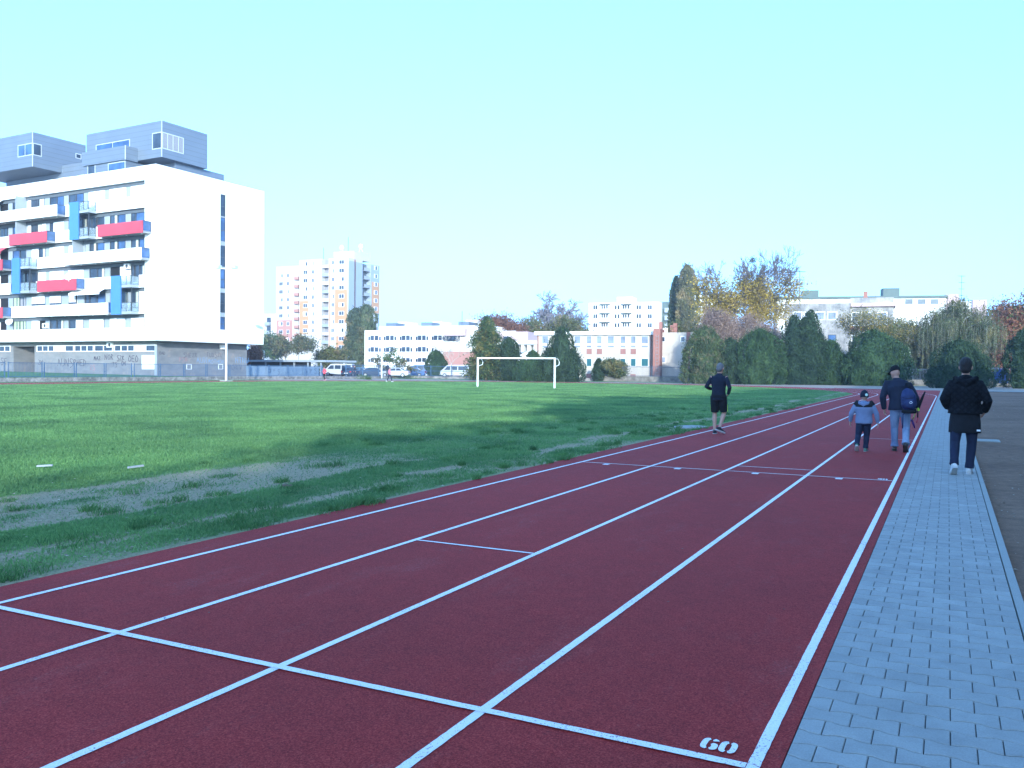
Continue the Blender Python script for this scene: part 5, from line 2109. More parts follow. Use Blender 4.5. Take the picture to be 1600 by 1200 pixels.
def cypress(base, H, Wd, label, mat='cypress', n=9000, leaf=0.11, shape='cone', lobes=5, seed=1, group=None, name='cypress_tree', tops=None, bare=0.06):
    """dense evergreen: upright sprays over a lobed body. tops = [(dx, h_frac, w_frac)] several leaders"""
    rg = np.random.RandomState(seed)
    base = np.array(base, float)
    T = thing(name, label, 'tree', base, group)
    mb = MB()
    mb.tube([base + [0, 0, -0.1], base + [0, 0, H * 0.55]], [0.16, 0.05], 7)
    mb.build('trunk', MT['bark'], T)
    tops = tops or [(0, 1.0, 1.0)]
    Vs, cores = [], []
    for (dx, hf, wf) in tops:
        off = rt * dx
        h_ = H * hf
        w_ = Wd / 2 * wf
        ph = rg.rand(8) * 6.28
        nn = int(n * hf * wf / sum(a[1] * a[2] for a in tops))

        def rad(z, a):
            t_ = np.clip(z, 0, 1)
            if shape == 'cone':
                r = np.interp(t_, [0, 0.05, 0.18, 0.45, 0.75, 0.92, 1.0], [0.80, 0.95, 1.0, 0.90, 0.62, 0.34, 0.08])
            elif shape == 'egg':
                r = np.interp(t_, [0, 0.08, 0.3, 0.55, 0.8, 0.93, 1.0], [0.35, 0.70, 1.0, 0.97, 0.62, 0.34, 0.0])
            elif shape == 'dome':
                r = np.interp(t_, [0, 0.06, 0.25, 0.55, 0.8, 0.93, 1.0], [0.8, 0.95, 1.0, 0.90, 0.64, 0.36, 0.0])
            else:  # column
                r = np.interp(t_, [0, 0.1, 0.3, 0.6, 0.85, 0.95, 1.0], [0.5, 0.85, 1.0, 0.97, 0.78, 0.5, 0.12])
            r = r * (1 + 0.10 * np.sin(lobes * a + ph[0] + 3 * t_) + 0.07 * np.sin((lobes + 4) * a + ph[1] - 7 * t_) + 0.06 * np.sin(13 * t_ + ph[2] + 2 * a))
            return r * w_
        t_ = rg.rand(nn) ** 0.85
        a = rg.rand(nn) * 2 * np.pi
        # keep counts even over the area
        k = rg.rand(nn) < (0.35 + 0.65 * rad(t_, a) / w_)
        t_, a = t_[k], a[k]
        # plumes: cluster sprays at discrete bumps
        bump = vnoise(a * 4.0 * max(1, w_) + seed, t_ * h_ * 1.6 + seed * 3)
        bump2 = vnoise(a * 1.9 + seed * 2, t_ * h_ * 0.7 + seed)
        r = rad(t_, a) * (0.62 + 0.28 * bump + 0.38 * bump2 + 0.06 * rg.rand(len(a)))
        P = np.stack([np.cos(a) * r, np.sin(a) * r, t_ * h_], 1) + base + off
        outv = np.stack([np.cos(a), np.sin(a), np.full(len(a), 1.1)], 1)
        Vs.append(leafquads(P, leaf, 0.4, 0.42, rg, outv))
        # tip sprays sticking out for a ragged outline
        m_ = len(a) // 4
        i_ = rg.randint(0, len(a), m_)
        P2 = P[i_] + outv[i_] * (0.03 + 0.30 * rg.rand(m_) ** 2)[:, None] * min(1.3, w_ * 0.6)
        Vs.append(leafquads(P2, leaf * 0.9, 0.6, 0.35, rg, outv[i_]))
        # opaque inner body of the same foliage
        ns, nz = 14, 10
        tt = np.linspace(0, 0.97, nz)
        aa = np.linspace(0, 2 * np.pi, ns, endpoint=False)
        TT, AA = np.meshgrid(tt, aa, indexing='ij')
        rr = rad(TT, AA) * 0.66
        C = np.stack([np.cos(AA) * rr + base[0] + off[0], np.sin(AA) * rr + base[1] + off[1], TT * h_], -1).reshape(-1, 3)
        ii = np.arange(nz * ns).reshape(nz, ns)
        Fc = np.stack([ii[:-1, :], np.roll(ii, -1, 1)[:-1, :], np.roll(ii, -1, 1)[1:, :], ii[1:, :]], -1).reshape(-1, 4)
        cores.append((C, Fc))
    V = np.concatenate(Vs, 0)
    offv = 0
    Cs, Fs = [], []
    for C, Fc in cores:
        Cs.append(C)
        Fs.append(Fc + offv)
        offv += len(C)
    leaf_obj('crown', V, MT[mat], T, (np.concatenate(Cs, 0), np.concatenate(Fs, 0)))
    return T


def branch_tree(base, H, seed, spread=0.5, depth=6, r0=None, first=0.25, kids=(2, 3), lean=(0, 0), shrink=0.72, gravity=0.0, wob=0.18, trunks=1, up=0.25):
    """returns list of segments (p0,p1,r0,r1,level) of a branching skeleton"""
    rg = random.Random(seed)
    segs = []
    tips = []
    r0 = r0 or H * 0.016

    def grow(p, d, L, r, lv):
        steps = 3 if lv < 2 else 2
        for i in range(steps):
            nd = Vector((d.x + rg.gauss(0, wob), d.y + rg.gauss(0, wob), d.z + rg.gauss(0, wob * 0.6) + up * 0.25 - gravity * lv * 0.16))
            nd.normalize()
            q = p + nd * L / steps
            r1 = r * (0.86 if lv < 2 else 0.78)
            segs.append((tuple(p), tuple(q), r, r1, lv))
            p, d, r = q, nd, r1
            if lv >= 1 and lv < depth and i < steps - 1 and rg.random() < 0.75:
                side(p, d, L * 0.55, r * 0.6, lv + 1)
        if lv >= depth:
            tips.append(tuple(p))
            return
        for k in range(rg.randint(*kids)):
            side(p, d, L * shrink * rg.uniform(0.8, 1.15), r * rg.uniform(0.62, 0.8), lv + 1)

    def side(p, d, L, r, lv):
        ax = Vector((rg.gauss(0, 1), rg.gauss(0, 1), rg.gauss(0, 1)))
        ax = (ax - d * ax.dot(d)).normalized()
        ang = rg.uniform(0.5, 1.2) * spread
        nd = (d * math.cos(ang) + ax * math.sin(ang)).normalized()
        grow(p, nd, L, r, lv)
    for t_ in range(trunks):
        a = rg.uniform(0, 6.28)
        e = 0.0 if trunks == 1 else 0.28
        d0 = Vector((lean[0] + e * math.cos(a), lean[1] + e * math.sin(a), 1)).normalized()
        p0 = Vector([float(x) for x in base])
        grow(p0, d0, H * first, r0, 0)
    return segs, tips


def seg_mesh(name, segs, mat, parent, minr=0.012, sides=4):
    P0 = np.array([s[0] for s in segs])
    P1 = np.array([s[1] for s in segs])
    Ra = np.maximum([s[2] for s in segs], minr)
    Rb = np.maximum([s[3] for s in segs], minr)
    d = P1 - P0
    d /= np.linalg.norm(d, axis=1, keepdims=True) + 1e-9
    ref = np.where(np.abs(d[:, 2:3]) > 0.9, np.array([[1.0, 0, 0]]), np.array([[0, 0, 1.0]]))
    a = np.cross(d, ref)
    a /= np.linalg.norm(a, axis=1, keepdims=True) + 1e-9
    b = np.cross(d, a)
    rings = []
    for (P, r) in ((P0 - d * Ra[:, None] * 0.3, Ra), (P1, Rb)):
        for k in range(sides):
            t_ = 2 * math.pi * k / sides
            rings.append(P + (a * math.cos(t_) + b * math.sin(t_)) * r[:, None])
    V = np.stack(rings, 1).reshape(-1, 3)
    n = len(segs)
    base = np.arange(n)[:, None] * (2 * sides)
    Fq = np.concatenate([base + np.array([[k, (k + 1) % sides, sides + (k + 1) % sides, sides + k]]) for k in range(sides)], 0)
    return np_mesh(name, V, Fq, mat, parent=parent)


def scale_segs(segs, tips, base, H, Wd=None):
    """fit the skeleton to height H (and width Wd) above base"""
    P = np.array([s[1] for s in segs])
    zmax = P[:, 2].max() - base[2]
    kz = H / zmax
    r = np.percentile(np.abs(P[:, :2] - np.array(base[:2])), 97, axis=0).mean()
    kx = kz if Wd is None else (Wd / 2) / max(r, 0.1)
    up_ = P[P[:, 2] > base[2] + 0.35 * zmax]
    off = (np.percentile(up_[:, :2], 97, axis=0) + np.percentile(up_[:, :2], 3, axis=0)) / 2 - np.array(base[:2])
    r = ((np.percentile(up_[:, :2], 97, axis=0) - np.percentile(up_[:, :2], 3, axis=0)) / 2).mean()
    kx = kz if Wd is None else max(0.3, Wd / 2) / max(r, 0.1)

    def f(p):
        zf = min(1.0, max(0.0, (p[2] - base[2]) / zmax) * 1.6)
        return (base[0] + (p[0] - base[0] - off[0] * zf) * kx, base[1] + (p[1] - base[1] - off[1] * zf) * kx, base[2] + (p[2] - base[2]) * kz)
    return [(f(s[0]), f(s[1]), s[2], s[3], s[4]) for s in segs], [f(t_) for t_ in tips]


def leafy(base, H, Wd, label, mat='olive', seed=1, leaf=0.16, per=26, cl=0.5, density=1.0, bark='bark', group=None, name='leafy_tree', lmin=3, zmin=0.15, zmax=1.0, depth=5, spread=0.75, minr=0.015, trunks=1, extra=None, droop=0.0,
          first=0.25, r0=None, loc=None):
    """broadleaf tree: branching skeleton with leaves clustered along the outer branches"""
    rg = np.random.RandomState(seed)
    base = np.array(base, float)
    T = thing(name, label, 'tree', base, group)
    segs, tips = branch_tree(base, H, seed, spread, depth, first=first, trunks=trunks, r0=r0)
    segs, tips = scale_segs(segs, tips, base, H - (cl * 0.9 if density > 0 else 0), Wd - (cl * 1.7 if density > 0 else 0))
    br = seg_mesh('trunk', segs, MT[bark], T, minr)
    mids = np.array([[(a + b) / 2 for a, b in zip(s[0], s[1])] for s in segs if s[4] >= lmin] + list(tips))
    zf = (mids[:, 2] - base[2]) / H

    def foliage_at(mids, mat, per, leafsz, cl, nm):
        P = np.repeat(mids, per, 0) + rg.normal(size=(len(mids) * per, 3)) * cl * np.array([1, 1, 0.8])
        if droop:
            m_ = len(P)
            P[:, 2] -= rg.rand(m_) ** 1.2 * droop
        P = P[P[:, 2] > base[2] + 0.25]
        V = leafquads(P, leafsz, -0.2 if droop else 0.0, 0.5, rg)
        leaf_obj(nm, V, MT[mat], T)
    if density > 0:
        k = (zf > zmin) & (zf < zmax) & (rg.rand(len(mids)) < density)
        if k.any():
            foliage_at(mids[k], mat, per, leaf, cl, 'crown')
    if extra:
        for (m2, z0, z1, dn, pr) in extra:
            k = (zf > z0) & (zf < z1) & (rg.rand(len(mids)) < dn)
            if k.any():
                foliage_at(mids[k], m2, pr, leaf, cl, 'crown')
    return T


def dims(px0, px1, ytop, base):
    """height and width in metres of something spanning photo columns px0..px1 up to row ytop at the distance of base"""
    Zc = base[0] * (-_st) + base[1] * _ct
    r0 = ray((px0 + px1) / 2, ytop)
    fr = r0[0] * (-_st) + r0[1] * _ct
    H = CAMH + r0[2] / fr * Zc
    return H, (px1 - px0) / F_PX * Zc


def CY(px, by, x0, x1, yt, label, **kw):
    b = G(px, by)
    H, w_ = dims(x0, x1, yt, b)
    return cypress(b, H, w_, label, **kw)


def LF(px, Z, x0, x1, yt, label, z=0.0, **kw):
    b = D(px, Z)
    b[2] = z
    H, w_ = dims(x0, x1, yt, b)
    return leafy(b, H - z, w_, label, **kw)


HG = 'clipped looking cypresses standing along the far bend'
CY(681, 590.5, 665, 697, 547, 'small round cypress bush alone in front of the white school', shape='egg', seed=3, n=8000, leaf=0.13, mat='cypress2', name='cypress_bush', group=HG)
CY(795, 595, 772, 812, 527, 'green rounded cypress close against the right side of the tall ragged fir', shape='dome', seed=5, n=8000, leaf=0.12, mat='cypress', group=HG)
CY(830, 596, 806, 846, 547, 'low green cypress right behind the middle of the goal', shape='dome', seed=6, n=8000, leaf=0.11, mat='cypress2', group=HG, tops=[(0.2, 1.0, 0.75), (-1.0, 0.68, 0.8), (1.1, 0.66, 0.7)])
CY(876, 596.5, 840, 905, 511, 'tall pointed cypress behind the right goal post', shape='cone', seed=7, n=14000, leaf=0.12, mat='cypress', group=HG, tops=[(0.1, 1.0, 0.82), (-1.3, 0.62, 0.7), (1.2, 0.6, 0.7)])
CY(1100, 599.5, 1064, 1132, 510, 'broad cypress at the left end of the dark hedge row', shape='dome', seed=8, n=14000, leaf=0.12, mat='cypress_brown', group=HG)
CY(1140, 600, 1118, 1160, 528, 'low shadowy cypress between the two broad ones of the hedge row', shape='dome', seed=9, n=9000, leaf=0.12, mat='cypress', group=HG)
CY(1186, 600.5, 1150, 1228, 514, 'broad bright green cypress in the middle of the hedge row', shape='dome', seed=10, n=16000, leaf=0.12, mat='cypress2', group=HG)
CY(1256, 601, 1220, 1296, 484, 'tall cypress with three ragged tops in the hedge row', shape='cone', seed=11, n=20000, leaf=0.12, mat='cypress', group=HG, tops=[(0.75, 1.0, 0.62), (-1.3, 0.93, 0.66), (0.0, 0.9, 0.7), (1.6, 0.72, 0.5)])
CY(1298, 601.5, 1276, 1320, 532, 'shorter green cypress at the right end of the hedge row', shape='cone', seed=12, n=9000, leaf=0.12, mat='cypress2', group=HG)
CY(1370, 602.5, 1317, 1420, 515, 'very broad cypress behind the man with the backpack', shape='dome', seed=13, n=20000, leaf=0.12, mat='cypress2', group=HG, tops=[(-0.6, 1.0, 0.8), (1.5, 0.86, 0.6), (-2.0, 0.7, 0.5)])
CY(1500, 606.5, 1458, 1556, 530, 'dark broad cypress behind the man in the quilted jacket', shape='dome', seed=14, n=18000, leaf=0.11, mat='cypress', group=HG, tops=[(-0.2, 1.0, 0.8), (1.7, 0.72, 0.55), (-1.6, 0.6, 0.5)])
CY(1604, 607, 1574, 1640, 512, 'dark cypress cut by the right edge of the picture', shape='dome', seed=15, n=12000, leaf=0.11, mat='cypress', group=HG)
b_ = D(935, 119.5)
H_, w_ = dims(929, 946, 560, b_)
cypress(b_, H_, w_, 'small dark young conifer in front of the cream school', n=2500, leaf=0.12, seed=21, name='young_conifer')


def fir(base, H, Wd, label, seed=2, mat='needle', name='fir_tree'):
    """open ragged conifer: tiers of boughs with gaps, taller and looser than the cypresses"""
    rg = np.random.RandomState(seed)
    base = np.array(base, float)
    T = thing(name, label, 'tree', base)
    mb = MB()
    mb.tube([base, base + [0, 0, H * 0.9]], [0.20, 0.03], 7)
    mb.build('trunk', MT['bark'], T)
    Ps = []
    segs = []
    for i in range(150):
        t_ = (i / 150) ** 0.9
        z = H * (0.04 + 0.94 * t_)
        L = Wd / 2 * np.interp(t_, [0, 0.15, 0.5, 0.7, 0.88, 1], [1.0, 1.0, 0.78, 0.60, 0.36, 0.08]) * rg.uniform(0.62, 1.12)
        a = rg.rand() * 2 * np.pi
        dz = rg.uniform(-0.25, 0.3) * L * 0.5
        p0 = base + [0, 0, z]
        p1 = p0 + np.array([math.cos(a) * L, math.sin(a) * L, dz])
        segs.append((tuple(p0), tuple(p1), 0.035, 0.01, 1))
        m_ = int(22 + 70 * L)
        f = rg.rand(m_) ** 0.7
        P = p0 + (p1 - p0) * f[:, None] + rg.normal(size=(m_, 3)) * (0.16 + 0.10 * L) * np.array([1, 1, 0.6])
        P[:, 2] -= 0.18 * f * L * rg.rand(m_)
        Ps.append(P)
    seg_mesh('branches', segs, MT['bark'], T, 0.012)
    P = np.concatenate(Ps, 0)
    P = P[P[:, 2] > 0.1]
    leaf_obj('crown', leafquads(P, 0.15, 0.0, 0.42, rg), MT[mat], T)
    return T


b_ = G(760, 594.5)
H_, w_ = dims(727, 800, 494, b_)
fir(b_, H_, w_, 'tall ragged dark fir with yellowing lower boughs behind the left goal post')

# bare sapling beside the white van
b_ = G(711, 591)
H_, w_ = dims(692, 738, 522, b_)
T = thing('bare_tree', 'slender leafless tree in front of the white van and pink wall', 'tree', b_)
sg, tp = branch_tree(b_, H_, 42, 0.55, 5, first=0.30, kids=(2, 3), up=0.5)
sg, tp = scale_segs(sg, tp, b_, H_, w_ * 1.1)
seg_mesh('trunk', sg, MT['bark_pale'], T, 0.02)

# big tree: bare top, yellow lower crown, mistletoe balls
b_ = D(1168, 124)
H_, w_ = dims(1095, 1232, 374, b_)
T = leafy(b_, H_, w_, 'big half bare tree with yellow lower leaves and mistletoe balls above the hedge', mat='yellow_leaf', seed=4, leaf=0.15, per=4, cl=0.75, density=0.40, zmin=0.14, zmax=0.70, depth=7, spread=0.66, minr=0.026, name='autumn_tree', lmin=4, bark='bark_twig',
          extra=[('yellow_leaf', 0.12, 0.48, 0.40, 7)], first=0.27)
rgm = np.random.RandomState(5)
for px, py in ((1176, 406.5), (1193, 418), (1122, 470)):
    Zc = 124
    r_ = ray(px, py)
    fr = r_[0] * (-_st) + r_[1] * _ct
    c_ = np.array([0, 0, CAMH]) + r_ * Zc / fr
    P = c_ + rgm.normal(size=(260, 3)) * 0.25
    leaf_obj('mistletoe', leafquads(P, 0.10, 0, 0.4, rgm), MT['cypress'], T)
LF(1130, 112, 1103, 1165, 478, 'reddish brown twiggy bush rising above the hedge under the big yellow tree', mat='mauve_twig', seed=14, leaf=0.10, per=12, cl=0.45, depth=5, spread=0.9, minr=0.014, bark='twig_red', trunks=3, name='twiggy_shrub', lmin=2, first=0.2)
LF(1185, 114, 1150, 1215, 486, 'pale brown twiggy bush beside the reddish one above the hedge', mat='mauve_twig', seed=15, leaf=0.10, per=9, cl=0.5, depth=5, spread=0.9, minr=0.014, bark='bark_pale', trunks=3, name='twiggy_shrub', lmin=2, first=0.2)
LF(1075, 128, 1048, 1108, 497, 'low olive tree with arching pale branches in front of the poplars', mat='olive', seed=17, leaf=0.14, per=10, cl=0.45, depth=5, spread=0.9, bark='bark_pale', name='leafy_tree', first=0.2)


def poplar(px, Z, x0, x1, yt, label, mat, seed, n=9000, leaf=0.3, base_dark=None):
    b = D(px, Z)
    H, w_ = dims(x0, x1, yt, b)
    return cypress(b, H, w_, label, mat=mat, n=n, leaf=leaf, shape='column', lobes=3, seed=seed, name='poplar_tree')


MT['poplar_g'] = foliage('poplar foliage', (0.045, 0.075, 0.045), (0.11, 0.15, 0.08), (0.15, 0.14, 0.075), cl=0.25)
MT['poplar_y'] = foliage('yellowing poplar foliage', (0.07, 0.085, 0.05), (0.18, 0.18, 0.10), (0.24, 0.19, 0.10), cl=0.25)
poplar(1055, 172, 1046, 1065, 431, 'shorter green poplar on the left of the pair beyond the school annex', 'poplar_g', 31, leaf=0.24)
poplar(1072, 168, 1057, 1091, 414, 'taller yellowing poplar on the right of the pair beyond the school annex', 'poplar_y', 32, n=12000, leaf=0.24)
b_ = D(566, 200)
H_, w_ = dims(545, 589, 476, b_)
cypress(b_, H_, w_, 'tall rounded olive tree covering the right foot of the tower', mat='poplar_g', n=14000, leaf=0.26, shape='column', seed=33, name='leafy_tree', tops=[(0.8, 1.0, 0.8), (-1.6, 0.95, 0.7), (-0.8, 0.7, 0.9)])
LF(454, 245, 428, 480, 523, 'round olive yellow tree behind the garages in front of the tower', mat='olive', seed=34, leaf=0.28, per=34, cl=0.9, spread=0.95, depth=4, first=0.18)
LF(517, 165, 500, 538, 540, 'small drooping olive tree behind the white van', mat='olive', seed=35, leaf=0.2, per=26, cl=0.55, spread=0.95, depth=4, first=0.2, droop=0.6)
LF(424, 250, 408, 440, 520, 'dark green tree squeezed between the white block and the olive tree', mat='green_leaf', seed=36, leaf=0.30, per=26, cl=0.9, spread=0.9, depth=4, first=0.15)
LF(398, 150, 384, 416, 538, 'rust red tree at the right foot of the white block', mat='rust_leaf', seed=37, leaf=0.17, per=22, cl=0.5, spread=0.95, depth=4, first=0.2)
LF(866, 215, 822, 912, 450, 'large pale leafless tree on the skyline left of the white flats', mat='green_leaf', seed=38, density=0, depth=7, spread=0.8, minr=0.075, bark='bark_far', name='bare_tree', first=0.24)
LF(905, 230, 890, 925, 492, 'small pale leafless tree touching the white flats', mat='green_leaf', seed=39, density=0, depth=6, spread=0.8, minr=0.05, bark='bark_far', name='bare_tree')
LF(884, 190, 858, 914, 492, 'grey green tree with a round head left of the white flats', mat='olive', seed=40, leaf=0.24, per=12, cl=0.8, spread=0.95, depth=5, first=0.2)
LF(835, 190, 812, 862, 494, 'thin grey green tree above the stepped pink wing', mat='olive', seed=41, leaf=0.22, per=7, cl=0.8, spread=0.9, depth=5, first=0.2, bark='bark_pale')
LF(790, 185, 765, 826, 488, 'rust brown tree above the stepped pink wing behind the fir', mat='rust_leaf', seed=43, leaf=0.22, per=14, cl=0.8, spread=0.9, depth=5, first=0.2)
LF(1375, 116, 1325, 1425, 478, 'thin yellowing birch with bare twigs in front of the grey building', mat='yellow_leaf', seed=44, leaf=0.10, per=3, cl=0.5, spread=0.8, depth=6, bark='bark_pale', name='birch_tree', minr=0.014, density=0.5, first=0.2,
   extra=[('birch_leaf', 0.3, 1.0, 0.5, 5)])
for i, (px, x0, x1, yt, Z, lb) in enumerate(((592, 577, 606, 552, 136, 'thin yellowish sapling left of the street lamp in the car park'), (612, 600, 628, 543, 138, 'young tree with a few large leaf clumps right of the street lamp'), (630, 620, 646, 560, 134, 'short sparse sapling behind the white car'))):
    LF(px, Z, x0, x1, yt, lb, mat='olive' if i != 1 else 'green_leaf', seed=50 + i, leaf=0.14, per=9, cl=0.22, spread=0.7, depth=3, density=0.6, lmin=2, bark='bark_pale', name='sapling')
LF(953, 119.5, 934, 970, 560, 'bushy yellow green shrub in front of the cream school', mat='birch_leaf', seed=55, leaf=0.12, per=26, cl=0.3, spread=1.0, depth=4, name='garden_shrub', trunks=3, first=0.15)
LF(1590, 118, 1545, 1650, 457, 'large rust and purple tree at the right edge behind the dark cypress', mat='rust_leaf', seed=57, leaf=0.16, per=18, cl=0.7, spread=0.85, depth=5, first=0.22, name='autumn_tree', extra=[('green_leaf', 0.65, 1.0, 0.35, 8)])


def birch(px, Z, x0, x1, yt, label, seed):
    """weeping birch: white multi-stem trunk, arching limbs and long hanging leafy strands"""
    b = D(px, Z)
    H, Wd = dims(x0, x1, yt, b)
    rg = np.random.RandomState(seed)
    T = thing('weeping_birch', label, 'tree', b)
    mb = MB()
    ends = []
    for i in range(34):
        a = rg.rand() * 2 * np.pi
        L = Wd / 2 * rg.uniform(0.25, 0.95)
        hz = H * rg.uniform(0.55, 0.97) * (1 - 0.28 * (L / (Wd / 2)) ** 2)
        s0 = b + np.array([rg.uniform(-.5, .5), rg.uniform(-.5, .5), 0]) * 1.2
        p1 = s0 + np.array([math.cos(a) * L * 0.2, math.sin(a) * L * 0.2, hz * 0.45])
        p2 = s0 + np.array([math.cos(a) * L * 0.6, math.sin(a) * L * 0.6, hz * 0.9])
        p3 = s0 + np.array([math.cos(a) * L, math.sin(a) * L, hz])
        if i < 6:
            mb.tube([s0, p1, p2, p3], [0.16, 0.12, 0.08, 0.04], 6)
        else:
            mb.tube([p1, p2, p3], [0.09, 0.07, 0.035], 5)
        ends += [p1 * 0.3 + p2 * 0.7, p2, p2 * 0.5 + p3 * 0.5, p3, p3 + [math.cos(a) * .4, math.sin(a) * .4, -.2]]
    mb.build('trunk', MT['birch'], T, smooth=True)
    Ps = []
    strands = []
    for e in ends:
        Ps.append(e + rg.normal(size=(110, 3)) * np.array([0.62, 0.62, 0.42]))
        for k in range(15):
            o = e + rg.normal(size=3) * np.array([0.8, 0.8, 0.45])
            Ls = rg.uniform(0.8, 4.6) * min(1, e[2] / 6)
            m_ = int(26 * Ls / 1.5)
            f = rg.rand(m_)
            sw = rg.normal(size=2) * 0.12
            P = o + np.stack([sw[0] * f + rg.normal(size=m_) * 0.07, sw[1] * f + rg.normal(size=m_) * 0.07, -Ls * f], 1)
            Ps.append(P)
            strands.append((tuple(o), tuple(o + np.array([sw[0], sw[1], -Ls])), 0.008, 0.005, 1))
    seg_mesh('twigs', strands, MT['bark_pale'], T, 0.008, 3)
    P = np.concatenate(Ps, 0)
    P = P[P[:, 2] > 0.9]
    leaf_obj('crown', leafquads(P, 0.095, -0.9, 0.5, rg), MT['birch_leaf'], T)
    return T


birch(1472, 114, 1395, 1556, 461, 'large weeping birch with white stems behind the blue railing', 61)

LF(1436, 124, 1396, 1475, 556, 'dark undergrowth behind the blue railing below the weeping birch', mat='cypress', seed=81, leaf=0.16, per=26, cl=0.5, spread=1.1, depth=4, name='garden_shrub', trunks=4, first=0.12, lmin=1)
LF(1322, 122, 1306, 1342, 553, 'dark shrub filling the gap between two cypresses left of the boy', mat='cypress', seed=82, leaf=0.16, per=22, cl=0.4, spread=1.1, depth=4, name='garden_shrub', trunks=4, first=0.12, lmin=1)
LF(1563, 112, 1540, 1588, 545, 'low rust coloured bushes behind the blue sheet gate', mat='rust_leaf', seed=83, leaf=0.14, per=26, cl=0.5, spread=1.1, depth=4, name='garden_shrub', trunks=4, first=0.12, lmin=1)
# ---- plants along the walls
def shrublet(px, by, w_, h_, label, seed, mat='green_leaf'):
    b = G(px, by)
    rg = np.random.RandomState(seed)
    T = thing('weed_clump', label, 'plant', b, 'weeds at the foot of the far wall')
    P = b + rg.normal(size=(420, 3)) * np.array([w_ / 2.4, w_ / 3, 0]) + np.array([0, 0, 1]) * (rg.rand(420) ** 1.4)[:, None] * h_
    leaf_obj('leaves', leafquads(P, 0.07, 0.5, 0.35, rg), MT[mat], T)
    mb = MB()
    for k in range(5):
        mb.tube([b + rg.normal(size=3) * [.2, .1, 0], b + rg.normal(size=3) * [.25, .15, 0] + [0, 0, h_ * 0.7]], 0.012, 4)
    mb.build('stems', MT['bark'], T)


shrublet(958, 594.5, 1.3, 0.9, 'tall weed clump against the stone wall below the yellow green shrub', 1)
shrublet(979, 596, 0.7, 0.45, 'small weed clump against the stone wall, right of the taller one', 2)
shrublet(1017, 596.5, 1.4, 0.4, 'low flat weed clump against the stone wall below the brick column', 3)
shrublet(640, 592, 2.2, 0.5, 'low weeds on the bank left of the round cypress bush', 4)
shrublet(566, 592.5, 1.4, 0.6, 'weed clump at the low wall in front of the dark cars', 5)
shrublet(575, 593, 0.6, 0.4, 'tiny weed clump at the low wall right of the pink jogger', 6)
shrublet(1438, 601, 1.0, 0.5, 'weed clump at the wall below the blue railing', 7)

# ================================================================== things out of frame to the right that shade the track
def shade_block(v0, v1, u0, u1, h):
    B = thing('shade_house', 'long unseen house added right of the track, behind the trees, to shade it', 'building', ((v0 + v1) / 2, (u0 + u1) / 2, 0))
    mb = MB()
    mb.box(v0, v1, u0, u1, -0.03, h)
    mb.build('wall', MT['cream'], B)
    mb = MB()
    mb.box(v0 - 0.3, v1 + 0.3, u0 - 0.3, u1 + 0.3, h + 0.003, h + 0.4)
    mb.build('roof', MT['roof'], B)
    for f in range(4):
        for k in range(20):
            y = u0 + 3 + k * (u1 - u0 - 6) / 20
            mb = MB()
            mb.box(v0 - 0.05, v0 + 0.0, y, y + 1.6, 1.2 + f * 2.9, 2.6 + f * 2.9, 0)
            mb.box(v0 - 0.07, v0 - 0.05, y + 0.1, y + 1.5, 1.3 + f * 2.9, 2.5 + f * 2.9, 1)
            mb.build('window', [MT['frame_white'], MT['win_dark']], B)


shade_block(20, 32, -66, 62, 13.2)  # unseen house, added to keep the track in solid shade


def copy_thing(root, loc, label, sc=1.0, rz=0.0):
    r = root.copy()
    COL.objects.link(r)
    M0 = Matrix.Translation(root.location)
    r.location = loc
    r.rotation_euler = (0, 0, rz)
    r.scale = (sc, sc, sc)
    r['label'] = label
    for ch in list(root.children):
        c = ch.copy()
        COL.objects.link(c)
        c.parent = r
        c.matrix_parent_inverse = ch.matrix_parent_inverse.copy()
    return r


RG = 'unseen trees in a row along the right side of the sports ground'
RLAB = 'leafy green tree in the row to the right of the pavement, outside the picture'
protoA = leafy((16.5, 6, 0), 10.6, 5.6, RLAB, mat='green_leaf', seed=71, leaf=0.30, per=30, cl=0.8, spread=0.9, depth=4, first=0.2, group=RG, name='unseen_row_tree')
protoB = leafy((16.5, -8, 0), 11.6, 6.0, RLAB, mat='olive', seed=72, leaf=0.30, per=30, cl=0.8, spread=0.9, depth=4, first=0.2, group=RG, name='unseen_row_tree')
for i, (v_, u_, sc) in enumerate([(16.3, -52, 0.72), (16.2, -43, 0.78), (16.4, -31, 1.04), (16.6, -23.5, 1.28), (16.2, -17.5, 1.24), (16.4, -12, 1.38), (16.0, -3.5, 1.28), (16.5, 4, 1.40), (16.1, 12, 1.27), (16.4, 20, 1.36), (16.0, 28, 1.22), (16.5, 37, 1.26), (16.2, 46, 1.10), (16.4, 55, 1.12), (16.0, 64, 0.95)]):
    v_ += 1.0
    copy_thing(protoA if i % 2 else protoB, (v_, u_, 0), RLAB, sc, i * 1.3)

# ================================================================== parked vehicles
def paint(name, col):
    return M(name, col, 0.25, 0.05, 1.0, spec=0.6)


MT['p_white'] = paint('white car paint', (0.46, 0.47, 0.48))
MT['p_blue'] = paint('blue car paint', (0.06, 0.14, 0.32))
MT['p_dark'] = paint('dark blue car paint', (0.03, 0.05, 0.09))
MT['p_grey'] = paint('grey car paint', (0.16, 0.19, 0.24))
MT['p_teal'] = paint('blue green car paint', (0.08, 0.18, 0.26))
MT['lens_red'] = M('red tail light', (0.5, 0.02, 0.02), 0.3, 0.05)
MT['lens_clear'] = M('clear headlight', (0.7, 0.72, 0.75), 0.2, 0.05)
MT['rim'] = M('wheel rim', (0.45, 0.46, 0.48), 0.35, 0.05, metal=0.5)


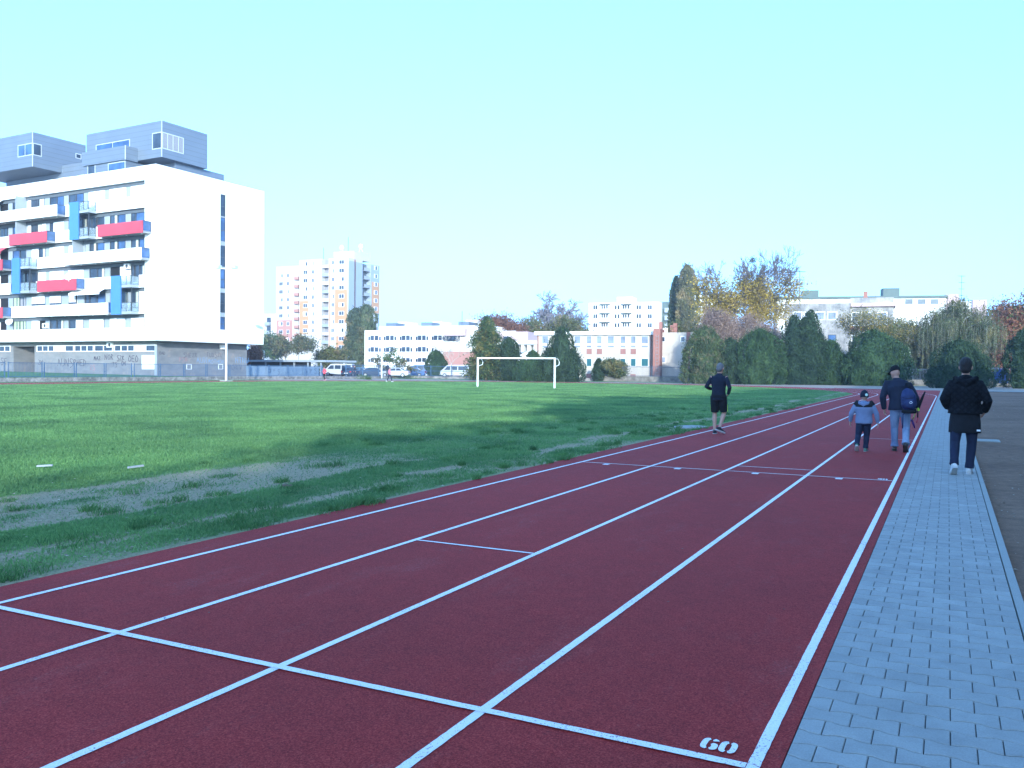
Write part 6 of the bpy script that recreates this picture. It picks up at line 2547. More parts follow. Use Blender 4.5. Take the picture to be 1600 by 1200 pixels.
def car(loc, yaw, label, cat, matn, kind='sedan', group='vehicles parked beyond the far fence'):
    """local x = forward; lengths in metres"""
    T = thing('parked_' + ('van' if kind == 'van' else 'car'), label, cat, loc, group, rz=yaw, world=False)
    if kind == 'van':
        L, Wd, wb = 4.9, 1.9, 3.0
        prof = [(-2.45, .45), (-2.45, 1.0), (-2.38, 1.92), (-2.2, 1.98), (1.0, 1.98), (1.25, 1.85), (1.95, 1.15), (2.35, 0.98), (2.45, 0.75), (2.45, .40), (1.9, .30), (-2.2, .30)]
        side_w = [[(-2.25, 1.15), (-0.7, 1.15), (-0.7, 1.75), (-2.2, 1.75)], [(-0.55, 1.15), (0.45, 1.15), (0.45, 1.75), (-0.55, 1.75)], [(0.6, 1.15), (1.65, 1.15), (1.15, 1.72), (0.6, 1.75)]]
        front = [(1.30, 1.83), (1.93, 1.20)]
        rear = [(-2.385, 1.85), (-2.445, 1.2)]
    elif kind == 'hatch':
        L, Wd, wb = 4.0, 1.68, 2.5
        prof = [(-2.0, .42), (-2.0, .85), (-1.85, 1.05), (-1.5, 1.42), (-1.2, 1.47), (0.2, 1.45), (0.95, 0.98), (1.75, 0.86), (1.98, 0.66), (2.0, .36), (1.7, .26), (-1.8, .26)]
        side_w = [[(-1.62, 1.02), (-0.55, 1.0), (-0.55, 1.36), (-1.42, 1.36)], [(-0.45, 1.0), (0.70, 0.98), (0.15, 1.36), (-0.45, 1.36)]]
        front = [(0.25, 1.42), (0.92, 1.01)]
        rear = [(-1.55, 1.39), (-1.83, 1.09)]
    else:
        L, Wd, wb = 4.5, 1.74, 2.65
        prof = [(-2.25, .42), (-2.25, .85), (-2.1, .98), (-1.45, 1.02), (-0.95, 1.38), (-0.6, 1.43), (0.3, 1.41), (1.05, 0.98), (1.95, 0.86), (2.2, 0.68), (2.25, .36), (1.9, .26), (-2.0, .26)]
        side_w = [[(-1.25, 1.02), (-0.35, 1.0), (-0.35, 1.34), (-0.85, 1.33)], [(-0.25, 1.0), (0.82, 0.97), (0.25, 1.33), (-0.25, 1.34)]]
        front = [(0.36, 1.38), (1.02, 1.01)]
        rear = [(-1.0, 1.345), (-1.42, 1.05)]
    hw = Wd / 2

    def half(z):
        zz = np.interp(z, [0.25, 0.55, 0.95, prof[4][1]], [hw * 0.93, hw, hw * 0.97, hw * (0.86 if kind == 'van' else 0.70)])
        return float(zz)
    mb = MB()
    n = len(prof)
    vs = [(x, -half(z), z) for x, z in prof] + [(x, -half(z) * 0.82 if False else 0, z + (0.02 if z > 0.9 else 0)) for x, z in prof] + [(x, half(z), z) for x, z in prof]
    fs = []
    for i in range(n):
        j = (i + 1) % n
        fs += [(i, j, n + j, n + i), (n + i, n + j, 2 * n + j, 2 * n + i)]
    fs += [tuple(range(n))[::-1], tuple(range(2 * n, 3 * n))]
    mb.add(vs, fs)
    body = mb.build('body', MT[matn], T)
    bv = body.modifiers.new('bevel', 'BEVEL')
    bv.width = 0.04
    bv.segments = 2
    bv.limit_method = 'ANGLE'
    for sgn in (-1, 1):
        for poly in side_w:
            mb = MB()
            q = [(x, sgn * (half(z) + 0.012), z) for x, z in poly]
            mb.poly(q if sgn < 0 else q[::-1])
            mb.build('side_window', MT['win_dark'], T)
    for nm, (a, b_) in (('windscreen', front), ('rear_window', rear)):
        mb = MB()
        e = 0.03 if nm == 'windscreen' else -0.03
        wA, wB = half(a[1]) * 0.92, half(b_[1]) * 0.92
        mb.poly([(a[0] + e, -wA, a[1] + 0.03), (a[0] + e, wA, a[1] + 0.03), (b_[0] + e, wB, b_[1] + 0.03), (b_[0] + e, -wB, b_[1] + 0.03)])
        mb.build(nm, MT['win_dark'], T)
    xf, xr = prof[-3][0] if kind != 'van' else 2.45, -L / 2
    for sgn in (-1, 1):
        mb = MB()
        mb.box(L / 2 - 0.12, L / 2 + 0.015, sgn * hw * 0.72 - 0.17, sgn * hw * 0.72 + 0.17, 0.60, 0.75)
        mb.build('headlight', MT['lens_clear'], T)
        mb = MB()
        mb.box(-L / 2 - 0.015, -L / 2 + 0.1, sgn * hw * 0.82 - 0.12, sgn * hw * 0.82 + 0.12, 0.68, 0.88 + (0.3 if kind == 'van' else 0))
        mb.build('tail_light', MT['lens_red'], T)
    mb = MB()
    mb.box(-L / 2 - 0.03, -L / 2 + 0.01, -0.26, 0.26, 0.50, 0.61)
    mb.build('number_plate', MT['white_panel'], T)
    for xs in (-wb / 2 - 0.05, wb / 2 + 0.02):
        for sgn in (-1, 1):
            mb = MB()
            c0 = sgn * (hw - 0.10)
            mb.tube([(xs, c0 - 0.11, 0.31), (xs, c0 + 0.115, 0.31)], 0.31, 18)
            w_ = mb.build('wheel', MT['rubber'], T)
            mb = MB()
            mb.tube([(xs, c0 + sgn * 0.112, 0.31), (xs, c0 + sgn * 0.13, 0.31)], 0.19, 12)
            mb.build('rim', MT['rim'], w_)
    return T


def carat(px, Z, z, ang, *a, **k):
    p = D(px, Z)
    p[2] = z
    # ang: heading relative to picture-right, degrees, positive turning away
    return car(p, TH + R(ang), *a, **k)


carat(530, 139, 0.16, 172, 'white van parked behind the jogger in the pink top', 'van', 'p_white', 'van')
carat(548, 131, 0.16, 80, 'dark car seen from behind, just right of the white van', 'car', 'p_dark', 'hatch')
carat(561, 141, 0.16, 170, 'blue car behind the standing dark figure', 'car', 'p_teal', 'sedan')
carat(583, 134, 0.16, 20, 'dark saloon parked left of the tall street lamp', 'car', 'p_dark', 'sedan')
carat(614, 143, 0.16, 15, 'dark hatchback standing behind the white bonnet of another car', 'car', 'p_dark', 'hatch')
carat(617, 131, 0.16, 175, 'white saloon right of the second jogger', 'car', 'p_white', 'sedan')
carat(643, 138, 0.16, 178, 'blue saloon with its bonnet to the left, near the round cypress bush', 'car', 'p_blue', 'sedan')
carat(658, 150, 0.16, 178, 'taller blue car half hidden by the round cypress bush', 'car', 'p_blue', 'van')
carat(711, 140, 0.16, 172, 'big white van behind the slender leafless tree', 'van', 'p_white', 'van')

# ================================================================== people
MT['skin'] = M('skin', (0.48, 0.27, 0.20), 0.6, 0.06, 20)
MT['hair_grey'] = M('cropped grey hair', (0.16, 0.15, 0.15), 0.9, 0.25, 120, bump=0.3, bscale=300)
MT['hair_dark'] = M('dark hair', (0.022, 0.017, 0.016), 0.6, 0.3, 80, bump=0.5, bscale=200)
MT['navy_cloth'] = M('navy knit', (0.012, 0.016, 0.030), 0.9, 0.2, 12, bump=0.2, bscale=120)
MT['black_cloth'] = M('black cloth', (0.010, 0.011, 0.014), 0.9, 0.25, 12, bump=0.2, bscale=120)
MT['navy_coat'] = M('navy coat', (0.013, 0.018, 0.036), 0.8, 0.2, 6, bump=0.3, bscale=25)
MT['sky_coat'] = M('light blue child jacket', (0.16, 0.21, 0.32), 0.8, 0.12, 9, bump=0.35, bscale=22)
MT['trouser_navy'] = M('navy trousers', (0.014, 0.020, 0.045), 0.85, 0.2, 9, bump=0.3, bscale=22)
MT['neon'] = M('neon yellow stripe', (0.55, 0.85, 0.08), 0.5, 0.05)
MT['sole'] = M('pale rubber sole', (0.50, 0.50, 0.48), 0.7, 0.1)
MT['shoe_dark'] = M('dark shoe', (0.03, 0.03, 0.035), 0.6, 0.15)
MT['shoe_brown'] = M('brown leather boot', (0.045, 0.035, 0.03), 0.5, 0.15)
MT['shoe_white'] = M('white trainer', (0.60, 0.58, 0.54), 0.6, 0.1, 20)
MT['shoe_green'] = M('green child trainer', (0.10, 0.22, 0.17), 0.6, 0.1, 20)
MT['pink_top'] = M('pink jacket', (0.60, 0.07, 0.10), 0.7, 0.12, 10)
MT['pink_light'] = M('light pink top', (0.62, 0.22, 0.28), 0.7, 0.12, 10)
MT['pack_blue'] = M('blue rucksack cloth', (0.018, 0.030, 0.095), 0.6, 0.15, 12, bump=0.3, bscale=40)
t = NT('worn denim')
n1 = t.noise(3.2, 4, 0.6, stretch=(1, 1, 0.35))
n2 = t.noise(160, 2, 0.6)
c = t.ramp(n1, [(0.34, (0.10, 0.15, 0.26)), (0.62, (0.27, 0.35, 0.47))])
c = t.mix(1.0, c, t.ramp(n2, [(0.3, (0.85, 0.85, 0.85)), (0.7, (1.1, 1.1, 1.1))]), 'MULTIPLY')
t.bump(t.noise(18, 3, 0.6, stretch=(1, 1, 2.2)), 0.5, 0.02)
MT['denim'] = t.done(c, 0.85, 0.2)
t = NT('quilted black jacket')
mp = t.n('Mapping')
mp.inputs['Rotation'].default_value = (0, R(45), 0)
t.l(t.tc.outputs['Object'], mp.inputs[0])
ch = t.n('TexWave', wave_type='BANDS', bands_direction='X')
ch.inputs['Scale'].default_value = 4.6
ch.inputs['Distortion'].default_value = 0.8
t.l(mp.outputs[0], ch.inputs['Vector'])
ch2 = t.n('TexWave', wave_type='BANDS', bands_direction='Z')
ch2.inputs['Scale'].default_value = 4.6
ch2.inputs['Distortion'].default_value = 0.8
t.l(mp.outputs[0], ch2.inputs['Vector'])
mn = t.math('MINIMUM', t.math('POWER', ch.outputs['Fac'], 0.4), t.math('POWER', ch2.outputs['Fac'], 0.4))
t.bump(mn, 0.6, 0.012)
c = t.ramp(mn, [(0.2, (0.004, 0.005, 0.007)), (0.8, (0.009, 0.010, 0.013))])
MT['quilt'] = t.done(c, 0.8, 0.15)


def fuse(name, mb, mat, parent, voxel=0.012, smooth=4, loc=None):
    """join the builder's overlapping closed pieces into one continuous skin"""
    me = mb.mesh(name)
    o = bpy.data.objects.new(name, me)
    COL.objects.link(o)
    r_ = o.modifiers.new('r', 'REMESH')
    r_.mode = 'VOXEL'
    r_.voxel_size = voxel
    r_.adaptivity = 0
    s_ = o.modifiers.new('s', 'SMOOTH')
    s_.factor = 0.5
    s_.iterations = smooth
    dg = bpy.context.evaluated_depsgraph_get()
    me2 = bpy.data.meshes.new_from_object(o.evaluated_get(dg))
    bpy.data.objects.remove(o)
    me2.name = name
    me2.materials.clear()
    me2.materials.append(mat)
    me2.polygons.foreach_set('use_smooth', [True] * len(me2.polygons))
    return link(name, me2, parent)


def V3(*a):
    return np.array(a, float)


def lerp(a, b, t_):
    return a + (b - a) * t_


def hand(mb, wrist, d, thumb, palmn, sc, curl=0.5):
    """palm, four fingers of different length, thumb from the side; d = direction of the hand, thumb = side the thumb points to"""
    d = d / np.linalg.norm(d)
    th_ = thumb - d * (thumb @ d)
    th_ /= np.linalg.norm(th_)
    nrm = np.cross(d, th_)
    if nrm @ palmn < 0:
        nrm = -nrm
    pc = wrist + d * 0.045 * sc
    mb.tube([wrist - d * 0.02 * sc, wrist + d * 0.02 * sc, wrist + d * 0.06 * sc, wrist + d * 0.088 * sc], [(0.024 * sc, 0.018 * sc), (0.033 * sc, 0.016 * sc), (0.040 * sc, 0.015 * sc), (0.036 * sc, 0.012 * sc)], 10, ref=th_)
    for k, (off, L) in enumerate(((0.030, 0.072), (0.010, 0.082), (-0.010, 0.076), (-0.030, 0.060))):
        c_ = curl * (0.8 + 0.12 * k)
        p0 = wrist + d * 0.078 * sc + th_ * off * sc
        p1 = p0 + (d * math.cos(c_ * 0.5) + nrm * math.sin(c_ * 0.5)) * L * 0.45 * sc
        p2 = p1 + (d * math.cos(c_ * 1.2) + nrm * math.sin(c_ * 1.2)) * L * 0.33 * sc
        p3 = p2 + (d * math.cos(c_ * 2.0) + nrm * math.sin(c_ * 2.0)) * L * 0.25 * sc
        mb.tube([p0, p1, p2, p3], [0.0095 * sc, 0.009 * sc, 0.008 * sc, 0.006 * sc], 7)
    p0 = wrist + d * 0.025 * sc + th_ * 0.026 * sc
    p1 = p0 + (d * 0.6 + th_ * 0.8) * 0.032 * sc
    p2 = p1 + (d * 0.9 + th_ * 0.35 + nrm * 0.3) * 0.032 * sc
    mb.tube([p0, p1, p2], [0.013 * sc, 0.011 * sc, 0.008 * sc], 7)


def shoe(parent, ankle, heel_lift, toe_dir, mat, sole, sc=1.0, name='shoe', L=0.28):
    """toe_dir: unit vector toe direction (may point down)"""
    d = np.array(toe_dir, float)
    d /= np.linalg.norm(d)
    side = np.cross(d, [0, 0, 1.0])
    side /= np.linalg.norm(side)
    up = np.cross(side, d)
    h = ankle - up * 0.085 * sc - d * 0.07 * sc
    mb = MB()
    prof = [(-0.015, .030, .030, .045), (0.02, .040, .045, .055), (0.09, .043, .050, .055), (0.16, .050, .036, .040), (0.22, .048, .028, .030), (0.262, .030, .018, .020)]
    pts = [h + d * a * sc + up * c_ * sc for a, w_, hh, c_ in prof]
    mb.tube(pts, [(w_ * sc, hh * sc) for a, w_, hh, c_ in prof], 12, ref=side)
    mb.tube([ankle - up * 0.05 * sc, ankle + up * 0.02 * sc], [0.046 * sc, 0.042 * sc], 10)
    s_ = fuse(name, mb, mat, parent, 0.010 * sc, 3)
    mb = MB()
    ps = [(-0.03, .030), (0.02, .040), (0.09, .038), (0.16, .048), (0.22, .048), (0.268, .024)]
    lo = [h + d * a * sc - side * w_ * sc - up * 0.003 * sc for a, w_ in ps] + [h + d * a * sc + side * w_ * sc - up * 0.003 * sc for a, w_ in ps[::-1]]
    hi = [p + up * 0.028 * sc for p in lo]
    n = len(lo)
    mb.add(lo + hi, [tuple(range(n))[::-1], tuple(range(n, 2 * n))] + [(i, (i + 1) % n, n + (i + 1) % n, n + i) for i in range(n)])
    so = mb.build('sole', sole, s_)
    return s_


def figure(loc, rz, H, label, pose, wear, cap=None, group=None, slim=1.0, vox=0.011):
    """pose keys (metres for a 1.75 m adult): hipL,hipR,kneeL,... ; x right, y forward"""
    k = H / 1.75
    T = thing('person', label, 'person', loc, group, rz=rz, world=False)
    J = dict(neck=V3(0, 0.0, 1.47), head=V3(0, 0.03, 1.62), chest=V3(0, 0, 1.30), waist=V3(0, 0, 1.08), hip=V3(0, 0, 0.94),
             shL=V3(-.185, 0, 1.42), shR=V3(.185, 0, 1.42), elL=V3(-.25, -.03, 1.13), elR=V3(.25, -.03, 1.13), wrL=V3(-.26, .04, .88), wrR=V3(.26, .04, .88),
             hpL=V3(-.09, 0, .92), hpR=V3(.09, 0, .92), knL=V3(-.10, .03, .50), knR=V3(.10, .03, .50), anL=V3(-.10, -.02, .09), anR=V3(.10, -.02, .09),
             toeL=V3(-.1, 1, 0), toeR=V3(.1, 1, 0), look=V3(0, 1, 0), handL=V3(0, .1, -1), handR=V3(0, .1, -1))
    for a, b_ in pose.items():
        J[a] = V3(*b_)
    for a in J:
        if a not in ('toeL', 'toeR', 'look', 'handL', 'handR'):
            J[a] = J[a] * k
    s = k
    hs = wear.get('head_scale', 1.10)
    # ---- continuous body
    mb = MB()
    hip, waist, chest, neck, head = J['hip'], J['waist'], J['chest'], J['neck'], J['head']
    mb.tube([hip + V3(0, 0, -.09) * s, hip, waist, chest, lerp(chest, neck, .6), neck + V3(0, 0, .0)], [(.13 * s * slim, .10 * s), (.16 * s * slim, .115 * s), (.135 * s * slim, .10 * s), (.165 * s * slim, .115 * s), (.15 * s * slim, .095 * s), (.062 * s, .060 * s)], 16, ref=(1, 0, 0))
    mb.tube([neck - V3(0, 0, .04) * s, lerp(neck, head, .5), head], [.060 * s, .054 * s, .05 * s], 10)
    lk = J['look'] / np.linalg.norm(J['look'])
    sd_ = np.cross(lk, [0, 0, 1.0])
    sd_ /= np.linalg.norm(sd_)
    upv = np.cross(sd_, lk)
    Rm = Matrix((sd_, lk, upv)).transposed()
    q = s * hs
    mb.ell(head + upv * .02 * q, (.076 * q, .096 * q, .112 * q), 16, rot=Rm)
    mb.ell(head - upv * .045 * q + lk * .035 * q, (.055 * q, .062 * q, .062 * q), 12, rot=Rm)
    mb.tube([head + lk * .090 * q + upv * .02 * q, head + lk * .112 * q - upv * .02 * q], [.010 * q, .016 * q], 6)
    mb.ell(head + lk * .088 * q - upv * .048 * q, (.024 * q, .012 * q, .008 * q), 8, rot=Rm)
    for sg_ in (-1, 1):
        mb.ell(head + sd_ * sg_ * .079 * q - upv * .005 * q - lk * .008 * q, (.010 * q, .020 * q, .032 * q), 8, rot=Rm)
    for S_n, sg_ in (('L', -1), ('R', 1)):
        sh, el, wr = J['sh' + S_n], J['el' + S_n], J['wr' + S_n]
        mb.tube([lerp(sh, chest, .35), sh, lerp(sh, el, .5), el, lerp(el, wr, .35), wr], [.055 * s, .054 * s, .046 * s, .038 * s, .040 * s, .026 * s], 10)
        hd = J['hand' + S_n]
        hand(mb, wr, hd / np.linalg.norm(hd), V3(-sg_ * 0.3, 1, 0.1) if abs(hd[1]) < 0.8 * np.linalg.norm(hd) else V3(-sg_, 0, 0.6), V3(-sg_, 0, 0), s, wear.get('curl', 0.5))
        hp, kn, an = J['hp' + S_n], J['kn' + S_n], J['an' + S_n]
        calf = lerp(kn, an, .3) - V3(0, .012, 0) * s
        mb.tube([hp + V3(0, 0, .03) * s, lerp(hp, kn, .4), kn, calf, lerp(kn, an, .75), an], [.088 * s * slim, .076 * s * slim, .054 * s, .056 * s, .038 * s, .036 * s], 12)
        td = J['toe' + S_n] / np.linalg.norm(J['toe' + S_n])
        mb.tube([an - td * .05 * s - V3(0, 0, .03) * s, an + td * .06 * s - V3(0, 0, .035) * s, an + td * .15 * s - V3(0, 0, .05) * s], [(.03 * s, .03 * s), (.04 * s, .03 * s), (.035 * s, .018 * s)], 8)
    body = fuse('body', mb, MT['skin'], T, vox * 0.75, 2)
    for sg_ in (-1, 1):
        mb = MB()
        mb.ell(head + lk * .084 * q + sd_ * sg_ * .031 * q + upv * .022 * q, (.012 * q, .010 * q, .008 * q), 8, rot=Rm)
        mb.build('eye', MT['hair_dark'], body)
    # ---- hair or hat
    if wear.get('hair'):
        mb = MB()
        hf = wear.get('hair_fuzz', 1.0)
        mb.ell(head + upv * .035 * q - lk * .008 * q, (.083 * q * hf, .100 * q * hf, .108 * q * hf), 16, rot=Rm)
        mb.ell(head - upv * .022 * q - lk * .045 * q, (.072 * q * hf, .060 * q * hf, .070 * q * hf), 14, rot=Rm)
        fuse('hair', mb, MT[wear['hair']], T, .009 * q, 2)
    if wear.get('hat') == 'cap':
        mb = MB()
        mb.tube([head + upv * .028 * q - lk * .012 * q, head + upv * .075 * q - lk * .010 * q, head + upv * .12 * q - lk * .005 * q, head + upv * .14 * q], [(.088 * q, .106 * q), (.088 * q, .104 * q), (.066 * q, .080 * q), (.02 * q, .02 * q)], 18, ref=sd_)
        mb.tube([head + upv * .045 * q + lk * .07 * q, head + upv * .038 * q + lk * .14 * q, head + upv * .025 * q + lk * .175 * q], [(.075 * q, .012 * q), (.070 * q, .010 * q), (.045 * q, .008 * q)], 12, ref=sd_)
        fuse('cap', mb, MT[wear['hat_mat']], T, .009 * q, 2)
    if wear.get('hat') == 'beanie':
        mb = MB()
        mb.tube([head - upv * .03 * q - lk * .005 * q, head + upv * .05 * q - lk * .005 * q, head + upv * .115 * q - lk * .01 * q, head + upv * .15 * q - lk * .015 * q], [(.092 * q, .108 * q), (.093 * q, .108 * q), (.065 * q, .078 * q), (.015 * q, .018 * q)], 18, ref=sd_)
        h_ = fuse('knitted_hat', mb, MT[wear['hat_mat']], T, .009 * q, 2)
        mb = MB()
        c0 = head + upv * .02 * q - lk * .106 * q + sd_ * .045 * q
        mb.ell(c0, (.034 * q, .012 * q, .034 * q), 12, rot=Rm)
        mb.build('hat_patch', MT['patch'], h_)
    # ---- trousers / shorts
    leg = wear.get('leg')
    if leg:
        mb = MB()
        end = leg.get('end', 1.0)   # 1 = ankle
        f = leg.get('fat', 1.0)
        mb.tube([hip + V3(0, 0, -.11) * s, hip + V3(0, 0, .0) * s, waist + V3(0, 0, -.02) * s], [(.145 * s * f * slim, .12 * s * f), (.172 * s * f * slim, .130 * s * f), (.148 * s * f * slim, .112 * s * f)], 16, ref=(1, 0, 0))
        for S_n in 'LR':
            hp, kn, an = J['hp' + S_n], J['kn' + S_n], J['an' + S_n]
            if end >= 1:
                mb.tube([hp + V3(0, 0, .02) * s, lerp(hp, kn, .4), kn, lerp(kn, an, .3) - V3(0, .008, 0) * s, lerp(kn, an, .7), lerp(kn, an, .97)],
                        [.100 * s * f, .092 * s * f, .070 * s * f, .068 * s * f, .060 * s * f, leg.get('cuff', .062) * s * f], 14)
            else:
                mb.tube([hp + V3(0, 0, .02) * s, lerp(hp, kn, .4), lerp(hp, kn, end)], [.105 * s * f, .098 * s * f, .090 * s * f], 14)
        tr = fuse('trousers' if end >= 1 else 'shorts', mb, MT[leg['mat']], T, vox, 3)
        if leg.get('stripe'):
            for S_n, sg_ in (('L', -1), ('R', 1)):
                hp, kn = J['hp' + S_n], J['kn' + S_n]
                mb = MB()
                a = lerp(hp, kn, .30) + V3(sg_ * .095 * s, 0, 0)
                b_ = lerp(hp, kn, end * .98) + V3(sg_ * .085 * s, 0, 0)
                mb.tube([a, lerp(a, b_, .5), b_], [(.010 * s, .012 * s), (.014 * s, .026 * s), (.014 * s, .036 * s)], 8, ref=(1, 0, 0))
                mb.build('side_stripe', MT['neon'], tr)
    # ---- upper garment
    top = wear['top']
    f = top.get('fat', 1.0)
    hem = top.get('hem', .90) * s
    mb = MB()
    hz = V3(hip[0], hip[1], hem)
    hw_ = top.get('hemw', .175)
    pts = [hz, lerp(hz, waist, .5), waist, chest, lerp(chest, neck, .55), neck + V3(0, 0, -.012) * s, neck + V3(0, 0.005, .03) * s]
    rad = [(hw_ * s * f * slim, .135 * s * f), (.172 * s * f * slim, .132 * s * f), (.160 * s * f * slim, .125 * s * f), (.188 * s * f * slim, .135 * s * f), (.170 * s * f * slim, .112 * s * f), (.085 * s, .080 * s), (top.get('collar', .066) * s, .066 * s)]
    mb.tube(pts, rad, 20, ref=(1, 0, 0))
    sleeve = top.get('sleeve', .96)
    for S_n in 'LR':
        sh, el, wr = J['sh' + S_n], J['el' + S_n], J['wr' + S_n]
        sf = top.get('sfat', 1.0)
        mb.tube([lerp(sh, chest, .4) + V3(0, 0, .01) * s, sh, lerp(sh, el, .5), el, lerp(el, wr, .45), lerp(el, wr, sleeve)], [.066 * s * sf, .058 * s * sf, .059 * s * sf, .054 * s * sf, .050 * s * sf, .040 * s * sf], 12)
    tp = fuse(top.get('name', 'jacket'), mb, MT[top['mat']], T, vox, 7)
    if top.get('hood'):
        mb = MB()
        c0 = neck + V3(0, -.075, -.035) * s
        mb.tube([c0 + V3(-.15, .06, .03) * s, c0 + V3(-.09, -.03, -.03) * s, c0 + V3(0, -.055, -.075) * s, c0 + V3(.09, -.03, -.03) * s, c0 + V3(.15, .06, .03) * s], [(.035 * s, .05 * s), (.050 * s, .075 * s), (.055 * s, .095 * s), (.050 * s, .075 * s), (.035 * s, .05 * s)], 12)
        mb.ell(neck + V3(0, -.05, .0) * s, (.10 * s, .075 * s, .055 * s), 12)
        fuse('hood', mb, MT[top.get('hood_mat', top['mat'])], tp, vox, 3)
    if top.get('yoke'):
        mb = MB()
        mb.tube([lerp(chest, neck, .25) + V3(0, -.004, 0) * s, lerp(chest, neck, .62) + V3(0, -.004, 0), neck + V3(0, 0, .0) * s, neck + V3(0, 0, .035) * s], [(.185 * s * f, .140 * s * f), (.178 * s * f, .128 * s * f), (.10 * s, .09 * s), (.078 * s, .078 * s)], 18, ref=(1, 0, 0))
        for S_n in 'LR':
            sh, el = J['sh' + S_n], J['el' + S_n]
            mb.tube([lerp(sh, chest, .4) + V3(0, -.004, .014) * s, sh + V3(0, -.003, .006) * s, lerp(sh, el, .18)], [.080 * s * sf, .078 * s * sf, .072 * s * sf], 12)
        fuse('shoulder_yoke', mb, MT[top['yoke']], tp, vox, 3)
    # ---- shoes
    for S_n in 'LR':
        shoe(T, J['an' + S_n], 0, J['toe' + S_n], MT[wear['shoe']], MT[wear['sole']], s * wear.get('shoe_scale', 1.0))
    return T, J, k


MT['patch'] = M('silver green hat patch', (0.45, 0.62, 0.52), 0.4, 0.3, 30)

# --- runner in black on the inner lane
p = G(1122, 678.5)
figure(p, R(2), 1.79, 'man with cropped grey hair running in a black shirt and shorts with neon stripes', dict(
    hip=(0.0, 0, .93), waist=(0, .0, 1.07), chest=(0, .02, 1.30), neck=(0, .05, 1.46), head=(.01, .08, 1.60), look=(.15, 1, -.35),
    shL=(-.175, .03, 1.39), shR=(.175, .01, 1.39), elL=(-.30, -.02, 1.15), elR=(.28, -.08, 1.14), wrL=(-.21, .18, 1.10), wrR=(.22, .07, .99), handL=(.5, .8, .1), handR=(-.45, .6, -.5),
    hpL=(-.09, 0, .91), hpR=(.09, 0, .91), knL=(-.105, .08, .50), knR=(.12, .10, .52), anL=(-.085, .0, .085), anR=(.07, -.18, .17), toeL=(-.05, 1, 0), toeR=(.55, .75, -.30)),
    dict(hair='hair_grey', hair_fuzz=0.965, leg=dict(mat='black_cloth', end=.90, fat=1.08, stripe=True), top=dict(mat='navy_cloth', hem=.84, name='shirt', fat=1.02, hemw=.178, sfat=0.92, sleeve=1.0), shoe='shoe_dark', sole='sole', curl=1.1))
# --- boy
p = G(1349, 706)
figure(p, R(-2), 1.235, 'small boy in a light blue hooded jacket and navy knitted hat', dict(
    shL=(-.19, 0, 1.36), shR=(.19, 0, 1.36), neck=(0, 0, 1.40), head=(0, .03, 1.57), chest=(0, 0, 1.23), waist=(0, 0, 1.02), hip=(0, 0, .86), look=(-.1, 1, -.15),
    elL=(-.33, -.03, 1.08), elR=(.33, .0, 1.08), wrL=(-.37, .06, .83), wrR=(.36, .07, .81), handL=(-.02, .12, -1), handR=(.02, .15, -1),
    hpL=(-.09, 0, .84), hpR=(.09, 0, .84), knL=(-.14, -.03, .46), knR=(.07, .08, .45), anL=(-.15, -.22, .20), anR=(.05, .03, .09), toeL=(-.1, .85, -.55), toeR=(.05, 1, 0)),
    dict(hat='beanie', hat_mat='navy_cloth', head_scale=1.22, leg=dict(mat='trouser_navy', fat=1.16, cuff=.070), top=dict(mat='sky_coat', hem=.80, fat=1.34, hemw=.17, sfat=1.28, sleeve=.93, yoke='black_cloth', hood=True, hood_mat='sky_coat'),
         shoe='shoe_green', sole='sole', shoe_scale=1.1, curl=0.6), vox=0.010)
# --- man with rucksack
p = G(1405, 706)
Tm, Jm, km = figure(p, R(0), 1.70, 'man in a dark cap, navy coat and worn jeans with a blue rucksack', dict(
    hip=(0, 0, .95), waist=(-.01, .01, 1.09), chest=(-.04, .04, 1.32), neck=(-.07, .10, 1.49), head=(-.11, .15, 1.62), look=(-.55, .8, -.35),
    shL=(-.25, .05, 1.42), shR=(.16, .03, 1.38), elL=(-.33, .0, 1.12), elR=(.30, -.02, 1.10), wrL=(-.30, .06, .86), wrR=(.30, .10, .92), handL=(.1, .1, -1), handR=(.0, .35, -.9),
    hpL=(-.09, 0, .92), hpR=(.10, 0, .92), knL=(-.10, .08, .50), knR=(.12, .0, .50), anL=(-.09, .06, .09), anR=(.13, -.26, .17), toeL=(-.1, 1, 0), toeR=(.05, .72, -.65)),
    dict(hat='cap', hat_mat='black_cloth', leg=dict(mat='denim', fat=1.05, cuff=.078), top=dict(mat='navy_coat', hem=.86, fat=1.22, hemw=.19, sfat=1.25, collar=.075), shoe='shoe_brown', sole='shoe_brown', shoe_scale=1.08, curl=0.9))


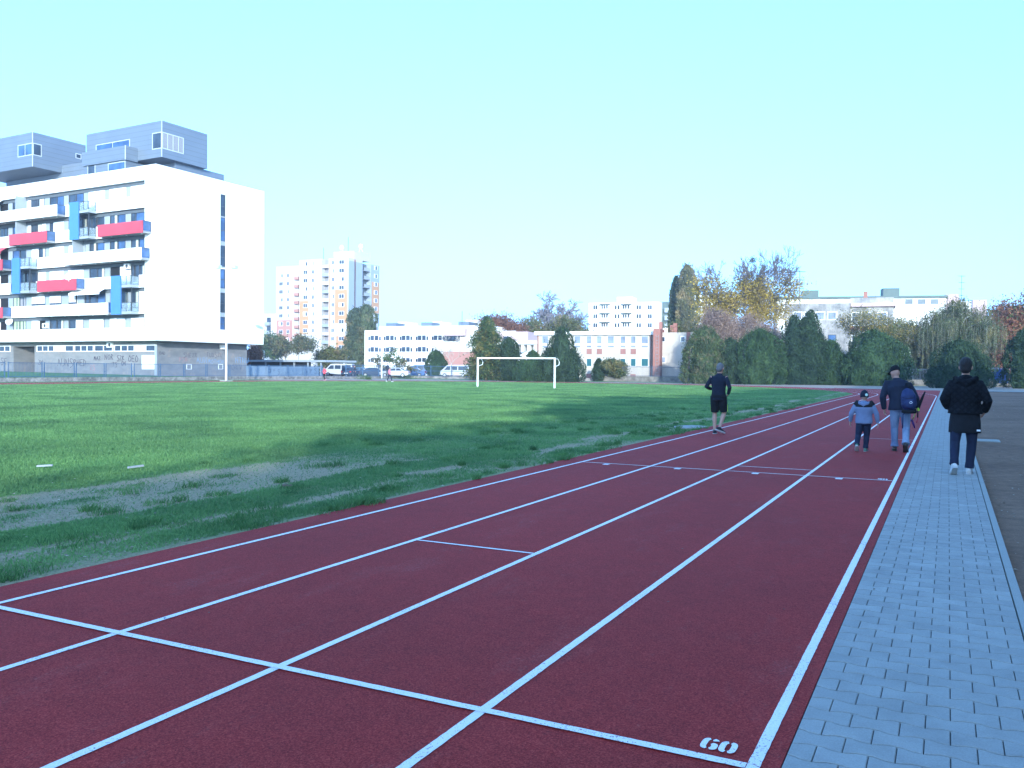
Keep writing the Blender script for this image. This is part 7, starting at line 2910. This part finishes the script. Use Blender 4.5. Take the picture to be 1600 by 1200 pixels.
def rucksack(parent_loc, label, k):
    """worn on the right shoulder"""
    T = thing('rucksack', label, 'bag', parent_loc, world=False)
    o = V3(.16, -.22, 0) * k
    mb = MB()
    mb.tube([o + V3(0.02, -.02, .88) * k, o + V3(.015, -.03, .98) * k, o + V3(0, -.02, 1.16) * k, o + V3(-.02, .02, 1.27) * k, o + V3(-.03, .05, 1.31) * k], [(.10 * k, .06 * k), (.15 * k, .11 * k), (.145 * k, .11 * k), (.10 * k, .07 * k), (.03 * k, .03 * k)], 16, ref=(1, 0, 0))
    mb.ell(o + V3(.03, -.11, 1.0) * k, (.105 * k, .055 * k, .10 * k), 14)
    fuse('bag_body', mb, MT['pack_blue'], T, .011, 3)
    mb = MB()
    mb.tube([o + V3(0.02, -.0, .83) * k, o + V3(.02, -.02, .90) * k], [(.145 * k, .09 * k), (.13 * k, .085 * k)], 14, ref=(1, 0, 0))
    mb.build('base_panel', MT['black_cloth'], T, smooth=True)
    mb = MB()
    mb.tube([o + V3(.03, .0, 1.30) * k, o + V3(-.02, .10, 1.42) * k, o + V3(-.04, .24, 1.44) * k, o + V3(-.04, .34, 1.30) * k], [(.03 * k, .008 * k)] * 4, 8)
    mb.build('strap', MT['black_cloth'], T, smooth=True)
    mb = MB()
    mb.tube([o + V3(-.02, .0, .86) * k, o + V3(-.09, -.02, .78) * k, o + V3(-.095, -.03, .50) * k], [(.012 * k, .004 * k)] * 3, 6)
    mb.build('loose_strap', MT['pack_blue'], T, smooth=True)
    mb = MB()
    c0 = o + V3(.055, -.168, 1.04) * k
    for a0, a1, rr in ((200, 380, .030), (20, 150, .022)):
        P = [c0 + V3(math.cos(R(a)) * rr, 0, math.sin(R(a)) * rr * .7) * k for a in range(a0, a1, 20)]
        mb.tube(P, .006 * k, 5)
    mb.build('badge', MT['white_panel'], T)
    for zz in (1.08, 1.13):
        mb = MB()
        mb.tube([o + V3(-.10 + .0, -.10, zz) * k, o + V3(.0, -.138, zz - .02) * k, o + V3(.11, -.11, zz - .0) * k], .005 * k, 5)
        mb.build('zip', MT['black_cloth'], T)
    return T


rucksack(p, "plump blue rucksack with a small white badge slung on the capped man's right shoulder", 0.97)
# bundle of toys / folded umbrella held in his right hand
T = thing('toy_bundle', "dark folded umbrella with yellow and red toy parts hanging from the man's right hand", 'umbrella', p, world=False)
k = 0.97
hh = V3(.30, .12, .85) * k
mb = MB()
mb.tube([hh + V3(.16, .02, .40) * k, hh + V3(.12, .02, .30) * k, hh + V3(.02, .02, .02) * k], [.012, .022, .035], 8)
mb.build('umbrella_handle', MT['black_cloth'], T, smooth=True)
mb = MB()
mb.tube([hh + V3(.02, .01, .07) * k, hh + V3(.05, .0, .0) * k], [.03, .02], 8)
mb.build('yellow_tie', MT['neon'], T, smooth=True)
mb = MB()
mb.tube([hh + V3(.0, .01, .0) * k, hh + V3(-.04, .0, -.12) * k, hh + V3(-.07, .0, -.20) * k], [.014, .012, .01], 6)
mb.build('yellow_rod', M('dull yellow plastic', (0.40, 0.36, 0.10), 0.5, 0.1), T, smooth=True)
mb = MB()
mb.tube([hh + V3(.03, .01, .0) * k, hh + V3(.03, .0, -.14) * k], .014, 6)
mb.build('black_rod', MT['black_cloth'], T, smooth=True)
mb = MB()
mb.tube([hh + V3(.03, .0, -.141) * k, hh + V3(.01, .0, -.25) * k], [.016, .012], 6)
mb.build('red_tip', MT['red_panel'], T, smooth=True)
MT['violet'] = M('violet plastic', (0.09, 0.03, 0.17), 0.5, 0.1)
for a in (-.10, .02):
    mb = MB()
    mb.tube([hh + V3(-.08, .0, -.18) * k, hh + V3(-.07 + a, 0, -.27) * k, hh + V3(-.04 + a, 0, -.36) * k], [.016, .022, .012], 6)
    mb.build('violet_blade', MT['violet'], T, smooth=True)
# --- man in quilted jacket
p = G(1506, 742)
figure(p, R(1), 1.80, 'dark haired man in a black quilted jacket over a long black coat', dict(
    hip=(0, 0, .94), neck=(0, .0, 1.47), head=(.0, .03, 1.63), look=(.08, 1, -.05), shL=(-.185, .0, 1.385), shR=(.185, 0, 1.385), elL=(-.29, -.06, 1.14), elR=(.30, -.05, 1.12), wrL=(-.23, .10, 1.0), wrR=(.26, .08, .95), handL=(.5, .8, -.2), handR=(-.3, .7, -.5),
    hpL=(-.09, 0, .92), hpR=(.09, 0, .92), knL=(-.13, -.04, .50), knR=(.10, .06, .49), anL=(-.14, -.24, .16), anR=(.07, .02, .09), toeL=(-.1, .8, -.5), toeR=(.12, 1, 0)),
    dict(hair='hair_dark', hair_fuzz=1.02, leg=dict(mat='trouser_navy', fat=1.0, cuff=.066), top=dict(mat='quilt', hem=.93, fat=1.30, hemw=.185, sfat=1.22, hood=True, hood_mat='quilt', sleeve=.9), shoe='shoe_white', sole='sole', curl=0.9))
mbp = MB()
k = 1.80 / 1.75
Tq = [o for o in bpy.data.objects if o.type == 'EMPTY' and o.get('category') == 'person'][-1]
mbp.tube([V3(0, 0, .64) * k, V3(0, 0, .80) * k, V3(0, 0, 1.0) * k], [(.222 * k, .135 * k), (.215 * k, .145 * k), (.19 * k, .14 * k)], 24, ref=(1, 0, 0))
co = fuse('long_coat', mbp, MT['black_cloth'], Tq, .012, 2)
mb = MB()
mb.box(.155 * k, .205 * k, -.128 * k, -.112 * k, .675 * k, .70 * k)
mb.build('coat_label', MT['white_panel'], co)

# --- two far joggers and two people in the car park
GJ = dict(hip=(0, 0, .94), elL=(-.27, -.05, 1.15), elR=(.27, -.05, 1.15), wrL=(-.22, .16, 1.12), wrR=(.22, .18, 1.08), handL=(.3, .8, .2), handR=(-.3, .8, .2),
          knL=(-.09, .16, .53), knR=(.1, -.02, .50), anL=(-.09, .10, .12), anR=(.1, -.30, .22), toeR=(0, .7, -.7))
p = G(507, 595)
figure(p, R(175), 1.62, 'far jogger in a red jacket and dark tights, in front of the board fence', GJ,
       dict(hair='hair_dark', leg=dict(mat='black_cloth', fat=.85, cuff=.05), top=dict(mat='pink_top', hem=.86, fat=1.1, sfat=1.05), shoe='pink_light', sole='sole', curl=1.0), slim=.9, vox=0.02)
p = G(608.5, 597)
G2 = dict(GJ)
G2.update(anL=(-.12, .28, .10), knL=(-.1, .17, .52), anR=(.1, -.30, .14), knR=(.1, -.10, .50))
figure(p, R(-75), 1.62, 'far jogger in a light pink top and blue trousers, near the middle street lamp', G2,
       dict(hair='hair_dark', leg=dict(mat='trouser_navy', fat=.95, cuff=.055), top=dict(mat='pink_light', hem=.88, fat=1.05), shoe='shoe_white', sole='sole', curl=1.0), slim=.9, vox=0.02)
p = D(554.5, 128)
p[2] = 0.16
figure(p, R(160), 1.72, 'dark clothed person standing behind the mesh fence between two parked cars', {}, dict(hair='hair_dark', leg=dict(mat='trouser_navy'), top=dict(mat='black_cloth', fat=1.15), shoe='shoe_dark', sole='shoe_dark'), vox=0.02)
p = D(605.5, 130)
p[2] = 0.5
figure(p, R(190), 1.75, 'dark clothed person behind the fence, just left of the second jogger', {}, dict(hair='hair_dark', leg=dict(mat='black_cloth'), top=dict(mat='navy_coat', fat=1.15), shoe='shoe_dark', sole='shoe_dark'), vox=0.02)

# ================================================================== small things
# concrete cover in the grass beside the runner
mb = MB()
c0 = G(1079, 668.3)
pts = []
for i in range(22):
    a = 2 * math.pi * i / 22
    pts.append((c0[0] + 0.44 * math.cos(a), c0[1] + 0.60 * math.sin(a)))
mb.extr(pts, -0.05, 0.035)
tag(mb.build('concrete_cover', MT['kerb']), 'flat pale oval concrete cover lying in the grass left of the runner', 'manhole cover')
c0 = G(1542, 687)
mb = MB()
mb.box(c0[0] - 0.27, c0[0] + 0.27, c0[1] - 0.35, c0[1] + 0.35, -0.06, -0.012)
mb.box(c0[0] - 0.22, c0[0] + 0.22, c0[1] - 0.30, c0[1] - 0.02, -0.012, -0.006)
mb.box(c0[0] - 0.22, c0[0] + 0.22, c0[1] + 0.02, c0[1] + 0.30, -0.012, -0.006)
tag(mb.build('drain_cover', MT['kerb']), 'square grey drain cover sunk in the bare ground right of the pavement', 'drain cover')
for px, py, L, a_, lb in ((70, 734.5, .22, .2, 'short white plastic strip lying in the grass at far left'), (212, 736, .24, .9, 'longer pale plastic strip lying slanted in the grass'), (445, 762, 0.0, 0, '')):
    c0 = G(px, py)
    if L:
        mb = MB()
        d = c2w(math.cos(a_), math.sin(a_), 0)
        e = c2w(-math.sin(a_), math.cos(a_), 0) * 0.018
        P = [c0 - d * L / 2 - e, c0 + d * L / 2 - e, c0 + d * L / 2 + e, c0 - d * L / 2 + e]
        mb.hexa([tuple(P[0] + [0, 0, .05]), tuple(P[1] + [0, 0, .06]), tuple(P[3] + [0, 0, .05]), tuple(P[2] + [0, 0, .06]), tuple(P[0] + [0, 0, .075]), tuple(P[1] + [0, 0, .085]), tuple(P[3] + [0, 0, .075]), tuple(P[2] + [0, 0, .085])])
        tag(mb.build('plastic_strip', MT['light_grey']), lb, 'litter')
    else:
        mb = MB()
        mb.tube([c0, c0 + V3(0, 0, .05)], [.05, .035], 9)
        mb.tube([c0 + V3(.04, 0, .02), c0 + V3(.10, .03, .035)], [.02, .012], 6)
        tag(mb.build('wooden_stump', MT['bark']), 'small dark stump poking out of the shaded grass', 'stump')

# ================================================================== air
hz = MB()
hz.box(-905, 905, -305, 1505, -1.5, 62)
t = NT('haze')
t.t.nodes.remove(t.b)
pvn = t.n('VolumePrincipled')
pvn.inputs['Color'].default_value = (0.93, 0.96, 1.0, 1)
pvn.inputs['Density'].default_value = 0.0005
pvn.inputs['Anisotropy'].default_value = 0.2
t.l(pvn.outputs[0], t.t.nodes['Material Output'].inputs['Volume'])
tag(hz.build('haze', t.m), kind='stuff')
